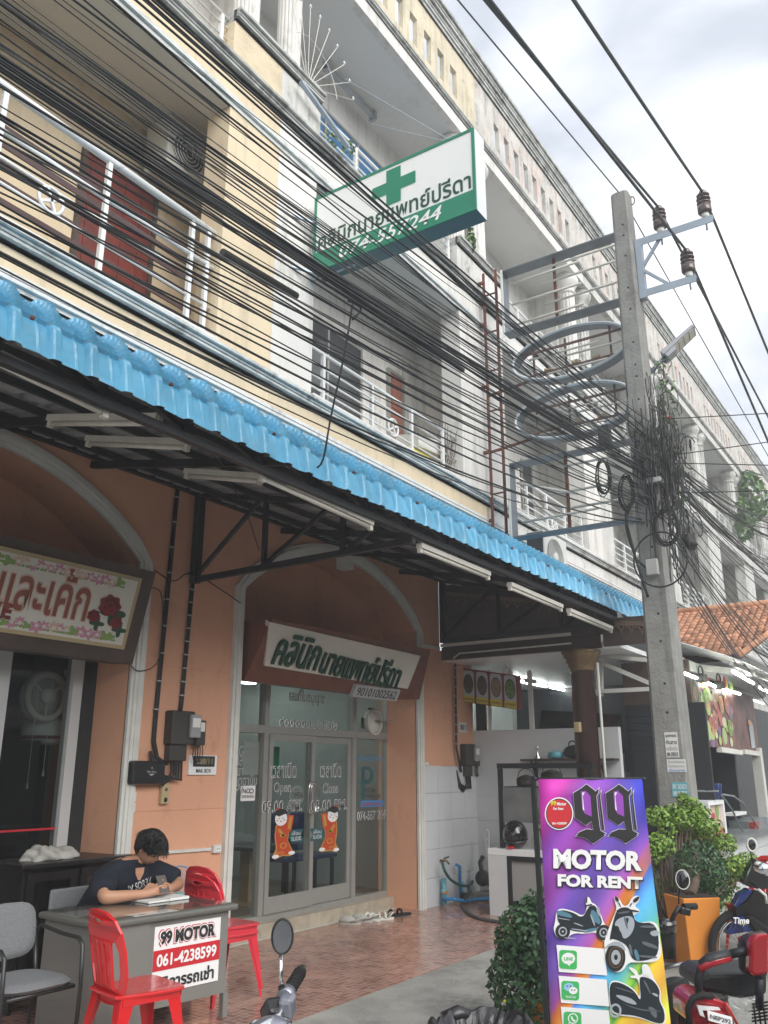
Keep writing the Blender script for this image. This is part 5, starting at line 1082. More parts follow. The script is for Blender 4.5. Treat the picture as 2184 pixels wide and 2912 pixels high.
# menu boards
mb_ = thing('menu_board', 'red box menu with four noodle dish pictures above the side wall', 'menu board', (10.95, 5.4, 2.5))
A_, B_ = Vector((10.95, 5.93, 2.55)), Vector((10.95, 5.07, 2.41)); H2 = Vector((0, 0, .48)); MB().hexa([A_, B_, B_ + H2 * .96, A_ + H2], [p + Vector((.12, 0, 0)) for p in (A_, B_, B_ + H2 * .96, A_ + H2)]).build('case', 'maroon_print', mb_)
e1 = (B_ - A_).normalized(); wd = (B_ - A_).length / 4
mat('noodle', (.30, .20, .12), .6, var=.6, vs=60); mat('noodle_dark', (.10, .09, .05), .6, var=.8, vs=50); mat('greens', (.14, .26, .05), .6, var=.7, vs=50); mat('bowl', (.45, .50, .52), .6)
for i in range(4):
    c = A_ + e1 * wd * (i + .5) + H2 * .55 - Vector((.004, 0, 0))
    def sp_(poly, m_, l, nm='picture'): return shape([poly], m_, mb_, c - Vector((l, 0, 0)), e1, ZA, None, nm)
    sp_(rrect(-wd * .42, -.19, wd * .42, .185, .04), 'bowl', .0); sp_(ell(0, 0, wd * .36, .135), 'cabinet_black', .002)
    sp_(ell(0, 0, wd * .32, .12), ['noodle_dark', 'noodle_dark', 'noodle', 'greens'][i], .004); sp_(rrect(-wd * .43, -.255, wd * .43, -.165, .02), 'yellow_print', .006)
    text(['ก๋วยเตี๋ยวต้มยำ', 'เส้นใหญ่น้ำตก', 'ก๋วยเตี๋ยวไก่', 'เกาเหลา'][i], 'maroon_print', mb_, c + Vector((-.009, 0, -.21)), e1, ZA, (wd * .72, .035), off=.02)
# electric meter + number plate of the food shop
def meter(c, label, k=1.0):
    r = thing('electric_meter', label, 'electric meter', c); c = Vector(c)
    MB().box(c.x - .17 * k, c.x + .10 * k, c.y - .11, c.y, c.z - .12 * k, c.z + .17 * k).build('casing', 'meter_body', r, bevel=.015)
    MB().box(c.x + .02 * k, c.x + .14 * k, c.y - .15, c.y - .111, c.z - .06 * k, c.z + .14 * k).build('window', 'meter_glass', r, bevel=.01); MB().box(c.x + .03 * k, c.x + .12 * k, c.y - .156, c.y - .1505, c.z + .03 * k, c.z + .11 * k).build('dial', 'paper', r)
    MB().box(c.x + .15 * k, c.x + .26 * k, c.y - .09, c.y, c.z - .12 * k, c.z + .10 * k).build('breaker', 'meter_body', r, bevel=.01); MB().box(c.x + .17 * k, c.x + .24 * k, c.y - .094, c.y - .0905, c.z, c.z + .08 * k).build('dial', 'paper', r)
    MB().box(c.x - .15 * k, c.x + .05 * k, c.y - .08, c.y, c.z - .26 * k, c.z - .121 * k).build('lower_box', 'meter_body', r, bevel=.01)
    for i in range(5):
        dx = i * .03; MB().tube([(c.x - .10 + dx, c.y - .05, c.z - .25 * k), (c.x - .10 + dx, c.y - .06, c.z - .36 - i * .015), (c.x - .18 + dx * .6, c.y - .05, c.z - .46 + i * .015), (c.x - .28 + dx * .4, c.y - .04, c.z - .40 + i * .01), (c.x - .33, c.y - .03, c.z - .18)], .011, 5).build('wire', 'cable_black', r)
    for i in range(3): MB().ring((c.x + .17 + i * .03, c.y - .06, c.z - .18), XA, ZA, .03, .08, .006, 14, 4).build('wire', 'cable_black', r)
    return r
meter((5.56, AW, 1.95), 'dusty electric meter with looped cables on the orange pier between the arches')
r2 = meter((10.95, AW, 1.80), 'dark electric meter on the short orange wall by the food shop', 1.0)
def plate(x0, x1, z0, z1, m_, label, txt, tm_, name='number_plate', y=AW, th=.012):
    r = thing(name, label, 'sign', ((x0 + x1) / 2, y, z0)); MB().box(x0, x1, y - th, y, z0, z1).build('plate', m_, r); 
    for s_, px, pz, w, h, mm in txt: text(s_, mm, r, (px, y - th - .003, pz), XA, ZA, (w, h), off=.015)
plate(10.78, 10.98, 2.13, 2.26, 'paper', 'house number plate 888/13 above the meter by the food shop', [('888/13', 10.88, 2.195, .17, .075, 'black_print')], 'black_print')
r = thing('number_plate', 'house number plate 888/11 over white MAIL BOX lettering beside the clinic arch', 'sign', (5.87, AW, 1.57)); MB().box(5.70, 6.05, AW - .02, AW, 1.575, 1.745).build('plate', 'sign_white', r)
MB().box(5.75, 6.02, AW - .024, AW - .0205, 1.645, 1.738).build('number_panel', 'black_print', r); text('888/11', 'beige_bell', r, (5.885, AW - .027, 1.693), XA, ZA, (.2, .05)); text('MAIL BOX', 'black_print', r, (5.885, AW - .023, 1.61), XA, ZA, (.19, .035), off=.02)
r = thing('mail_box', 'black steel letter box on the orange pier above the sockets', 'letter box', (5.17, AW, 1.5)); MB().box(4.99, 5.35, AW - .11, AW, 1.50, 1.69).build('box', 'black_plastic', r, bevel=.02); text('Mail Box', 'grey_print', r, (5.19, AW - .113, 1.60), XA, ZA, (.10, .02)); shape([[(0, 0), (-1, .5), (1, .5)]], 'grey_print', r, (5.19, AW - .113, 1.575), XA, ZA, (.06, .015)); shape([[(0, 1), (-.5, .3), (.5, .3)]], 'grey_print', r, (5.19, AW - .113, 1.635), XA, ZA, (.02, .015)); MB().box(5.03, 5.30, AW - .114, AW - .111, 1.515, 1.545).build('slot', 'cabinet_black', r)
def socket(x, z, w, h, label):
    r = thing('wall_socket', label, 'socket', (x, AW, z)); MB().box(x - w / 2, x + w / 2, AW - .035, AW, z - h / 2, z + h / 2).build('box', 'trim_white', r, bevel=.006); MB().box(x - w * .3, x + w * .3, AW - .038, AW - .0355, z - h * .28, z + h * .28).build('face', 'sign_white', r)
    for dx in (-.12, .12): MB().lathe([(.005, 0), (.005, .002)], (x + w * dx, AW - .041, z), 'y', 8).build('hole', 'black_print', r)
c = PY(278, 1721, AW); socket(c.x, c.z, .11, .08, 'white switch box on the orange pier, upper of the two below the letter box'); c = PY(276, 1742, AW); socket(c.x, c.z - .01, .11, .08, 'white double socket with grey plug, lower of the two below the letter box')
c = PY(468, 1833, AW); socket(c.x - .02, c.z, .10, .07, 'white socket at the right end of the white conduit on the orange pier')
tag(MB().bar(PY(330, 1843, AW - .01), PY(455, 1834, AW - .01), .02, .025).build('conduit', 'trim_white'), 'white cable conduit running along the orange pier to a socket', 'conduit')
c = PY(355, 1713, AW - .02); r = thing('door_bell', 'narrow beige door bell plate with dark holes on the orange pier', 'bell', c); MB().box(c.x - .045, c.x + .045, c.y - .02, c.y + .02, c.z - .09, c.z + .08).build('body', 'beige_bell', r, bevel=.006); MB().lathe([(.015, 0), (.015, .003)], c + Vector((0, -.024, .03)), 'y', 12).build('button', 'gold_paint', r); MB().lathe([(.02, 0), (.02, .003)], c + Vector((0, -.024, -.055)), 'y', 12).build('keyhole', 'black_print', r)
# cable runs on the orange pier
def clipped(x0, pts, label):
    r = thing('cable_run', label, 'cable', pts[0])
    for dx in (-.011, .011): MB().tube([Vector(p) + Vector((dx, 0, 0)) for p in pts], .012, 6).build('cable', 'cable_black', r)
    n = 9; P0, P1 = Vector(pts[0]), Vector(pts[1])
    for i in range(n): p = P0.lerp(P1, (i + .5) / n); MB().box(p.x - .03, p.x + .03, p.y - .016, p.y + .02, p.z - .006, p.z + .006).build('clip', 'grey_print', r)
clipped(0, [(5.33, AW - .02, 4.2), (5.27, AW - .02, 2.0), (5.27, AW - .02, 1.85), (5.30, AW - .04, 1.72), (5.40, AW - .05, 1.66)], 'black clipped cable run coming down the orange pier, the left one')
clipped(0, [(5.60, AW - .02, 3.3), (5.56, AW - .02, 2.2), (5.55, AW - .02, 2.10)], 'black clipped cable run coming down the orange pier, the right one above the meter')
clipped(0, [(10.62, AW - .05, 3.05), (10.60, AW - .05, 1.9), (10.7, AW - .06, 1.6)], 'thin black cable run beside the food shop meter')
loose('wire', 'loose thin wires strung across the orange pier between the two arches', [PY(335, 1232, AW - .05), PY(375, 1255, AW - .06), PY(420, 1240, AW - .05), PY(520, 1303, AW - .1)], .006)
loose('wire', 'slack loop of black wire under the corner of the cake sign', [PY(275, 1425, AW - .05), PY(300, 1450, AW - .06), PY(345, 1420, AW - .05), PY(350, 1290, AW - .05), PY(325, 1268, AW - .05)], .005)
# kitchen frame, counter and things on it
kf = thing('cooking_stand', 'black framed cooking stand with metal splash panel behind the white counter', 'stand', (10.0, 4.4, 0)); KX = 9.95
for y in (4.90, 3.75): MB().box(KX, KX + .05, y - .025, y + .025, 0, 1.64).build('post', 'black_steel', kf)
MB().box(KX - .003, KX + .08, 3.70, 4.93, 1.641, 1.70).build('top_beam', 'black_steel', kf); MB().box(KX + .01, KX + .03, 3.78, 4.87, 1.02, 1.42).build('metal_sheet', 'steel_sheet', kf); MB().box(KX + .05, KX + .5, 3.78, 4.87, 1.40, 1.43).build('shelf', 'black_steel', kf)
def pot(c, r0, h, m_, label, name='pot'):
    r = thing(name, label, name.replace('_', ' '), c); MB().lathe([(r0 * .9, 0), (r0, .02), (r0, h), (r0 * .92, h), (r0 * .9, .03)], c, n=20).build('body', m_, r); MB().lathe([(r0 * 1.02, h), (r0 * .6, h + .03), (.001, h + .05)], c, n=20).build('lid', m_, r); MB().ring(Vector(c) + Vector((0, 0, h + .02)), YA, ZA, r0 * .9, .10, .006, 16, 4).build('handle', 'black_steel', r)
pot((10.2, 4.32, 1.431), .13, .15, 'pump', 'round dark steel pot on the cooking stand shelf'); pot((10.2, 4.66, 1.431), .12, .09, 'pump', 'low dark pan at the left of the cooking stand shelf', 'pan')
wsh = thing('wall_shelf', 'long dark shelf on two brackets on the white side wall', 'shelf', (11.1, 4.4, 1.74)); MB().box(11.0, 11.183, 3.80, 5.10, 1.735, 1.765).build('board', 'wood_brown', wsh)
for y in (4.95, 4.0): MB().bar((11.17, y, 1.73), (11.17, y, 1.52), .03).bar((11.17, y, 1.54), (11.02, y, 1.73), .02).build('bracket', 'black_steel', wsh)
MB_o = MB().lathe([(.05, 0), (.05, .01), (.015, .06), (.018, .14), (.03, .16)], (11.08, 4.88, 1.766), n=16).build('funnel', 'chrome'); tag(MB_o, 'small steel funnel standing on the long shelf', 'funnel')
o = MB().lathe([(.06, 0), (.10, .02), (.10, .07), (.08, .09), (.001, .10)], (11.08, 4.62, 1.766), n=20).build('bowl', 'pipe_teal'); tag(o, 'blue plastic bowl on the long shelf beside a black bag', 'bowl')
r = thing('handbag', 'black handbag lying on the long shelf beside the blue bowl', 'bag', (11.08, 4.35, 1.766)); MB().ball((11.08, 4.35, 1.85), .1, .8, 1.6, .9, 10).build('body', 'bag_black', r); MB().ring((11.08, 4.38, 1.94), YA, ZA, .05, .05, .01, 14, 5).build('strap', 'bag_black', r)
r = thing('television', 'black flat television screen leaning above the side wall', 'television', (11.35, 4.3, 2.2)); MB().hexa([(11.33, 4.95, 2.17), (11.33, 3.8, 2.17), (11.33, 3.8, 2.32), (11.33, 4.9, 2.42)], [(11.40, 4.95, 2.17), (11.40, 3.8, 2.17), (11.40, 3.8, 2.32), (11.40, 4.9, 2.42)]).build('screen', 'helmet_black', r)
lt = thing('wall_lettering', 'brown and blue shop name letters on the glossy wall behind the column', 'lettering', (14, 6.9, 2.2)); text('ANAN', 'wood_brown', lt, PY(*Zp(1235, 800), 6.93), XA, ZA, (1.6, .35)); text('อนันต์', 'pipe_blue', lt, PY(*Zp(1255, 885), 6.93), XA, ZA, (1.1, .28))
ct_ = thing('counter', 'white counter with a grey panelled front on the porch edge', 'counter', (9.8, 5.0, 0)); CX = 9.8
MB().box(CX, CX + .45, 3.0, 5.02, .655, .73).build('worktop', 'sign_white', ct_, bevel=.005); MB().box(CX, CX + .42, 4.77, 5.015, -.05, .654).build('end_pier', 'white_paint', ct_)
MB().box(CX + .02, CX + .05, 3.0, 4.74, .12, .645).build('panel', 'panel_grey', ct_)
for y0, y1, z0, z1 in ((3.0, 4.769, .60, .65), (3.0, 4.769, .12, .17), (4.72, 4.769, .17, .60)): MB().box(CX - .004, CX + .06, y0, y1, z0, z1).build('edge', 'black_steel', ct_)
# helmet and plants on the counter
c = Vector((CX + .15, 4.72, .73)); r = thing('helmet', 'glossy black full-face helmet on the end of the white counter', 'helmet', c)
MB().ball(c + Vector((0, 0, .15)), .15, 1.05, 1, 1.12, 14, lambda p: Vector((p.x, p.y, max(p.z, -.145)))).build('shell', 'helmet_black', r); MB().box(c.x - .165, c.x - .10, c.y - .03, c.y + .03, c.z + .005, c.z + .03).build('chin_vent', 'red_print', r); MB().ring(c + Vector((-.02, 0, .10)), Vector((1, 0, .2)), YA, .152, .152, .008, 24, 4).build('visor_edge', 'black_plastic', r)
def potplant(c, prof_, m_, label, R, n, size, lm, sqz=(1, 1, 1), up=.12, name='potted_plant', nstem=6):
    c = Vector(c); r = thing(name, label, 'plant', c); h = max(z for _, z in prof_); MB().lathe(prof_ + [(prof_[-1][0] * .9, h - .01), (prof_[-1][0] * .88, h - .03)], c, n=20).build('pot', m_, r)
    MB().lathe([(prof_[-1][0] * .88, h - .035), (.001, h - .03)], c, n=16).build('soil', 'soil', r); a = MB(); leaves(a, c + Vector((0, 0, h + up)), R, n, size, sqz); a.build('foliage', lm, r); st = MB()
    for i in range(nstem): an = i * 1.1; st.tube([c + Vector((0, 0, h - .03)), c + Vector((math.cos(an) * R * .3 * sqz[0], math.sin(an) * R * .3 * sqz[1], h + up * .6)), c + Vector((math.cos(an) * R * .7 * sqz[0], math.sin(an) * R * .7 * sqz[1], h + up + R * .4 * sqz[2]))], .006, 4)
    st.build('stem', 'bark', r); return r
potplant((CX + .15, 4.28, .73), [(.07, 0), (.075, .06), (.06, .07), (.10, .11), (.115, .2), (.125, .22), (.12, .235)], 'terracotta', 'feathery green plant in a frilled terracotta pot on the counter', .17, 420, .014, 'leaf_mid', (1, 1.1, .75), .13)
r = potplant((CX + .1, 4.10, .73), [(.04, 0), (.075, .03), (.085, .08), (.06, .13)], 'sign_white', 'variegated plant in a small white and blue painted pot on the counter', .12, 130, .022, 'leaf_mid', (1, 1, .8), .07)
shape([ell(0, 0, 1, 1.3, 12)], 'pipe_blue', r, (CX + .012, 4.10, .80), -YA, ZA, (.05, .07))
potplant((CX + .15, 3.92, .73), [(.06, 0), (.09, .12), (.10, .16)], 'terracotta', 'taller round-leaved plant on the counter partly hidden by the banner', .2, 150, .035, 'leaf_dark', (1, .9, 1.3), .25)
o = MB().lathe([(.035, 0), (.04, .02), (.035, .13), (.025, .16)], (CX + .12, 4.46, .73), n=12).build('glass_jar', 'case_glass'); tag(o, 'clear glass jar between the helmet and the frilled pot', 'jar')
# plumbing corner
def Pw(x, y, Y): return PY((1200 + x / 4.1475) / K, (2400 + y / 4.1475) / K, Y)
r = thing('water_tap', 'brass wall tap feeding a dark green hose on the tiled wall', 'tap', Pw(215, 195, AW - .04)); c = Pw(215, 195, AW - .04); MB().tube([c, c + Vector((.02, -.08, 0)), c + Vector((.05, -.1, -.04))], .014, 8).build('spout', 'gold_paint', r); MB().bar(c + Vector((-.02, -.07, .03)), c + Vector((.10, -.07, .04)), .015).build('handle', 'black_steel', r)
loose('hose', 'dark green hose curving from the wall tap down to the water pump', [Pw(240, 215, 5.76), Pw(270, 320, 5.72), Pw(340, 420, 5.68), Pw(440, 480, 5.62), Pw(540, 490, 5.58), Pw(600, 440, 5.6)], .018, 'hose_green', 'hose', n=8)
loose('hose', 'grey hose lying across the tiles from the pump to the counter', [Pw(545, 500, 5.6), Vector((10.3, 5.55, .15)), PZ(*[(1200 + 465 / 4.1475) / K, (2400 + 715 / 4.1475) / K], .02), PZ((1200 + 560 / 4.1475) / K, (2400 + 820 / 4.1475) / K, .02), PZ((1200 + 700 / 4.1475) / K, (2400 + 885 / 4.1475) / K, .02), PZ((1200 + 960 / 4.1475) / K, (2400 + 925 / 4.1475) / K, .02)], .02, 'cable_grey', 'hose', n=8)
pg = thing('pipework', 'blue and teal plastic water pipes with valves at the foot of the tiled wall', 'pipes', (10.3, 5.75, 0))
def pipe(pts, m_='pipe_blue', rr=.022): MB().tube(pts, rr, 10).build('pipe', m_, pg)
a1 = Pw(258, 400, 5.8); pipe([a1, Vector((a1.x, a1.y, .02))], 'pipe_teal', .03); MB().lathe([(.04, 0), (.04, .05)], (a1.x, a1.y, .14), n=12).build('coupling', 'pipe_teal', pg); MB().bar((a1.x - .08, a1.y - .04, .16), (a1.x + .02, a1.y - .04, .17), .02).build('valve_handle', 'orange_pot', pg)
a2 = Pw(400, 248, 5.8); a3 = Pw(445, 260, 5.78); pipe([a2, a3, Vector((a3.x, a3.y, .05))]); a4 = Pw(475, 440, 5.78); pipe([a4, Vector((a4.x, a4.y, .05))], 'pipe_teal', .028)
pipe([(10.05, 5.66, .10), (10.3, 5.62, .05), (10.6, 5.6, .04), (11.1, 5.2, .035)]); pipe([(10.05, 5.66, .10), (10.06, 5.8, .08)]); MB().lathe([(.05, 0), (.055, .10), (.05, .12)], (10.48, 5.72, .0), n=14).build('valve', 'pump', pg)
wp = thing('water_pump', 'old dark electric water pump on a low plinth beside the blue pipes', 'pump', (11.0, 5.55, 0)); MB().box(10.75, 11.19, 5.2, 5.75, 0, .09).build('plinth', 'concrete', wp); MB().lathe([(.05, -.16), (.10, -.14), (.10, .08), (.07, .12), (.04, .16)], (10.98, 5.5, .22), 'y', 18).build('motor', 'pump', wp); MB().ball((10.88, 5.66, .26), .10, 1, 1, 1, 10).build('pump_head', 'pump', wp); MB().tube([(10.88, 5.66, .3), (10.9, 5.7, .45), (10.95, 5.68, .52)], .03, 8).build('outlet', 'pump', wp); MB().bar((10.99, 5.28, .35), (10.95, 5.3, .1), .04).build('foot', 'pipe_blue', wp)
tag(MB().box(10.98, 11.0, 5.60, 5.66, .35, .75).ring((10.97, 5.62, .78), YA, ZA, .03, .08, .008, 14, 5).build('pressure_switch', 'sign_white'), 'white strip label hanging with blue cord over the pump', 'label')
# ================================================================== SHOP RIGHT OF THE POLE
ms = thing('drink_stall', 'juice and food stall with corrugated awning and printed fruit fascia beyond the pole', 'stall', (13, 3.0, 0)); SY = 3.0
R_ = lambda x, y: ((1800 + x / 4.32) / K, (1700 + y / 4.32) / K)
# corrugated awning sloping to the street, curved front edge
a = MB(); x = 11.6; nx_ = 44; pts = []
for i in range(nx_ + 1):
    xx = 11.4 + i * .14; o_ = .015 if i % 2 else 0; pts.append([(xx, 5.0, 3.6 + o_), (xx, 3.2, 3.30 + o_), (xx, 2.45, 3.02 + o_), (xx, 2.2, 2.90 + o_)])
v = [p for q in pts for p in q]; f = [(i * 4 + j, (i + 1) * 4 + j, (i + 1) * 4 + j + 1, i * 4 + j + 1) for i in range(nx_) for j in range(3)]; a.add(v, f, False); a.build('awning', 'sheet_metal', ms)
MB().bar((11.4, 3.1, 3.0), (17.5, 3.1, 3.0), .08, .14).build('beam', 'trim_white', ms); MB().bar((12.6, 2.3, 2.88), (12.6, 3.1, 3.02), .06, .08).build('beam', 'trim_white', ms); MB().bar((11.4, 2.35, 2.90), (17.5, 2.35, 2.90), .04, .05).build('edge_beam', 'trim_white', ms)
for xx in (12.15, 15.65): MB().box(xx - .08, xx + .10, SY - .08, SY + .06, 0, 1.98).build('post', 'trim_white', ms)
MB().box(11.72, 12.28, SY - .02, SY + .01, 2.0, 2.84).build('side_picture', 'interior_wall', ms); MB().box(12.3, 15.85, SY - .02, SY + .01, 1.93, 2.82).build('fruit_picture', 'petal_bg', ms) if 'petal_bg' in MATS else None
mat('fruit_bg', (.20, .09, .07), .45, var=.8, vs=3.5); mat('fr_red', (.45, .04, .03), .3, var=.3, vs=9, coat=.1); mat('fr_lime', (.36, .50, .12), .3, var=.2, coat=.1); mat('fr_pale', (.58, .58, .30), .3, coat=.1); mat('fr_orange', (.62, .22, .04), .3, var=.2, coat=.1); mat('fr_purple', (.14, .05, .18), .3, coat=.1); mat('fr_yellow', (.70, .58, .04), .4)
MB().box(12.3, 15.85, SY - .02, SY + .01, 1.93, 2.82).build('fruit_picture', 'fruit_bg', ms)
random.seed(21)
def fruit(zx, zy, rx, rz, m1, m2=None, lift=.02):
    c = PY(*R_(zx, zy), SY - .02); shape([ell(0, 0, rx, rz)], m1, ms, (c.x, SY - lift - .004, c.z), XA, ZA, None, 'fruit')
    if m2: shape([ell(0, 0, rx * .86, rz * .88)], m2, ms, (c.x, SY - lift - .008, c.z), XA, ZA, None, 'fruit'); shape([ell(0, 0, rx * .2, rz * .2)], 'fr_pale', ms, (c.x, SY - lift - .011, c.z), XA, ZA, None, 'fruit')
for i in range(60): fruit(random.uniform(820, 1210), random.uniform(1030, 1780), random.uniform(.08, .14), random.uniform(.05, .09), random.choice(('fr_red', 'fr_orange', 'fr_purple', 'fr_lime', 'fr_red', 'fr_pale')), lift=.02 + i * .0001)
for zx, zy, a_, b_ in ((885, 1210, 'fr_lime', 'leaf_print'), (1075, 1310, 'fr_pale', 'fr_orange'), (1140, 1310, 'fr_pale', 'fr_red'), (1000, 1530, 'fr_pale', 'fr_red'), (1185, 1600, 'fr_lime', 'leaf_print'), (920, 1640, 'fr_pale', 'fr_lime'), (1115, 1700, 'fr_pale', 'fr_lime'), (870, 1070, 'fr_yellow', None)): fruit(zx, zy, .15, .12, a_, b_, .028)
fruit(1425, 1540, .16, .05, 'fr_pale', 'fr_orange', .03); c = PY(*R_(1440, 1690), SY); shape([rrect(-.16, -.2, .16, .2, .04)], 'bowl', ms, (c.x, SY - .03, c.z), XA, ZA, None, 'drink_cup')
for zy in (1180, 1570): c = PY(*R_(740, zy), SY); shape([ell(0, 0, .2, .17)], 'noodle_dark', ms, (c.x, SY - .024, c.z), XA, ZA, None, 'dish'); shape([ell(0, 0, .12, .1)], 'noodle', ms, (c.x, SY - .028, c.z), XA, ZA, None, 'dish')
for p, q, lab, Y_ in (((640, 930), (780, 985), 'lit tube lamp above the fruit fascia nearest the pole', 2.9), ((890, 1035), (1010, 1090), 'lit tube lamp above the fruit fascia between two black spotlights', 2.9), ((1105, 1120), (1310, 1180), 'long lit tube lamp above the right half of the fruit fascia', 2.9), ((1230, 900), (1475, 1050), 'lit tube lamp under the outer edge of the stall awning', 2.4), ((1560, 1100), (1659, 1160), 'lit tube lamp under the awning at the photo edge', 2.4), ((1455, 1250), (1600, 1300), 'lit tube lamp deeper inside the stall', 4.2), ((1530, 1490), (1640, 1515), 'small lit tube lamp far inside the stall', 5.0)):
    tag(MB().tube([PY(*R_(*p), Y_), PY(*R_(*q), Y_)], .022, 8).build('tube_lamp', 'lit_tube_soft'), lab, 'tube lamp', 'lit tube lamps of the stall')
for zx, zy, lab in ((840, 985, 'black spotlight clamped over the fruit fascia, the left one'), (1060, 1070, 'black spotlight clamped over the fruit fascia, the right one')): c = PY(*R_(zx, zy), 2.86); r = thing('spotlight', lab, 'spotlight', c); MB().bar(c + Vector((-.1, 0, 0)), c + Vector((.12, 0, 0)), .10).build('body', 'black_plastic', r); MB().ring(c + Vector((0, 0, .07)), XA, ZA, .12, .09, .01, 14, 4).build('bracket', 'black_steel', r)
for i, xx in enumerate((13.0, 14.5)): tag(MB().bar((xx, SY - .03, 1.90), (xx + 1.3, SY - .03, 1.88), .08, .07).build('light_strip', 'trim_white'), ['left', 'right'][i] + ' white lamp strip under the fruit fascia', 'lamp')
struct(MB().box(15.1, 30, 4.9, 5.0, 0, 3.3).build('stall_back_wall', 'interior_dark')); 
for i in range(7): MB().box(12.3 + i * .45, 12.3 + i * .45 + .03, 4.85, 4.9, .8, 1.9).build('rack_bar', 'steel_sheet', ms)
for i in range(5): MB().box(12.5 + i * .5, 12.5 + i * .5 + .22, 4.82, 4.85, 1.45, 1.6).build('price_card', 'grey_print', ms)
MB().lathe([(.18, 0), (.18, .02)], (12.7, 4.8, 1.75), 'y', 24).build('wall_clock', 'interior_wall', ms)
struct(MB().box(11.3, 30, 3.3, 5.0, -.01, .0).build('shop_floor', 'interior_floor'))
H_2 = lambda x, y: ((1940 + x / 6.143) / K, (2020 + y / 6.143) / K)
# counter wall with cream panel bricks and glass display cases
cw = thing('counter', 'long cream textured stall counter with steel top to the right of the plants', 'counter', (12.5, 2.7, 0)); MB().box(11.3, 18, 2.62, 3.0, 0, .80).build('body', 'trim_white', cw); MB().box(11.3, 18, 2.50, 3.05, .801, .85).build('worktop', 'steel_sheet', cw)
for i in range(9):
    for j in range(5): MB().box(11.35 + i * .5, 11.35 + i * .5 + .49, 2.605, 2.62, j * .155 + .01, j * .155 + .155).build('front_tile', 'white_tile', cw)
r = thing('display_case', 'small white framed glass case with a red and green drink poster', 'display case', (12.9, 2.8, .85))
p1, p2, p3 = PY(*H_2(450, 1590), 2.7), PY(*H_2(730, 1590), 2.7), PY(*H_2(780, 2150), 2.7)
MB().box(p1.x, p2.x, 2.7, 3.0, p1.z - .05, p1.z).build('top', 'sign_white', r)
for xx in (p1.x, p2.x - .07): MB().box(xx, xx + .07, 2.7, 2.76, p3.z, p1.z - .051).build('post', 'sign_white', r)
MB().box(p1.x + .07, p2.x - .07, 2.74, 2.745, 1.0, p1.z - .06).build('poster', 'petal_pale', r); shape([ell(0, 0, 1, 1)], 'fr_red', r, ((p1.x + p2.x) / 2 - .07, 2.735, 1.08), XA, ZA, (.2, .1)); shape([ell(0, 0, 1, 1)], 'leaf_print', r, ((p1.x + p2.x) / 2 + .15, 2.735, 1.14), XA, ZA, (.16, .16)); MB().box(p1.x + .1, p2.x, 2.72, 2.9, .851, .95).build('shelf', 'fr_red', r)
for i, (zx, zy) in enumerate(((585, 1450), (635, 1450))):
    c = PY(*H_2(zx, 1570), 2.8 + .05 * i); tag(MB().lathe([(.045, 0), (.06, .18), (.062, .185)], (c.x, c.y, p1.z + .001), n=16).build('paper_cups', 'bike_blue'), ['front', 'back'][i] + ' stack of dark blue paper cups upside down on the small white case', 'cups')
r = thing('glass_case', 'curved glass food case leaning over the steel worktop', 'display case', (13.6, 2.8, .85)); q = [PY(*H_2(*p), 2.65) for p in ((700, 1470), (900, 1500), (1060, 1620), (1200, 1850), (1340, 2090))]
a = MB(); a.add([p for p in q] + [p + Vector((0, .4, 0)) for p in q], [(i, i + 1, 6 + i, 5 + i) for i in range(4)], True); a.build('glass', 'case_glass', r)
MB().tube(q, .012, 6).build('edge', 'steel_sheet', r); MB().tube([PY(*H_2(*p), 2.7) for p in ((690, 1480), (880, 1750), (990, 2010), (1120, 2200))], .012, 6).build('edge', 'steel_sheet', r); 
MB().box(13.2, 14.6, 2.75, 3.0, .851, .95).build('tray', 'steel_sheet', r); MB().box(13.3, 13.6, 2.68, 2.74, .851, .93).build('red_carton', 'fr_red', r); MB().box(13.0, 13.7, 2.85, 3.0, 1.02, 1.06).build('shelf', 'paper', r)
for i, (x_, m_) in enumerate(((12.45, 'wood_light'), (12.75, 'interior_wall'))): tag(MB().box(x_, x_ + .28, 3.4, 3.6, .86, 1.42 + .1 * i).build('carton', m_), ['brown', 'grey'][i] + ' carton standing inside the stall behind the cups', 'carton')
r = thing('wire_basket', 'wire basket on the stall counter just right of the pole', 'basket', PY(*H_2(400, 1470), 2.8)); c = Vector(r.location); MB().ring(c + Vector((0, 0, .04)), XA, YA, .25, .15, .008, 20, 4).ring(c + Vector((.03, 0, -.08)), XA, YA, .18, .1, .006, 18, 4).build('frame', 'steel_sheet', r)
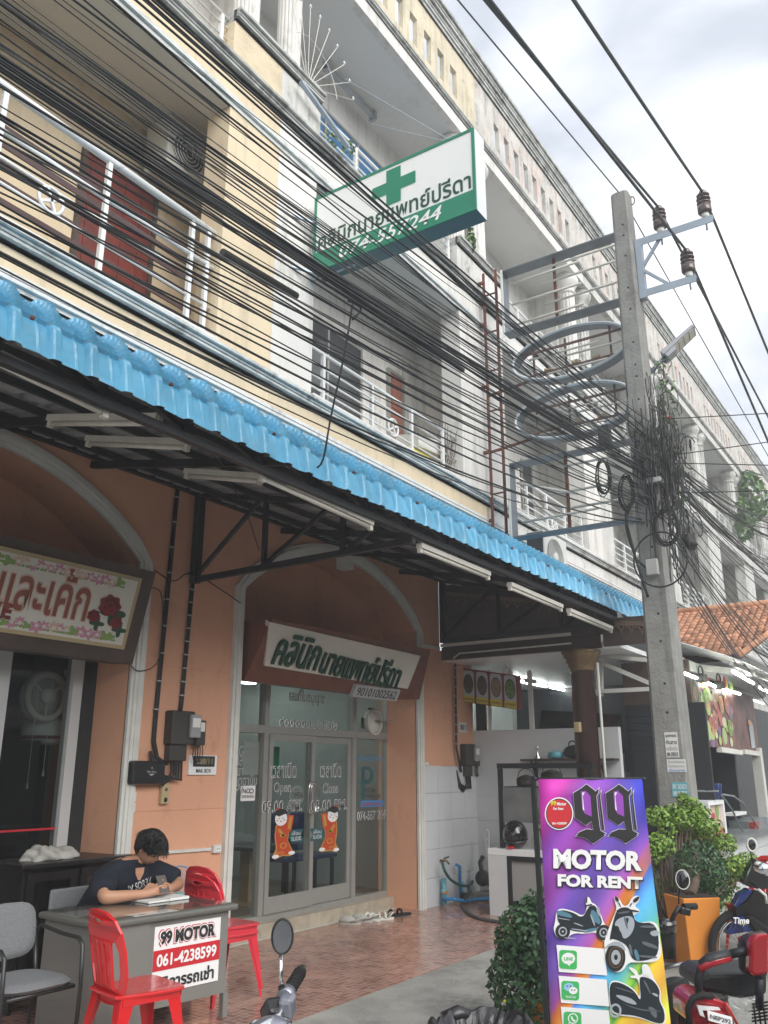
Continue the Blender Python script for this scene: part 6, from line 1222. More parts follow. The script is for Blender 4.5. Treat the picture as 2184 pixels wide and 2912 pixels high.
# tiled roof beyond the pole
tr_ = thing('tiled_roof', 'weathered terracotta tiled roof with lacy bargeboard beyond the pole', 'roof', (15, 3.5, 3.4))
RX0, RX1, RZ0, RZ1 = 13.9, 16.0, 3.28, 4.36
sl = Vector((RX1 - RX0, 0, RZ1 - RZ0)); SLn = sl.length; sd_ = sl.normalized(); nn = Vector((-sd_.z, 0, sd_.x))
MB().hexa([(RX0, 5.0, RZ0 - .06), (RX0, 2.75, RZ0 - .06), (RX1, 1.9, RZ1 - .06), (RX1, 5.0, RZ1 - .06)], [(RX0, 5.0, RZ0 - .03), (RX0, 2.75, RZ0 - .03), (RX1, 1.9, RZ1 - .03), (RX1, 5.0, RZ1 - .03)]).build('deck', 'wood_brown', tr_)
tw, tl = .115, .19; V = []
tmsh = None; rows = int(SLn / (tl * .82)); cnt = 0
for i in range(rows):
    s0 = i * tl * .82; P0 = Vector((RX0, 0, RZ0)) + sd_ * s0 + nn * .012; ymin = 2.78 - (2.78 - 1.92) * (s0 / SLn)
    y = 4.75; 
    while y > ymin:
        if cnt < 300 and y < 4.3:
            if tmsh is None:
                a = MB(); seg = 6; v = []
                for e_ in (0, 1):
                    for k in range(seg + 1):
                        an = math.pi * k / seg; u = -math.cos(an) * tw * .5; h = math.sin(an) * .034 + (.012 if e_ == 0 else 0); p = sd_ * (e_ * tl) + Vector((0, -u, 0)) + nn * h; v.append(p)
                for k in range(seg + 1): v.append(v[k] - nn * .012)
                a.add(v, [(k, k + 1, seg + 2 + k, seg + 1 + k) for k in range(seg)] + [(k, 2 * seg + 2 + k, 2 * seg + 3 + k, k + 1) for k in range(seg)], True); ob = a.build('roof_tile', 'clay_tile'); ob.parent = tr_; tmsh = ob
            else: ob = tmsh.copy(); COL.objects.link(ob)
            ob.location = Vector((P0.x, y + random.uniform(-.004, .004), P0.z + random.uniform(-.003, .003))) - tr_.location; ob.rotation_euler = (random.gauss(0, .02), random.gauss(0, .01), 0); cnt += 1
        y -= tw
print('tiles', cnt)
MB().tube([(RX1, 5, RZ1 + .06), (RX1, 1.9, RZ1 + .06)], .06, 8).build('ridge', 'clay_tile', tr_); MB().tube([(RX0, 2.72, RZ0 + .03), (RX1, 1.88, RZ1 + .03)], .05, 8).build('hip', 'clay_tile', tr_)
# ================================================================== PORCH FURNITURE AND PERSON
def obx(a, O, ux, uy, x0, x1, y0, y1, z0, z1):
    O, ux, uy = Vector(O), Vector(ux), Vector(uy); q = lambda x, y, z: O + ux * x + uy * y + Vector((0, 0, z))
    return a.hexa([q(x0, y0, z0), q(x1, y0, z0), q(x1, y1, z0), q(x0, y1, z0)], [q(x0, y0, z1), q(x1, y0, z1), q(x1, y1, z1), q(x0, y1, z1)])
# desk
DO = Vector((3.774, 4.572, 0)); DX = Vector((.9927, -.1205, 0)); DY = Vector((.1205, .9927, 0))
dk = thing('desk', 'grey steel office desk with glass top and 99 MOTOR sign on its front', 'desk', DO)
def D_(nm, m_, *b, bev=0): return obx(MB(), DO, DX, DY, *b).build(nm, m_, dk, bevel=bev)
DL, DW = 1.10, .72
D_('desktop', 'desk_edge', 0, DL, 0, DW, .682, .722, bev=.015); 
D_('front_panel', 'desk_metal', .40, DL - .06, .045, .06, .17, .68); D_('front_panel', 'desk_metal', .04, .397, .03, .045, .04, .68)
D_('side_panel', 'desk_metal', .03, .05, .03, DW - .05, .04, .681); D_('side_panel', 'desk_metal', DL - .07, DL - .05, .05, DW - .05, .17, .681)
D_('drawer_pedestal', 'desk_metal', .051, .396, .046, DW - .06, .05, .68)
for x, y in ((DL - .07, .04), (DL - .07, DW - .08), (.06, .04), (.06, DW - .08)): D_('leg', 'desk_metal', x, x + .04, y, y + .04, 0.02, .17 if x > .5 else .06); obx(MB(), DO, DX, DY, x + .005, x + .035, y + .005, y + .035, 0, .02).build('foot', 'chrome', dk)
D_('glass_top', 'case_glass', .02, DL - .02, .02, DW - .02, .727, .733); D_('sheet_under_glass', 'paper', .28, .62, .04, .16, .7235, .7245); D_('sheet_under_glass', 'panel_grey', .03, .25, .30, .55, .7235, .7245)
# 99 MOTOR sign, its lower part hidden by the red chair
so_ = DO + DY * .043; sgn = D_('sign_sheet', 'white_print', .44, .975, .040, .0445, .255, .645)
def st(s, m_, u, z, w, h, off=0, lift=.006, shear=0): return text(s, m_, dk, DO + DX * u + DY * (.040 - lift) + Vector((0, 0, z)), DX, ZA, (w, h), off=off, shear=shear)
obx(MB(), DO, DX, DY, .44, .975, .037, .0395, .385, .505).build('red_band', 'red_print', dk)
st('99 MOTOR', 'red_print', .705, .575, .475, .105, .10, .003); st('99 MOTOR', 'white_print', .705, .575, .462, .093, .075, .0045); st('99 MOTOR', 'black_print', .705, .575, .445, .08, .05, .006)
st('061-4238599', 'white_print', .705, .445, .48, .075, .03, .006); st('บริการรถเช่า', 'black_print', .70, .318, .47, .085, .035, .004)
# notebook, phone holder, papers
o = MB(); c = Vector((4.61, 4.95, .736))
obx(o, c, DX, DY, -.17, 0, -.10, .11, 0, .012); obx(o, c, DX, DY, .004, .17, -.10, .11, 0, .018); tag(o.build('notebook', 'paper'), 'open white notebook lying on the desk glass under the phone', 'notebook')
tag(obx(MB(), (4.80, 5.02, .736), DX, DY, 0, .09, 0, .05, 0, .012).build('lighter_case', 'pipe_teal'), 'small pale blue object on the desk beside the notebook', 'case')
# plastic chairs, built facing +X about the seat centre
def solid(polys, m_, parent, o, a, b, ext, name, bend=None):
    cu = bpy.data.curves.new('s', 'CURVE'); cu.dimensions = '2D'; cu.fill_mode = 'BOTH'; cu.extrude = ext; cu.bevel_depth = .004; cu.bevel_resolution = 1
    for poly in polys:
        sp = cu.splines.new('POLY'); sp.points.add(len(poly) - 1); sp.use_cyclic_u = True
        for i, (x, y) in enumerate(poly): sp.points[i].co = (x, y, 0, 1)
    me = bezmesh(cu, name); a, b, o = Vector(a).normalized(), Vector(b).normalized(), Vector(o); n = a.cross(b); rl = rootloc(parent)
    for v in me.vertices:
        x, y, z = v.co; bz = bend(x, y) if bend else 0; v.co = o + a * x + b * y + n * (z + bz) - rl
    me.materials.clear(); me.materials.append(M(m_)); 
    for p in me.polygons: p.material_index = 0; p.use_smooth = False
    ob = bpy.data.objects.new(name, me); COL.objects.link(ob); ob.parent = parent; return ob
def dens(poly, n=4): return [(poly[i][0] + (poly[(i + 1) % len(poly)][0] - poly[i][0]) * k / n, poly[i][1] + (poly[(i + 1) % len(poly)][1] - poly[i][1]) * k / n) for i in range(len(poly)) for k in range(n)]
def plastic_chair(m_, label, group):
    t = thing('plastic_chair', label, 'chair', (0, 0, 0), group)
    # backrest in plane (y,z), leaning back
    R = [(-.155, -.05), (-.175, .0), (-.21, .10), (-.215, .22), (-.20, .32), (-.165, .385), (-.10, .425), (0, .437), (.10, .425), (.165, .385), (.20, .32), (.215, .22), (.21, .10), (.175, 0), (.155, -.05)]
    slots = [[(x - .011, .05), (x + .011, .05), (x + .014, .26), (x, .275), (x - .014, .26)] for x in (-.055, 0, .055)]
    op = [[(s_ * .095, .03), (s_ * .145, .03), (s_ * .175, .12), (s_ * .18, .22), (s_ * .155, .28), (s_ * .11, .27)] for s_ in (-1, 1)]
    hand = ell(0, .375, .06, .018, 14)
    solid([dens(R, 2)] + slots + op + [hand], m_, t, (-.19, 0, .44), (0, 1, 0), (-.20, 0, 1), .004, 'backrest', lambda x, y: .55 * x * x * 1.6)
    S = [(-.20, -.155), (-.20, .155), (-.17, .18), (.14, .205), (.19, .19), (.205, .15), (.21, 0), (.205, -.15), (.19, -.19), (.14, -.205), (-.17, -.18)]
    solid([dens(S, 3)], m_, t, (0, 0, .44), (1, 0, 0), (0, 1, 0), .005, 'seat', lambda x, y: -.012 * max(0, 1 - (x * x + y * y) * 20))
    for sx, sy in ((1, 1), (1, -1), (-1, 1), (-1, -1)):
        top = Vector((sx * .175, sy * .175, .44)); bot = Vector((sx * .225 - (.03 if sx < 0 else 0), sy * .225, 0)); a = MB(); k = 7; pr = []
        for i in range(k + 1):
            f_ = i / k; c = top.lerp(bot, f_ ** .9); w = .062 * (1 - f_) ** 1.2 + .022
            pr.append([c + Vector((-sx * w, 0, 0)), c, c + Vector((0, -sy * w, 0)), c + Vector((-sx * .004, -sy * w, 0)), c + Vector((-sx * .007, -sy * .007, 0)), c + Vector((-sx * w, -sy * .004, 0))])
        v = [p for q in pr for p in q]; f = [(i * 6 + j, i * 6 + (j + 1) % 6, (i + 1) * 6 + (j + 1) % 6, (i + 1) * 6 + j) for i in range(k) for j in range(6)] + [tuple(range(6)), tuple(k * 6 + j for j in range(6))]
        a.add(v, f, False); a.build('leg', m_, t, bevel=.003)
    a = MB()
    a.box(-.17, .17, .178, .184, .395, .44).box(-.17, .17, -.184, -.178, .395, .44).box(.182, .188, -.175, .175, .40, .44); a.build('apron', m_, t)
    return t
c1 = plastic_chair('red_plastic', 'bright red plastic chair standing in front of the desk sign', 'red plastic chairs')
c1.location = (3.72, 4.14, 0); c1.rotation_euler = (0, 0, math.radians(-14))
c2 = plastic_chair('pink_plastic', 'lower of the two stacked pinkish red chairs beside the desk end', 'red plastic chairs')
c2.location = (5.25, 4.95, 0); c2.rotation_euler = (0, 0, math.radians(-6))
dup(c2, (5.255, 4.95, .055), math.radians(-6), 'upper of the two stacked pinkish red chairs beside the desk end')
# grey visitor chair facing the street (-Y)
gc = thing('visitor_chair', 'grey fabric armchair with dark tubular steel frame at the left edge', 'chair', (3.42, 4.78, 0)); gx, gy = 3.42, 4.78
a = MB(); v = []
def cushion(cx, cy, cz, w, h, t_, up, nrm, nm):
    up, nrm = Vector(up).normalized(), Vector(nrm).normalized(); s_ = up.cross(nrm); a = MB(); n, r_ = 20, 8; V = []; c = Vector((cx, cy, cz))
    for side in (1, -1):
        for i in range(r_ + 1):
            k = i / r_
            for j in range(n):
                an = 2 * math.pi * j / n; ca, sa = math.cos(an), math.sin(an); x = math.copysign(abs(ca) ** .55, ca) * w * k; y = math.copysign(abs(sa) ** .55, sa) * h * k
                V.append(c + s_ * x + up * y + nrm * side * t_ * (1 - k ** 6) ** .5)
    F_ = [(q + i * n + j, q + i * n + (j + 1) % n, q + (i + 1) * n + (j + 1) % n, q + (i + 1) * n + j) for q in (0, (r_ + 1) * n) for i in range(r_) for j in range(n)]
    a.add(V, F_, True); return a.build(nm, 'fabric_grey', gc)
cushion(gx, gy - .01, .445, .235, .235, .03, (0, 1, 0), (0, 0, 1), 'seat'); cushion(gx, gy + .20, .69, .215, .155, .025, (0, .15, 1), (0, -1, .15), 'backrest')
for s_ in (-1, 1):
    x = gx + s_ * .255; MB().tube([(x, gy - .20, 0), (x, gy - .215, .40), (x, gy - .20, .62), (x, gy - .16, .655), (x, gy, .665), (x - s_ * .02, gy + .18, .70), (x - s_ * .04, gy + .22, .66)], .0125, 8).build('arm', 'chair_steel', gc)
    MB().tube([(x - s_ * .03, gy + .22, .66), (x - s_ * .03, gy + .17, .42), (x, gy + .24, 0)], .0125, 8).build('leg', 'chair_steel', gc)
    MB().tube([(gx + s_ * .22, gy - .2, .41), (gx + s_ * .22, gy + .18, .41)], .012, 8).build('seat_rail', 'chair_steel', gc)
MB().tube([(gx - .22, gy - .2, .41), (gx + .22, gy - .2, .41)], .012, 8).build('seat_rail', 'chair_steel', gc)
# black cabinet with cloth
cb = thing('cabinet', 'low black cabinet with glass doors standing against the cake shop front', 'cabinet', (4.1, 5.8, 0)); CT = .965
MB().box(4.04, 5.06, 5.76, 6.28, CT - .035, CT).build('top', 'cabinet_black', cb, bevel=.006); MB().box(4.07, 4.09, 5.79, 6.26, 0, CT - .036).build('side_panel', 'cabinet_black', cb); MB().box(5.0, 5.02, 5.79, 6.26, 0, CT - .036).build('side_panel', 'cabinet_black', cb)
MB().box(4.09, 5.0, 6.24, 6.26, 0.02, CT - .036).build('back_panel', 'cabinet_black', cb); MB().box(4.09, 5.0, 5.8, 6.24, .42, .44).build('shelf', 'cabinet_black', cb)
for x0, x1 in ((4.10, 4.53), (4.56, 4.99)):
    a = MB()
    for q in ((x0, x0 + .06, .08, .90), (x1 - .06, x1, .08, .90), (x0 + .06, x1 - .06, .84, .90), (x0 + .06, x1 - .06, .08, .14)): a.box(q[0], q[1], 5.77, 5.79, q[2], q[3])
    d_ = a.build('door', 'cabinet_black', cb); MB().box(x0 + .06, x1 - .06, 5.778, 5.782, .14, .84).build('pane', 'case_glass', d_)
o = MB().ball((4.34, 5.95, .53), .10, 1.1, .8, .9, 8, lambda p: p * (1 + .25 * mnoise.noise(p * 22))).build('plastic_bag', 'case_glass'); tag(o, 'crumpled clear plastic bag on the shelf inside the black cabinet', 'bag')
def cf_(p):
    q = p * (1 + .45 * mnoise.noise(p * 12)); return Vector((q.x, q.y, max(q.z, -.02) * (1 + .5 * mnoise.noise(p * 25))))
c = PZ(*( (360 / 2.279) / K, (2200 + 500 / 2.279) / K), CT + .02); o = MB().ball((4.42, 5.98, CT + .022), .16, 1.35, .8, .42, 22, cf_).build('towel', 'cloth'); tag(o, 'crumpled light grey cloth lying on the black cabinet top', 'towel')
# office chair under the person
oc = thing('office_chair', 'grey chair on which the person at the desk sits', 'chair', (4.52, 5.55, 0)); MB().box(4.30, 4.74, 5.36, 5.74, .40, .45).build('seat', 'fabric_grey', oc, bevel=.02); MB().box(4.28, 4.66, 5.73, 5.76, .50, .78).build('backrest', 'fabric_grey', oc, bevel=.02)
for x in (4.32, 4.72):
    for y in (5.38, 5.72): MB().box(x - .012, x + .012, y - .012, y + .012, 0, .40).build('leg', 'chair_steel', oc)
# table fan
c = PY((1165 / 2.279) / K, (2200 + 715 / 2.279) / K, 5.35); c = Vector((5.02, 5.40, .74)); tf = thing('table_fan', 'small blue round table fan half hidden behind the person', 'fan', c)
fcn = PY((1160 / 2.279) / K, (2200 + 710 / 2.279) / K, 5.5); a = MB(); axv = Vector((.93, -.36, 0))
for i in range(5): a.ring(fcn, axv, ZA, .02 + i * .026, .02 + i * .026, .002, 24, 4)
for i in range(30): an = 2 * math.pi * i / 30; dd = axv * math.cos(an) + ZA * math.sin(an); a.bar(fcn + dd * .02, fcn + dd * .125, .003)
a.build('grille', 'fan_blue', tf); MB().ring(fcn, axv, ZA, .128, .128, .007, 30, 6).build('rim', 'fan_blue', tf); MB().tube([fcn - Vector((0, 0, .12)), (fcn.x, fcn.y, .48)], .012, 8).build('stand', 'fan_blue', tf); MB().lathe([(.09, 0), (.09, .02), (.02, .03)], (fcn.x, fcn.y, .46), n=18).build('base', 'fan_blue', tf)
tag(MB().box(fcn.x - .12, fcn.x + .12, fcn.y - .1, fcn.y + .12, 0, .459).build('stool', 'cabinet_black'), 'dark stool behind the desk carrying the blue fan', 'stool')
# ------------------------------------------------ the person
def skinned(name, verts, edges, radii, m_, parent, sub=2, root=0):
    me = bpy.data.meshes.new(name); rl = rootloc(parent); me.from_pydata([tuple(Vector(v) - rl) for v in verts], edges, [])
    o = bpy.data.objects.new(name, me); COL.objects.link(o)
    sk = o.modifiers.new('skin', 'SKIN'); sk.use_smooth_shade = True
    for i, r in enumerate(radii):
        r = r if isinstance(r, tuple) else (r, r); me.skin_vertices[0].data[i].radius = r; me.skin_vertices[0].data[i].use_root = (i == root)
    ss = o.modifiers.new('sub', 'SUBSURF'); ss.levels = sub; ss.render_levels = sub
    dg = bpy.context.evaluated_depsgraph_get(); m2 = bpy.data.meshes.new_from_object(o.evaluated_get(dg)); o.modifiers.clear(); o.data = m2; m2.materials.clear(); m2.materials.append(M(m_))
    for p in m2.polygons: p.use_smooth = True; p.material_index = 0
    o.parent = parent; return o
PP = thing('person', 'person with short black hair in a navy T-shirt bent over a phone', 'person', (4.52, 5.55, 0))
pel = (4.52, 5.58, .50); bel = (4.54, 5.52, .64); che = (4.60, 5.40, .82); cht = (4.63, 5.34, .92); nck = (4.655, 5.27, .97)
RS = (4.42, 5.34, .895); RE = (4.225, 5.10, .775); RW = (4.50, 4.99, .785)
LS = (4.87, 5.30, .895); LE = (4.955, 5.13, .790); LW = (4.735, 4.985, .800)
RH = (4.575, 4.965, .80); LH = (4.675, 4.965, .81)
V = [pel, bel, che, cht, nck, (4.665, 5.235, 1.01), RS, RE, RW, RH, LS, LE, LW, LH, (4.42, 5.50, .50), (4.38, 5.18, .48), (4.38, 5.15, .10), (4.40, 5.05, .04), (4.64, 5.50, .50), (4.68, 5.18, .48), (4.70, 5.15, .10), (4.70, 5.04, .04)]
E_ = [(0, 1), (1, 2), (2, 3), (3, 4), (4, 5), (3, 6), (6, 7), (7, 8), (8, 9), (3, 10), (10, 11), (11, 12), (12, 13), (0, 14), (14, 15), (15, 16), (16, 17), (0, 18), (18, 19), (19, 20), (20, 21)]
Rr = [(.15, .13), (.155, .135), (.145, .115), (.12, .10), .062, .058, .062, .052, .028, (.034, .018), .062, .052, .028, (.034, .018), .095, .075, .045, .04, .095, .075, .045, .04]
def fingers(H, side, V, E_, Rr, hi):
    H = Vector(H)
    for i in range(4):
        b = H + Vector((side * .012, -.012, -.018 + i * .014)); m1 = b + Vector((side * .032, -.022, .004)); t = m1 + Vector((side * .004, .022, .006)); n = len(V)
        V += [tuple(b), tuple(m1), tuple(t)]; E_ += [(hi, n), (n, n + 1), (n + 1, n + 2)]; Rr += [.0095, .009, .0075]
    b = H + Vector((side * .002, .012, .02)); m1 = b + Vector((side * .02, .002, .022)); t = m1 + Vector((side * .022, -.006, .010)); n = len(V); V += [tuple(b), tuple(m1), tuple(t)]; E_ += [(hi, n), (n, n + 1), (n + 1, n + 2)]; Rr += [.011, .010, .008]
fingers(RH, 1, V, E_, Rr, 9); fingers(LH, -1, V, E_, Rr, 13)
body = skinned('body', V, E_, Rr, 'skin', PP)
# head
hc = Vector((4.685, 5.185, 1.065)); hd = Vector((.16, -.74, -.66)).normalized(); hu = Vector((0.05, -.45, .85)); hu = (hu - hd * hu.dot(hd)).normalized(); hr = hd.cross(hu)
def hp(r, u, f): return hc + hr * r + hu * u + hd * f
def headfn(p):                     # local: x right, y forward, z up
    x, y, z = p
    if z < 0: x *= 1 + .25 * z / .12 * .6; 
    cheek = math.exp(-((abs(x) - .045) ** 2 + (z + .045) ** 2) / .0009) * .010 if y > 0 else 0
    nose = math.exp(-(x * x / .00012 + (z + .012) ** 2 / .0006)) * .020 if y > 0 else 0
    brow = math.exp(-(z - .022) ** 2 / .00015) * .004 * (y > 0.03); eye = -math.exp(-((abs(x) - .032) ** 2 / .0002 + (z - .005) ** 2 / .00012)) * .006 if y > 0 else 0
    lip = math.exp(-(x * x / .0005 + (z + .050) ** 2 / .00006)) * .006 if y > 0 else 0; chin = math.exp(-(x * x / .0008 + (z + .088) ** 2 / .0006)) * .010 if y > 0 else 0
    y += cheek + nose + brow + eye + lip + chin; return hr * x + hu * z + hd * y
MB().ball(hc, .1, .82, .98, 1.18, 24, headfn).build('head', 'skin', PP)
for s_ in (-1, 1): MB().ball(hp(s_ * .082, -.005, -.005), .03, .35, .7, 1, 8, lambda p: hr * p.x + hd * p.y + hu * p.z).build('ear', 'skin', PP)
for s_ in (-1, 1): MB().ball(hp(s_ * .032, .004, .088), .011, 1.5, .5, .5, 8, lambda p: hr * p.x + hd * p.y + hu * p.z).build('eye', 'hair', PP); MB().bar(hp(s_ * .018, .026, .094), hp(s_ * .048, .027, .086), .004, .006).build('eyebrow', 'hair', PP)
MB().ball(hp(0, -.050, .093), .012, 1.7, .5, .35, 8, lambda p: hr * p.x + hd * p.y + hu * p.z).build('mouth', 'petal_pink', PP)
def hairfn(p):
    x, y, z = p; d = p.length; nz = mnoise.noise(Vector((x * 40, y * 40, z * 10))) * .005
    f = 1 + nz / d
    x, y, z = x * f, y * f, z * f
    lim = .012 if y > .03 and abs(x) < .07 else (-.01 if y > -.01 else -.075)
    lim += .012 * mnoise.noise(Vector((x * 90, y * 90, 3)))
    if z < lim: s_ = .80; x *= s_ if y > 0 else .93; y *= (s_ if y > 0 else .9); 
    z = max(z, lim - .004)
    return hr * x + hu * z + hd * y
MB().ball(hc + hu * .012 - hd * .006, .118, .92, 1.0, 1.08, 26, hairfn).build('hair', 'hair', PP)
a = MB(); random.seed(4)
for i in range(1500):
    an = random.uniform(0, 6.28); el = random.uniform(.1, 1.45); n0 = Vector((math.cos(an) * math.cos(el) * .108, math.sin(an) * math.cos(el) * .112, math.sin(el) * .125)); dirv = Vector((n0.x * .5, n0.y * .7 + .015, -.05)) + Vector((random.gauss(0, .006), random.gauss(0, .006), random.gauss(0, .005)))
    if n0.y > .05 and n0.z < .03: continue
    p0 = hc + hu * .014 + hr * n0.x + hd * n0.y + hu * n0.z; p1 = p0 + (hr * dirv.x + hd * dirv.y + hu * dirv.z) * random.uniform(.35, .6) ; a.tube([p0, (p0 + p1) / 2 + (p0 - hc).normalized() * .006, p1], [.0016, .0014, .0005], 3)
a.build('hair_strands', 'hair', PP)
# shirt: torso and short sleeves
sv = [(4.52, 5.58, .46), (4.535, 5.545, .62), (4.595, 5.41, .80), (4.63, 5.35, .905), (4.648, 5.30, .955), (4.42, 5.345, .885), (4.285, 5.19, .835), (4.245, 5.13, .80), (4.87, 5.31, .885), (4.935, 5.20, .835), (4.965, 5.15, .81)]
se = [(0, 1), (1, 2), (2, 3), (3, 4), (3, 5), (5, 6), (6, 7), (3, 8), (8, 9), (9, 10)]
shirt = skinned('t_shirt', sv, se, [(.185, .16), (.19, .165), (.185, .15), (.155, .125), (.085, .075), (.105, .09), (.098, .085), (.092, .078), (.105, .09), (.098, .085), (.088, .078)], 'shirt_navy', PP)
for v in shirt.data.vertices: v.co += v.normal * (.010 * mnoise.noise(v.co * 9) + .004 * mnoise.noise(v.co * 26))
MB().tube([(4.5, 5.45, .42), (4.45, 5.2, .50), (4.41, 5.1, .44), (4.38, 5.14, .12)], [.12, .09, .085, .06], 12).tube([(4.6, 5.45, .42), (4.65, 5.2, .50), (4.68, 5.1, .44), (4.7, 5.14, .12)], [.12, .09, .085, .06], 12).build('trousers', 'cabinet_black', PP)
# lettering draped on the shirt, neck opening
from mathutils.bvhtree import BVHTree
bv = BVHTree.FromObject(shirt, bpy.context.evaluated_depsgraph_get())
def drape(o):
    for v in o.data.vertices:
        w = v.co + PP.location; d = (w - EYE).normalized(); h = bv.ray_cast(EYE - PP.location, d)
        if h[0]: v.co = h[0] - d * .006
for s_, zx, zy, w, h_, m_ in (("I'M SORRY", 905, 722, .22, .055, 'white_print'), ('~', 985, 752, .05, .02, 'pipe_teal')):
    c = PY((zx / 2.279) / K, (2200 + zy / 2.279) / K, 5.28); o = text(s_, m_, PP, c, (.9, -.05, .22), (-.2, 0, 1), (w, h_), off=.01); drape(o)
o = shape([[(-.05, .05), (.05, .05), (.045, 0), (.012, -.055), (-.012, -.055), (-.045, 0)]], 'skin', PP, PY((905 / 2.279) / K, (2200 + 650 / 2.279) / K, 5.25), XA, ZA, (.085, .085), 'neckline'); drape(o)
ph = thing('phone', 'gold-backed phone held in both hands above the notebook', 'phone', (4.64, 4.96, .84)); pc = Vector((4.625, 4.955, .835)); pu = Vector((.1, .45, .55)).normalized(); pr_ = Vector((1, -.1, 0)).normalized(); pn = pr_.cross(pu).normalized()
MB().hexa([pc + pr_ * x + pu * y - pn * .004 for x, y in ((-.04, -.07), (.04, -.07), (.04, .07), (-.04, .07))], [pc + pr_ * x + pu * y + pn * .004 for x, y in ((-.04, -.07), (.04, -.07), (.04, .07), (-.04, .07))]).build('body', 'phone', ph, bevel=.002)
# footwear on the step
def sandal(x, y, rz, m_, label, style, grp='footwear left by the clinic step'):
    t = thing('sandal' if style else 'slip_on_shoe', label, 'shoe', (0, 0, 0), grp); L = .13
    sole = [(math.copysign(abs(math.cos(2 * math.pi * i / 24)) ** .8, math.cos(2 * math.pi * i / 24)) * L, math.sin(2 * math.pi * i / 24) * (.048 + .008 * math.cos(2 * math.pi * i / 24))) for i in range(24)]
    MB().prism(sole, (0, 0, .0), XA, YA, (0, 0, .025)).build('sole', m_ if style != 2 else 'rubber', t, bevel=.004)
    if style == 0:
        a = MB(); n = 12
        for k, (x0, x1) in enumerate(((-.11, -.02), (-.02, .11))): pass
        a.ball((.03, 0, .028), .1, 1.0, .52, .62, 12, lambda p: Vector((p.x, p.y, max(p.z, 0)))).build('upper', m_, t); MB().tube([(-.03, .05, .03), (-.10, .045, .055), (-.125, 0, .065), (-.10, -.045, .055), (-.03, -.05, .03)], .010, 6).build('heel', m_, t)
    else:
        for xx in ((.05, -.02) if style == 1 else (.04,)): MB().tube([(xx, -.05, .02), (xx, -.035, .06), (xx, 0, .075), (xx, .035, .06), (xx, .05, .02)], .014, 6).build('strap', m_, t)
        if style == 1: MB().tube([(-.05, .05, .03), (-.10, .04, .07), (-.12, 0, .075), (-.10, -.04, .07), (-.05, -.05, .03)], .008, 6).build('heel_strap', m_, t)
    t.location = (x, y, .001); t.rotation_euler = (0, 0, rz); return t
fx = lambda zx, zy: PZ((600 + zx / 2.279) / K, (2200 + zy / 2.279) / K, .02)
for zx, zy, rz, m_, lb, s_ in ((900, 965, 1.9, 'cloth', 'beige clog by the step, nearest the door handles', 0), (980, 950, 1.85, 'cloth', 'beige clog second from the left by the step', 0), (1035, 940, 1.5, 'trim_white', 'white strap sandal next to the beige clogs', 1), (1115, 935, 2.4, 'sign_cream', 'white strap sandal turned sideways beside the black slippers', 1), (1185, 915, 2.7, 'rubber', 'black slipper, the left one of the pair by the arch foot', 2), (1240, 908, 2.8, 'rubber', 'black slipper, the right one of the pair by the arch foot', 2)):
    p = fx(zx, zy); sandal(p.x, p.y, rz, m_, lb, s_)
# ================================================================== BANNER STAND
BT = [PD(1163, 1690, 4.95), PD(1382, 1690, 4.95)]; BA, BB = BT
bdir = Vector((BB.x - BA.x, BB.y - BA.y, 0)).normalized(); bn = Vector((bdir.y, -bdir.x, 0)); bn = bn if bn.dot(Vector((-1, -.5, 0))) > 0 else -bn
BWd = .60; BH = 1.56; BA = Vector((BA.x, BA.y, BH)); BC = BA + bdir * BWd
lean = Vector((.075, .03, 0))                                   # banner leans: foot stands further back
bs = thing('banner_stand', 'tall purple and rainbow 99 MOTOR FOR RENT banner on a black X stand', 'banner', (BA.x, BA.y, 0))
bu = (Vector((0, 0, BH)) - lean).normalized() if False else (Vector((-lean.x, -lean.y, BH - .02))).normalized()
def Bp(u, v, l=0): return BA + lean * 0 + bdir * (u * BWd * (1 + .10 * v)) - bu * (v * 1.52) + bdir * (0.0 * v) + bnn * l
bnn = bdir.cross(bu).normalized(); bnn = bnn if bnn.dot(EYE - BA) > 0 else -bnn
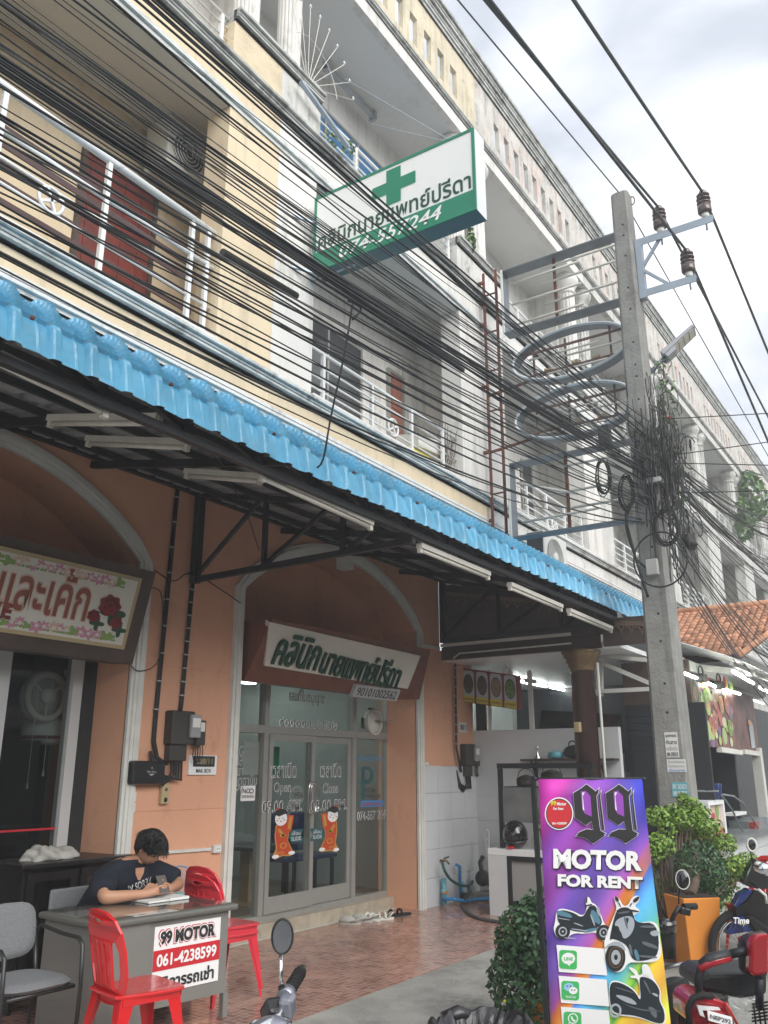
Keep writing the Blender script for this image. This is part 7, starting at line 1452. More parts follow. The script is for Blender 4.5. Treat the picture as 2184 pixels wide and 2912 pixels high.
def bannermat():
    m = bpy.data.materials.new('banner_print'); m.use_nodes = True; t = m.node_tree; b = t.nodes['Principled BSDF']; b.inputs['Roughness'].default_value = .55; b.inputs['Specular IOR Level'].default_value = .3; L = t.links.new
    at = t.nodes.new('ShaderNodeUVMap'); sp = t.nodes.new('ShaderNodeSeparateXYZ'); L(at.outputs[0], sp.inputs[0])
    def math_(op, a, b2, c=None):
        n = t.nodes.new('ShaderNodeMath'); n.operation = op
        for i, q in enumerate((a, b2, c)):
            if q is None: continue
            if isinstance(q, (int, float)): n.inputs[i].default_value = q
            else: L(q, n.inputs[i])
        return n.outputs[0]
    u, v = sp.outputs[0], sp.outputs[1]                        # v: 0 top .. 1 bottom (height/width 2.53)
    dg = math_('MULTIPLY_ADD', v, 2.53, math_('MULTIPLY', u, 1.5))      # diagonal coordinate
    nz = t.nodes.new('ShaderNodeTexNoise'); nz.inputs['Scale'].default_value = 3; L(at.outputs[0], nz.inputs[0])
    r = t.nodes.new('ShaderNodeValToRGB'); L(math_('MULTIPLY', dg, 1 / 4.03), r.inputs[0]); els = r.color_ramp.elements
    stops = [(0, (.45, .03, .32)), (.10, (.55, .04, .38)), (.17, (.25, .06, .42)), (.27, (.33, .07, .42)), (.36, (.14, .08, .42)), (.45, (.20, .10, .45)), (.50, (.45, .12, .45)), (.52, (.75, .20, .05)), (.555, (.80, .32, .06)), (.56, (.10, .25, .75)), (.60, (.12, .48, .80)), (.66, (.15, .62, .70)), (.70, (.35, .65, .05)), (.715, (.08, .38, .08)), (.74, (.80, .55, .04)), (.80, (.85, .45, .08)), (.86, (.70, .80, .10)), (.90, (.85, .50, .10)), (.95, (.12, .10, .55)), (1, (.75, .20, .12))]
    els[0].position = 0; els[0].color = (*stops[0][1], 1); els[1].position = 1; els[1].color = (*stops[-1][1], 1)
    for p, c in stops[1:-1]: e = els.new(p); e.color = (*c, 1)
    rt = t.nodes.new('ShaderNodeMapRange'); rt.inputs[1].default_value = .45; rt.inputs[2].default_value = 1; L(math_('MULTIPLY', u, math_('SUBTRACT', 1.0, v)), rt.inputs[0])
    mx = t.nodes.new('ShaderNodeMix'); mx.data_type = 'RGBA'; L(rt.outputs[0], mx.inputs[0]); L(r.outputs[0], mx.inputs[6]); mx.inputs[7].default_value = (.04, .06, .50, 1)
    wv = t.nodes.new('ShaderNodeTexWave'); wv.inputs['Scale'].default_value = 1.2; wv.inputs['Distortion'].default_value = 3; mp = t.nodes.new('ShaderNodeMapping'); mp.inputs['Scale'].default_value = (1, 1.7, 1); mp.inputs['Rotation'].default_value = (0, 0, -.9); L(at.outputs[0], mp.inputs[0]); L(mp.outputs[0], wv.inputs[0])
    hs = t.nodes.new('ShaderNodeHueSaturation'); L(math_('MULTIPLY_ADD', wv.outputs[1], .35, .85), hs.inputs['Value']); L(mx.outputs[2], hs.inputs['Color']); L(hs.outputs[0], b.inputs['Base Color']); MATS['banner_print'] = m
bannermat()
a = MB(); n = 16; vv = []
for j in range(n + 1):
    for i in range(9): vv.append(Bp(i / 8, j / n, .006 * math.sin(i * 1.1 + j * .5) - .0))
a.add(vv, [(j * 9 + i, j * 9 + i + 1, (j + 1) * 9 + i + 1, (j + 1) * 9 + i) for j in range(n) for i in range(8)], True); bo = a.build('banner_sheet', 'banner_print', bs)
uvl = bo.data.uv_layers.new(name='UVMap')
for lp in bo.data.loops: k = lp.vertex_index; uvl.data[lp.index].uv = ((k % 9) / 8, (k // 9) / n)
so2 = bo.modifiers.new('solid', 'SOLIDIFY'); so2.thickness = .002; so2.offset = -1
bar = MB().tube([Bp(-.04, .0, -.01), Bp(1.03, .0, -.01)], .009, 8).build('top_bar', 'black_steel', bs)
MB().bar(Bp(-.045, -.01, -.02), Bp(-.02, 1.03, -.02), .024).build('upright', 'black_steel', bs); MB().bar(Bp(1.0, .0, -.02) - bnn * .02, Bp(.55, 1.03, 0) - bnn * .35, .018).build('rear_leg', 'black_steel', bs); MB().tube([Bp(-.04, 1.0, -.01), Bp(1.0, 1.0, -.01)], .009, 8).build('bottom_bar', 'black_steel', bs)
for u in (-.03, 1.02): MB().ball(Bp(u, 0, -.01), .014, n=6).build('end_knob', 'black_steel', bs)
# picture coordinates on the banner: zoom pixel -> (u, v)
TLp, TRp, BLp, BRp = (615, 222), (1420, 208), (760, 2210), (1655, 2210)
P00, P10 = Bp(0, 0), Bp(1, 0)
def Bz(x, y, l=.010):                             # where the line of sight through this spot of the print meets the sheet
    r = ray((1328 + x / 2.9003) / K, (2150 + y / 2.9003) / K); t = (BA + bnn * l - EYE).dot(bnn) / r.dot(bnn); return EYE + r * t
def chaikin(p, k=2):
    for _ in range(k): p = [q for i in range(len(p)) for q in ((p[i][0] * .75 + p[(i + 1) % len(p)][0] * .25, p[i][1] * .75 + p[(i + 1) % len(p)][1] * .25), (p[i][0] * .25 + p[(i + 1) % len(p)][0] * .75, p[i][1] * .25 + p[(i + 1) % len(p)][1] * .75))]
    return p
SM = [0]
def bshape(polys, m_, l=.012, nm='print', off=0):
    if SM[0]: polys = [chaikin(p) for p in polys]
    cu = bpy.data.curves.new('s', 'CURVE'); cu.dimensions = '2D'; cu.fill_mode = 'BOTH'; cu.offset = off
    for poly in polys:
        sp = cu.splines.new('POLY'); sp.points.add(len(poly) - 1); sp.use_cyclic_u = True
        for i, (x, y) in enumerate(poly): sp.points[i].co = (x / 100, -y / 100, 0, 1)
    me = bezmesh(cu, nm)
    for v in me.vertices: v.co = Bz(v.co.x * 100, -v.co.y * 100, l) - bs.location
    me.materials.clear(); me.materials.append(M(m_)); ob = bpy.data.objects.new(nm, me); COL.objects.link(ob); ob.parent = bs; return ob
def btext(s, m_, x0, y0, x1, y1, slope, l=.014, off=0, shear=0):   # text whose box runs from x0..x1, y0..y1 with baseline slope
    cu = bpy.data.curves.new('t', 'FONT'); cu.body = s; cu.offset = off; cu.shear = shear; cu.resolution_u = 3; me = bezmesh(cu, 'lettering')
    xs = [v.co.x for v in me.vertices]; ys = [v.co.y for v in me.vertices]; a0, a1, b0, b1 = min(xs), max(xs), min(ys), max(ys)
    for v in me.vertices:
        fx_, fy = (v.co.x - a0) / (a1 - a0), (v.co.y - b0) / (b1 - b0); x = x0 + (x1 - x0) * fx_; y = y1 + (y0 - y1) * fy + slope * (x - x0); v.co = Bz(x, y, l) - bs.location
    me.materials.clear(); me.materials.append(M(m_)); ob = bpy.data.objects.new('lettering', me); COL.objects.link(ob); ob.parent = bs; return ob
nine = [[(877, 305), (935, 270), (985, 232), (1030, 265), (1062, 292), (1088, 265), (1084, 300), (1068, 330), (1078, 440), (1092, 560), (1100, 615), (1145, 638), (1110, 662), (1035, 720), (1000, 690), (950, 668), (898, 662), (925, 628), (985, 603), (1042, 607), (1028, 535), (980, 572), (890, 508), (884, 400)],
        [(938, 292), (978, 285), (1020, 330), (1026, 420), (1030, 500), (972, 475), (950, 430)]]
sliv = [[(1086, 322), (1106, 288), (1100, 335), (1134, 608), (1114, 612)], [(1046, 700), (1120, 645), (1140, 655), (1042, 722)], [(950, 300), (972, 300), (955, 330), (968, 455), (956, 440)]]
for dx in (0, 268):
    pol = lambda q: [[(x + dx, y) for x, y in p] for p in q]
    bshape(pol([nine[0]]), 'petal_lilac' if 'petal_lilac' in MATS else 'white_print', .008, off=.035); bshape(pol(sliv[:2]), 'white_print', .009, off=.03)
    bshape(pol(nine), 'black_print', .012); bshape(pol(sliv[:2]), 'black_print', .013); bshape(pol([nine[1]]), 'petal_violet' if 'petal_violet' in MATS else 'fr_violet', .011) if False else None
mat('violet_print', (.30, .07, .45), .4)
for dx, mm in ((0, 'violet_print'), (268, 'violet_print')): bshape([[(x + dx, y) for x, y in nine[1]]], mm, .011); bshape([[(x + dx, y) for x, y in sliv[2]]], 'white_print', .013)
for l, m_, o_, d_ in ((.010, 'black_print', .075, 8), (.013, 'white_print', .05, 0)):
    btext('MOTOR', m_, 712 + d_, 762 + d_, 1445 + d_, 928 + d_, .030, l, o_); btext('FOR RENT', m_, 748 + d_, 972 + d_, 1450 + d_, 1075 + d_, .035, l, o_)
C_ = (760, 475); bshape([ell(*C_, 118, 135, 36)], 'white_print', .010); bshape([ell(*C_, 108, 125, 36)], 'black_print', .012); bshape([ell(*C_, 102, 117, 36)], 'red_print', .013)
btext('99', 'fr_yellow', 688, 368, 735, 410, 0, .015, .04); btext('Motor', 'white_print', 742, 380, 820, 408, 0, .015, .03); btext('For Rent', 'white_print', 712, 422, 795, 445, 0, .015, .03); btext('061-4238599', 'white_print', 702, 545, 822, 565, 0, .015, .03)
SM[0] = 1
# printed scooters
mat('scoot_grey', (.12, .14, .16), .4); mat('scoot_dark', (.02, .028, .035), .4); mat('scoot_teal', (.10, .22, .30), .4); mat('scoot_silver', (.36, .40, .44), .4); mat('wa_green', (.06, .45, .12), .4); mat('pale_blue', (.30, .55, .75), .4)
def scooter(x, y, s, flip, bodym, l0):
    T = lambda q: [(x + (-1 if flip else 1) * px * s, y + py * s) for px, py in q]
    out = [[(-215, 40), (-205, -85), (-60, -60), (40, 0), (80, -95), (60, -130), (65, -185), (95, -180), (110, -130), (150, -120), (200, -20), (225, 60), (300, 150), (260, 230), (190, 200), (160, 130), (60, 150), (-60, 140), (-120, 200), (-200, 190), (-235, 110)]]
    bshape([T(q) for q in out], 'white_print', l0, off=.03); bshape([T([(-200, -75), (-60, -50), (30, 10), (80, -85), (105, -110), (150, -110), (195, -10), (215, 60), (160, 100), (100, 135), (-60, 130), (-200, 60)])], 'scoot_dark', l0 + .002)
    for wx, wy in ((-150, 130), (225, 140)): bshape([T(ell(wx, wy, 68, 72, 20))], 'black_print', l0 + .003); bshape([T(ell(wx, wy, 40, 44, 20)), T(ell(wx, wy, 28, 31, 20))], 'scoot_silver', l0 + .004); bshape([T(ell(wx, wy, 10, 11, 10))], 'scoot_silver', l0 + .004)
    bshape([T([(-205, -70), (-90, -40), (-50, 10), (-160, -10), (-208, -30)])], bodym, l0 + .004); bshape([T([(100, -70), (150, -60), (205, 40), (180, 70), (150, 40), (120, 60)])], bodym, l0 + .004); bshape([T([(150, -60), (180, -115), (205, 20)])], 'scoot_silver', l0 + .005); bshape([T([(30, 120), (160, 90), (170, 115), (60, 145)])], bodym, l0 + .004)
    bshape([T([(60, -130), (65, -190), (75, -190), (75, -130)])], 'black_print', l0 + .004); bshape([T([(50, -110), (120, -125), (122, -112), (54, -98)])], 'black_print', l0 + .004)
scooter(925, 1330, .90, False, 'scoot_teal', .012)
for q in ([(860, 1420), (1000, 1440), (1000, 1448), (858, 1430)], [(880, 1370), (960, 1400), (958, 1408), (878, 1380)], [(1010, 1300), (1030, 1310), (1060, 1400), (1050, 1405)], [(740, 1330), (850, 1350), (850, 1356), (742, 1338)], [(800, 1495), (900, 1500), (902, 1508), (806, 1504)]): bshape([q], 'scoot_silver', .0165)

def front_scooter(l0):
    bshape([[(1130, 1530), (1200, 1350), (1240, 1255), (1220, 1200), (1215, 1150), (1260, 1180), (1285, 1240), (1330, 1235), (1365, 1160), (1420, 1150), (1420, 1200), (1375, 1235), (1430, 1275), (1400, 1300), (1370, 1310), (1400, 1390), (1440, 1370), (1570, 1365), (1590, 1500), (1605, 1640), (1560, 1700), (1400, 1700), (1330, 1700), (1280, 1780), (1200, 1780), (1150, 1700), (1140, 1600)]], 'white_print', l0, off=.02)
    bshape([[(1220, 1300), (1260, 1250), (1330, 1245), (1370, 1290), (1390, 1380), (1570, 1370), (1590, 1640), (1480, 1690), (1360, 1690), (1330, 1560), (1200, 1500), (1170, 1530)]], 'scoot_dark', l0 + .002)
    bshape([ell(1225, 1660, 82, 118, 28)], 'black_print', l0 + .003); bshape([ell(1228, 1660, 60, 90, 28), ell(1228, 1660, 52, 80, 28)], 'gold_paint', l0 + .004); bshape([ell(1228, 1660, 40, 62, 24), ell(1228, 1660, 16, 24, 16)], 'scoot_silver', l0 + .004)
    bshape([[(1150, 1560), (1230, 1520), (1300, 1560), (1310, 1620), (1260, 1570), (1190, 1560), (1140, 1590)]], 'scoot_silver', l0 + .005); bshape([[(1240, 1340), (1350, 1310), (1390, 1370), (1360, 1470), (1290, 1520), (1270, 1440), (1210, 1400)]], 'scoot_silver', l0 + .005); bshape([[(1200, 1400), (1250, 1400), (1260, 1440), (1230, 1460)]], 'black_print', l0 + .006); bshape([[(1300, 1340), (1340, 1330), (1320, 1400)]], 'scoot_dark', l0 + .006)
    bshape([[(1500, 1450), (1580, 1430), (1585, 1480), (1530, 1490)]], 'scoot_silver', l0 + .005); bshape([[(1370, 1600), (1400, 1590), (1430, 1680), (1400, 1695)]], 'scoot_teal', l0 + .005)
    for p in ([(1215, 1150), (1250, 1170), (1255, 1200), (1230, 1200)], [(1365, 1185), (1420, 1150), (1420, 1185), (1380, 1215)], [(1240, 1200), (1250, 1200), (1275, 1245), (1265, 1245)], [(1355, 1210), (1365, 1215), (1345, 1245), (1338, 1240)], [(1215, 1280), (1280, 1255), (1420, 1275), (1420, 1290), (1290, 1275)]): bshape([p], 'black_print', l0 + .006)
front_scooter(.016)
for q in ([(1420, 1400), (1540, 1395), (1560, 1420), (1430, 1415)], [(1440, 1520), (1560, 1560), (1590, 1600), (1450, 1560)], [(1290, 1330), (1310, 1325), (1330, 1420), (1322, 1430)], [(1240, 1290), (1340, 1275), (1345, 1290), (1250, 1305)], [(1410, 1640), (1560, 1650), (1580, 1668), (1420, 1660)], [(1330, 1560), (1350, 1540), (1370, 1640), (1355, 1650)]): bshape([q], 'scoot_grey', .0225)
for q in ([(1220, 1900), (1380, 1950), (1385, 1960), (1222, 1912)], [(1240, 2020), (1420, 2090), (1600, 2100), (1600, 2108), (1415, 2100)], [(1450, 1850), (1470, 1848), (1520, 1960), (1510, 1965)], [(1480, 2060), (1560, 2080), (1570, 2160), (1540, 2160)]): bshape([q], 'scoot_grey', .0145)
bshape([[(1165, 1860), (1250, 1850), (1380, 1920), (1430, 2010), (1420, 1830), (1350, 1830), (1350, 1815), (1400, 1810), (1335, 1750), (1350, 1742), (1400, 1770), (1415, 1815), (1450, 1800), (1440, 1740), (1460, 1712), (1500, 1730), (1540, 1840), (1600, 1930), (1590, 2020), (1640, 2100), (1640, 2210), (1560, 2210), (1400, 2150), (1250, 2140), (1180, 2100)]], 'white_print', .010, off=.02)
bshape([[(1170, 1870), (1250, 1860), (1380, 1930), (1440, 2040), (1420, 1840), (1440, 1815), (1530, 1840), (1595, 1930), (1580, 2010), (1630, 2100), (1630, 2205), (1560, 2205), (1400, 2140), (1250, 2130), (1185, 2090)]], 'scoot_dark', .012); bshape([[(1445, 1800), (1448, 1730), (1490, 1728), (1530, 1830)]], 'sign_white', .013); bshape([[(1520, 1950), (1570, 1960), (1580, 1990), (1540, 1975)]], 'scoot_silver', .014); bshape([ell(1225, 2100, 50, 60, 20), ell(1225, 2100, 32, 40, 20)], 'scoot_silver', .014); bshape([[(1200, 1960), (1350, 1990), (1420, 2060), (1300, 2030)]], 'scoot_silver', .0135)
SM[0] = 0
# contact cards (codes left out)
for i, (y0, nm_) in enumerate(((1575, 'LINE'), (1830, 'WeChat'), (2085, ''))):
    x0 = 738 + i * 18; s_ = .08
    C4 = [(x0, y0 - 18), (x0 + 395, y0 + 14), (x0 + 418, y0 + 235), (x0 + 20, y0 + 205)]; bshape([C4], 'white_print', .013, 'contact_card')
    bx = x0 + 24; bshape([[(px, py + .06 * (px - bx)) for px, py in rrect(bx, y0 + 22, bx + 145, y0 + 178, 24)]], 'wa_green', .015, 'app_icon')
    if i == 0: bshape([ell(bx + 74, y0 + 95, 56, 48, 24)], 'white_print', .016); bshape([[(bx + 60, y0 + 135), (bx + 90, y0 + 138), (bx + 84, y0 + 160)]], 'white_print', .016); btext('LINE', 'wa_green', bx + 38, y0 + 82, bx + 112, y0 + 110, .04, .017, .03)
    elif i == 1:
        bshape([ell(bx + 60, y0 + 75, 42, 34, 20)], 'pale_blue', .016); bshape([ell(bx + 96, y0 + 105, 36, 30, 20)], 'white_print', .017); btext('WeChat', 'white_print', bx + 32, y0 + 145, bx + 118, y0 + 165, .03, .017, .01)
        for ex, ey in ((46, 68), (74, 68), (84, 100), (108, 100)): bshape([ell(bx + ex, y0 + ey, 6, 6, 10)], 'black_print', .018)
    else: bshape([ell(bx + 76, y0 + 80, 42, 44, 24), ell(bx + 76, y0 + 80, 33, 35, 24)], 'white_print', .016); bshape([[(bx + 36, y0 + 125), (bx + 48, y0 + 100), (bx + 60, y0 + 116)]], 'white_print', .016); bshape([[(bx + 58, y0 + 62), (bx + 70, y0 + 60), (bx + 74, y0 + 76), (bx + 84, y0 + 90), (bx + 98, y0 + 94), (bx + 94, y0 + 106), (bx + 80, y0 + 106), (bx + 62, y0 + 86)]], 'white_print', .016)
# ================================================================== PLANTERS
random.seed(8)
def bush(mbx, c, R, n, size, sq): leaves(mbx, c, R, n, size, sq)
r = thing('planter', 'dense round-leaved bush in an orange planter left of the banner', 'plant', (5.85, 2.62, 0)); a = MB()
for c, R, n_ in (((5.84, 2.62, .50), .31, 2600), ((5.80, 2.68, .28), .29, 1500), ((5.84, 2.62, .45), .24, 900), ((5.88, 2.6, .70), .16, 320), ((5.76, 2.79, .12), .15, 240), ((5.95, 2.45, .15), .18, 260)): leaves(a, c, R, n_, .021, (1, 1, .95))
a.build('foliage', 'leaf_dark', r); MB().tube([(5.86, 2.62, -.1), (5.85, 2.64, .4)], .03, 8).build('trunk', 'bark', r)
MB().hexa([(5.78, 2.38, -.12), (6.06, 2.38, -.12), (6.06, 2.66, -.12), (5.78, 2.66, -.12)], [(5.72, 2.32, .16), (6.12, 2.32, .16), (6.12, 2.72, .16), (5.72, 2.72, .16)]).build('pot', 'orange_pot', r, bevel=.01)
for c in (PD(1175, 2123 / 1.0, 5.25), PD(1090, 2163, 5.45)): MB().ball(c - FW * .0, .010, 1, 1, 1, 6).build('yellow_flower', 'fr_yellow', r)
r = thing('planter', 'tall flared orange square planter under the tree by the pole', 'plant', (8.15, 2.25, 0)); b0 = [PZ((1750 + x / 2.903) / K, (2150 + y / 2.903) / K, -.06) for x, y in ((640, 1830), (860, 1820), (925, 1790))]
dd = (b0[1] - b0[0]); pp_ = Vector((-dd.y, dd.x, 0)); pp_ = pp_ if pp_.x > 0 else -pp_; pp_ = pp_.normalized() * dd.length; bq = [b0[0], b0[1], b0[1] + pp_, b0[0] + pp_]; cc = sum(bq, Vector()) / 4
tq = [cc + (p - cc) * 1.42 + Vector((0, 0, .62)) for p in bq]; MB().hexa(bq, tq).build('pot', 'orange_pot', r, bevel=.008); tc = sum(tq, Vector()) / 4; MB().hexa([tc + (p - tc) * .9 + Vector((0, 0, .002)) for p in tq], [tc + (p - tc) * .9 + Vector((0, 0, .006)) for p in tq]).build('soil', 'soil', r)
a = MB(); bc2 = PD(1512, 1872, 7.9); leaves(a, bc2, .23, 1300, .018, (1.0, 1.0, 1.0)); leaves(a, bc2 + Vector((.02, -.1, -.12)), .17, 500, .018); a.build('foliage', 'leaf_dark', r); MB().tube([tc, tc + (bc2 - tc) * .5, bc2], [.045, .04, .02], 8).build('trunk', 'bark', r)
r = thing('ficus_tree', 'bright green loose-leaved ficus rising behind the tall orange planter', 'tree', (8.75, 2.55, 0)); a = MB(); tips = []
for x_, y_, d_, R, n_ in ((1455, 1790, 8.3, .24, 620), (1420, 1825, 8.2, .22, 560), (1500, 1775, 8.5, .24, 620), (1530, 1800, 8.6, .2, 420), (1405, 1880, 8.3, .2, 420), (1560, 1845, 8.6, .22, 560), (1600, 1870, 8.6, .17, 400), (1575, 1905, 8.6, .19, 380), (1485, 1738, 8.5, .12, 200), (1430, 1770, 8.4, .14, 260), (1425, 1930, 8.4, .18, 320), (1490, 1840, 8.8, .3, 500), (1545, 1930, 8.5, .2, 320), (1400, 1960, 8.4, .15, 200), (1440, 1990, 8.5, .16, 150)):
    c = PD(x_, y_, d_)
    for q in range(4):
        c2 = c + Vector((random.uniform(-1, 1), random.uniform(-1, 1), random.uniform(-1, 1))) * R * .55; leaves(a, c2, R * random.uniform(.45, .75), n_ // 3, .021, (1, 1, .75)); tips.append(c2)
a.build('foliage', 'leaf_bright', r); st = MB(); base = Vector((8.75, 2.6, 0))
for i, c in enumerate(tips): m_ = base + (c - base) * .5 + Vector((random.uniform(-.05, .05), random.uniform(-.05, .05), .05)); st.tube([base + Vector((random.uniform(-.1, .1), random.uniform(-.1, .1), .2)), m_, c], [.016, .010, .004], 5)
st.build('trunk', 'bark', r); MB().lathe([(.16, 0), (.23, .12), (.25, .25), (.27, .27), (.26, .3)], (8.55, 2.55, -.06), n=24).build('pot', 'terracotta', r)
# ================================================================== BIN, BIKES
r = thing('litter_bin', 'litter bin lined with crumpled black plastic bag at the bottom edge', 'bin', (3.6, 1.9, 0)); bc = Vector((3.60, 1.90, 0))
MB().lathe([(.16, -.1), (.19, .53), (.19, .55)], bc, n=24).build('bin_body', 'black_plastic', r)
a = MB(); n, m_ = 72, 22; v = []
random.seed(2)
for i in range(m_ + 1):
    k = i / m_
    for j in range(n):
        an = 2 * math.pi * j / n; w = mnoise.noise(Vector((math.cos(an) * 3, math.sin(an) * 3, k * 3.0)))
        w2 = mnoise.noise(Vector((math.cos(an) * 7, math.sin(an) * 7, k * 4.0 + 9)))
        if k < .45: rr_ = .225 + .035 * w + .022 * w2 + .012 * math.sin(an * 9 + k * 9); z = .30 + .31 * (k / .45)
        elif k < .6: rr_ = .215 - (k - .45) * .25 + .02 * w; z = .625 + .022 * math.sin((k - .45) / .15 * math.pi) + .035 * w + .015 * w2
        else: rr_ = .175 * (1 - (k - .6) / .4 * .95) + .03 * w; z = .61 - (k - .6) / .4 * .16 + .10 * w + .04 * w2
        v.append(bc + Vector((math.cos(an) * rr_, math.sin(an) * rr_, z - .045)))
a.add(v, [(i * n + j, i * n + (j + 1) % n, (i + 1) * n + (j + 1) % n, (i + 1) * n + j) for i in range(m_) for j in range(n)], False); a.build('bag', 'bag_black', r)
for an in (-2.6, 1.0): p = bc + Vector((math.cos(an) * .2, math.sin(an) * .2, .585)); MB().tube([p + Vector((-.05, .05, -.02)), p, p + Vector((.06, -.04, -.02))], [.03, .035, .025], 10).build('bag_fold', 'bag_black', r)
# front motorbike: only its mirror, grip and headlamp reach into the picture
bk = thing('motorbike', 'silver and black motorbike whose mirror and handlebar rise at the bottom edge', 'motorbike', (2.3, 1.7, 0))
mc = PD(610, 2022, 2.7); face = (EYE - mc); face.z = .1; face = face.normalized(); mr_ = Vector((-face.y, face.x, 0)).normalized(); mu_ = face.cross(mr_); mu_ = mu_ if mu_.z > 0 else -mu_
n = 32; vv = [mc + mr_ * (.029 * math.cos(2 * math.pi * i / n)) + mu_ * (.046 * math.sin(2 * math.pi * i / n)) for i in range(n)]
MB().add([p + face * .008 for p in vv], [tuple(range(n))], False).build('mirror_glass', 'mirror', bk); MB().ring(mc + face * .006, mr_, mu_, .032, .049, .004, 32, 6).build('mirror_rim', 'black_plastic', bk)
MB().ball(mc - face * .004, .031, 1, 1, 1, 12, lambda p: mr_ * p.x * 1.02 + mu_ * p.z * 1.6 - face * max(p.y, 0) * .9).build('mirror_back', 'black_plastic', bk)
MB().tube([PD(607, 2052, 2.7), PD(607, 2110, 2.66), PD(608, 2138, 2.66)], .006, 8).build('mirror_stem', 'chrome', bk); MB().tube([PD(608, 2130, 2.66), PD(616, 2172, 2.66)], [.011, .015], 10).build('stem_boot', 'rubber', bk)
g0, g1 = PD(618, 2150, 2.66), PD(650, 2098, 2.80); MB().tube([g0, g1], .019, 14).build('grip', 'rubber', bk)
gd = (g1 - g0).normalized(); a = MB()
for i in range(9): a.tube([g0 + gd * (.03 + i * .012), g0 + gd * (.034 + i * .012)], .0215, 14)
a.build('grip_ribs', 'rubber', bk); MB().tube([g1, g1 + gd * .02], .012, 10).build('bar_end', 'chrome', bk); MB().tube([g0 - gd * .015, g0 + gd * .02], .026, 14).build('grip_flange', 'silver_paint', bk)
h0 = PD(604, 2190, 2.62); MB().bar(PD(588, 2165, 2.66), PD(600, 2200, 2.62), .075, .07).build('switch_pod', 'black_plastic', bk, bevel=.012); MB().bar(PD(620, 2150, 2.64), PD(622, 2195, 2.64), .045, .06).build('switch_housing', 'silver_paint', bk, bevel=.012); MB().tube([g0, PD(600, 2200, 2.6), PD(560, 2225, 2.4)], .016, 10).build('handlebar', 'chrome', bk)
hcq = PD(583, 2222, 2.5); MB().ball(hcq - Vector((0, 0, .01)), .072, 1, .75, .6, 14).build('headlamp', 'silver_paint', bk); MB().ring(hcq + Vector((0, 0, .012)), XA, YA, .070, .053, .005, 28, 6).build('headlamp_rim', 'chrome', bk)
MB().lathe([(.02, -.001), (.27, 0), (.30, .04), (.27, .09), (.02, .091)], (1.95, 1.95, .20), 'y', 28).build('front_wheel', 'rubber', bk); MB().bar((1.95, 1.98, .2), (2.2, 1.85, .72), .05).build('fork', 'silver_paint', bk); MB().bar((2.2, 1.8, .45), (2.75, 1.25, .5), .16, .25).build('frame', 'silver_paint', bk, bevel=.03); MB().bar((2.4, 1.6, .66), (2.9, 1.1, .68), .2, .09).build('seat', 'seat_black', bk, bevel=.03)
MB().lathe([(.02, -.001), (.27, 0), (.30, .04), (.27, .09), (.02, .091)], (2.9, 1.1, .20), 'y', 28).build('rear_wheel', 'rubber', bk)
z8 = lambda x, y: ((1750 + x / 2.903) / K, (2150 + y / 2.903) / K)
# dark bike behind the banner: mirror, grip, mudguard
b2 = thing('motorbike', 'dark motorbike parked behind the banner with round mirror and red mudguard', 'motorbike', (6.9, 1.9, 0)); dq = 6.0
m0 = PD(*z8(555, 1020), dq); f2 = (EYE - m0).normalized(); r2_ = Vector((-f2.y, f2.x, 0)).normalized(); u2 = f2.cross(r2_); u2 = u2 if u2.z > 0 else -u2
MB().ball(m0, .045, 1, 1, 1, 12, lambda p: r2_ * p.x + u2 * p.z * 1.4 + f2 * p.y * .35).build('mirror', 'helmet_black', b2); MB().ring(m0 + f2 * .004, r2_, u2, .045, .062, .004, 28, 5).build('mirror_rim', 'ac_white', b2)
MB().tube([PD(*z8(528, 1080), dq), PD(*z8(522, 1220), dq)], .005, 6).build('mirror_stem', 'black_steel', b2); MB().tube([PD(*z8(530, 1240), dq), PD(*z8(480, 1320), dq), PD(*z8(455, 1400), dq)], .016, 8).build('handlebar', 'black_steel', b2); MB().tube([PD(*z8(560, 1245), dq), PD(*z8(665, 1240), dq + .05)], .022, 10).build('grip', 'rubber', b2)
MB().bar(PD(*z8(530, 1270), dq), PD(*z8(615, 1290), dq), .05).build('switch', 'black_plastic', b2, bevel=.01); MB().lathe([(.001, -.05), (.07, -.04), (.08, .03), (.001, .05)], PD(*z8(410, 1400), dq), n=16).build('headlamp', 'helmet_black', b2); MB().bar(PD(*z8(425, 1370), dq), PD(*z8(415, 1500), dq), .07).build('cowl', 'black_plastic', b2, bevel=.02)
MB().lathe([(.075, 0), (.095, .20), (.09, .22)], PD(*z8(410, 1660), dq), n=16).build('basket', 'black_plastic', b2)
MB().tube([PD(*z8(400, 1750), dq), PD(*z8(560, 1715), dq)], .014, 8).build('footrest', 'steel_sheet', b2)
q_ = [PD(*z8(x, y), 5.0) for x, y in ((430, 2230), (480, 1960), (560, 1900), (590, 2020), (600, 2230))]; MB().tube(q_, [.05, .05, .05, .05, .05], 10).build('mudguard', 'rubber', b2); MB().bar(PD(*z8(480, 2000), 5.1), PD(*z8(490, 2230), 5.1), .15, .12).build('red_panel', 'trike_red', b2, bevel=.02); MB().box(6.6, 7.1, 1.75, 1.80, .0, .2).build('frame', 'black_steel', b2); MB().ball(PD(*z8(500, 1880), 5.4), .10, 1.3, .8, .35, 10).build('saddle', 'seat_black', b2)
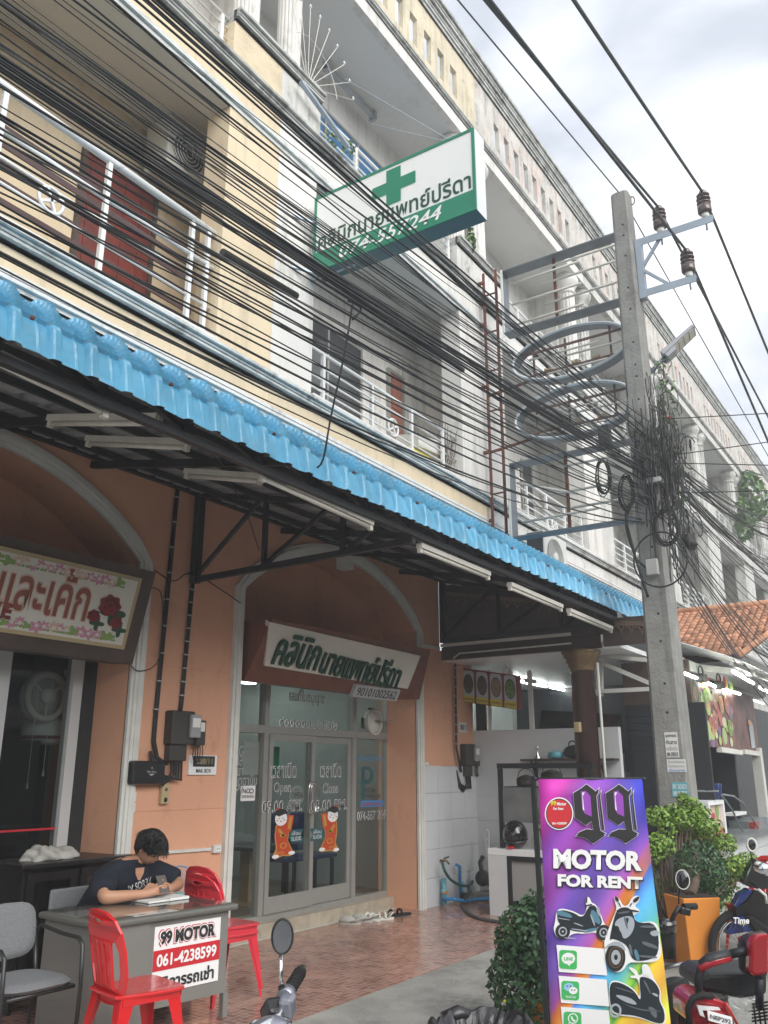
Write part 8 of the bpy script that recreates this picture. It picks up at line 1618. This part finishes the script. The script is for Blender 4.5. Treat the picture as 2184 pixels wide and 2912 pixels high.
# red electric trike at the lower right
t3 = thing('electric_trike', 'red electric trike with black bench seat and padded red backrest at the lower right', 'trike', (4.15, 1.0, 0)); dz = 3.6
def TQ(pts, d0, thick, m_, nm, bev=.012, par=None):
    p = [PD(*z8(x, y), d0 + (dd_ if False else 0)) for x, y in pts]; n = len(p); nv = FH * thick
    return MB().add(p + [q + nv for q in p], [tuple(range(n)), tuple(reversed(range(n, 2 * n)))] + [(i, (i + 1) % n, n + (i + 1) % n, n + i) for i in range(n)], False).build(nm, m_, t3, bevel=bev)
TQ([(705, 1830), (780, 1795), (1260, 1790), (1260, 1975), (1190, 1985), (1050, 2010), (700, 1940)], 3.7, .30, 'seat_black', 'seat', .02)
TQ([(1045, 1590), (1070, 1510), (1120, 1480), (1270, 1450), (1270, 1830), (1120, 1830), (1060, 1790)], 3.62, .07, 'seat_black', 'back_cushion', .02)
TQ([(1120, 1530), (1160, 1490), (1270, 1465), (1270, 1800), (1150, 1825), (1110, 1790)], 3.57, .06, 'trike_red', 'backrest', .015)
MB().tube([PD(*z8(1120, 1595), 3.62), PD(*z8(940, 1640), 3.62)], .018, 10).build('arm_tube', 'black_steel', t3)
MB().tube([PD(*z8(945, 1640), 3.6), PD(*z8(780, 1680), 3.6), PD(*z8(705, 1730), 3.6)], [.024, .026, .02], 10).build('armrest', 'seat_black', t3); MB().tube([PD(*z8(945, 1660), 3.59), PD(*z8(790, 1700), 3.59), PD(*z8(690, 1760), 3.59)], [.018, .02, .016], 8).build('armrest_pad', 'trike_red', t3); MB().tube([PD(*z8(715, 1730), 3.6), PD(*z8(680, 1850), 3.6), PD(*z8(690, 1950), 3.6), PD(*z8(760, 2000), 3.6)], .018, 10).build('arm_tube', 'black_steel', t3)
MB().tube([PD(*z8(1190, 1830), 3.6), PD(*z8(1190, 2080), 3.6)], .017, 8).build('back_post', 'black_steel', t3)
TQ([(620, 2080), (650, 2010), (720, 1985), (910, 2030), (1010, 2230), (630, 2230)], 3.55, .25, 'trike_red', 'side_panel', .02); MB().tube([PD(*z8(x, y), 3.53) for x, y in ((615, 2230), (600, 2090), (640, 2000), (720, 1975), (800, 1985))], .014, 8).build('panel_trim', 'rubber', t3)
TQ([(675, 2060), (860, 2080), (870, 2100), (720, 2100), (740, 2160), (700, 2140)], 3.53, .015, 'white_print', 'decal', 0); TQ([(760, 2110), (880, 2105), (930, 2160), (950, 2230), (790, 2230), (750, 2150)], 3.525, .015, 'trike_red', 'panel_insert', 0)
p = PD(*z8(866, 2170), 3.51); rr3 = Vector((RT.x, RT.y, -.25)).normalized(); MB().hexa([p + rr3 * x + ZA * z for x, z in ((-.05, -.018), (.05, -.018), (.05, .018), (-.05, .018))], [p + FH * .008 + rr3 * x + ZA * z for x, z in ((-.05, -.018), (.05, -.018), (.05, .018), (-.05, .018))]).build('name_strip', 'white_print', t3)
text('NEP292', 'black_print', t3, p - FH * .004, rr3, ZA, (.085, .016), off=.02)
MB().tube([PD(*z8(910, 2035), 3.54), PD(*z8(1020, 2240), 3.54)], .006, 6).build('reflector_strip', 'fr_red', t3)
a = MB()
for i in range(6): a.tube([PD(*z8(1130, 2050 + i * 28), 3.7), PD(*z8(1260, 2030 + i * 28), 3.6)], .004, 5)
for x in (1140, 1180, 1220): a.tube([PD(*z8(x, 2045), 3.66), PD(*z8(x + 20, 2220), 3.66)], .004, 5)
a.build('basket', 'black_steel', t3)
o = MB().ball(PD(*z8(1020, 2030), 3.66), .07, 1.8, 1.0, .5, 12, lambda p: p * (1 + .5 * mnoise.noise(p * 30))).build('plastic_wrap', 'case_glass', t3)
wl = lambda c, R, w, par, nm: MB().lathe([(R * .5, -.001), (R * .92, 0), (R, w / 2), (R * .92, w), (R * .5, w + .001)], c, 'y', 28).build(nm, 'rubber', par)
wl((4.35, .95, .2 - .1), .2, .09, t3, 'wheel'); wl((4.35, .45, .1), .2, .09, t3, 'wheel'); wl((3.3, .8, .1), .2, .09, t3, 'wheel'); MB().box(3.4, 4.6, .65, .95, .22, .28).build('chassis', 'black_steel', t3)
# blue scooter
b3 = thing('scooter', 'blue and black scooter parked beyond the red trike with Time up lettering', 'scooter', (7.6, 1.3, 0)); ds = 7.2
def SQ(pts, m_, nm, d0=ds, th=.12, bev=.015):
    p = [PD(*z8(x, y), d0) for x, y in pts]; n = len(p); nv = FH * th
    return MB().add(p + [q + nv for q in p], [tuple(range(n)), tuple(reversed(range(n, 2 * n)))] + [(i, (i + 1) % n, n + (i + 1) % n, n + i) for i in range(n)], False).build(nm, m_, b3, bevel=bev)
SQ([(1065, 1040), (1130, 890), (1165, 850), (1270, 900), (1270, 1100), (1180, 1100), (1090, 1075)], 'helmet_black', 'front_cowl'); SQ([(1155, 880), (1200, 870), (1270, 960), (1270, 1000), (1170, 940)], 'ac_white', 'headlamp_bezel', ds - .05, .05)
MB().ball(PD(*z8(1215, 930), ds - .06), .075, .5, 1, .6, 10).build('headlamp', 'mirror', b3)
SQ([(985, 1240), (1030, 1150), (1110, 1095), (1140, 1110), (1090, 1180), (1000, 1260)], 'bike_blue', 'turn_cowl'); SQ([(990, 1265), (1080, 1200), (1150, 1110), (1270, 1130), (1270, 1500), (1150, 1450), (1060, 1330), (1000, 1340)], 'black_plastic', 'leg_shield', ds + .03); SQ([(930, 1450), (1050, 1330), (1090, 1330), (1150, 1450), (1060, 1460), (930, 1480)], 'bike_blue', 'body_panel'); SQ([(1000, 1345), (1060, 1320), (1130, 1460), (1060, 1450), (1000, 1390)], 'bike_blue', 'body_panel', ds - .03)
SQ([(1090, 1340), (1130, 1320), (1270, 1420), (1270, 1520), (1160, 1460)], 'rubber', 'floorboard', ds - .05)
wc = PD(*z8(1065, 1600), ds + .02); wr, wu = RT * 1.0, ZA
MB().ring(wc, wr, ZA, .27, .29, .035, 36, 8).build('tyre', 'rubber', b3); MB().ring(wc, wr, ZA, .215, .235, .010, 36, 6).build('rim', 'chrome', b3); a = MB()
for i in range(24): an = 2 * math.pi * i / 24; a.bar(wc, wc + wr * .215 * math.cos(an) + ZA * .235 * math.sin(an), .003)
a.build('spokes', 'chrome', b3); MB().lathe([(.03, -.05), (.03, .05)], wc, 'y', 12).build('hub', 'chrome', b3); MB().bar(PD(*z8(1040, 1500), ds - .06), wc + RT * .0 - FH * .06, .03).build('fork', 'trike_red', b3); SQ([(1010, 1500), (1080, 1470), (1090, 1560), (1050, 1650)], 'trike_red', 'brake_cover', ds - .02, .03)
m0 = PD(*z8(1125, 735), ds); MB().ball(m0, .06, 1, 1, 1, 12, lambda p: r2_ * p.x * .75 + Vector((0, 0, 1)) * p.z + f2 * p.y * .4).build('mirror', 'helmet_black', b3); MB().ring(m0 + f2 * .02, r2_, ZA, .036, .05, .01, 20, 5).build('mirror_rim', 'ac_white', b3); MB().tube([PD(*z8(1115, 780), ds), PD(*z8(1130, 870), ds)], .006, 6).build('mirror_stem', 'black_steel', b3)
p = PD(*z8(1040, 1358), ds - .06); text('Time', 'white_print', b3, p, RT, ZA, (.13, .05), shear=.2, off=.03); text('up', 'fr_yellow', b3, PD(*z8(1055, 1385), ds - .06), RT, ZA, (.06, .04), shear=.2)
MB().tube([PD(*z8(1180, 1100), ds - .08), PD(*z8(1240, 1150), ds - .08), PD(*z8(1250, 1215), ds - .08)], .012, 6).build('hook', 'ac_white', b3)
r = thing('plastic_chair', 'red plastic chair seen between the orange planter and the blue scooter', 'chair', (9.4, 1.9, 0)); q_ = dup(c1, (9.3, 1.95, -.05), 2.6, 'red plastic chair seen between the orange planter and the blue scooter', 'red plastic chairs'); bpy.data.objects.remove(r)
# ================================================================== HAZE
hz = MB().box(-310, 310, -310, 410, -1.8, 14.5).build('haze', 'sign_white'); hm = bpy.data.materials.new('haze'); hm.use_nodes = True; t = hm.node_tree; t.nodes.clear()
o_ = t.nodes.new('ShaderNodeOutputMaterial'); v_ = t.nodes.new('ShaderNodeVolumePrincipled'); v_.inputs['Color'].default_value = (.93, .95, .97, 1); v_.inputs['Density'].default_value = .0065; v_.inputs['Anisotropy'].default_value = .2
t.links.new(v_.outputs[0], o_.inputs['Volume']); hz.data.materials.clear(); hz.data.materials.append(hm); hz['kind'] = 'stuff'; hz['label'] = 'thin pale haze filling the street air'
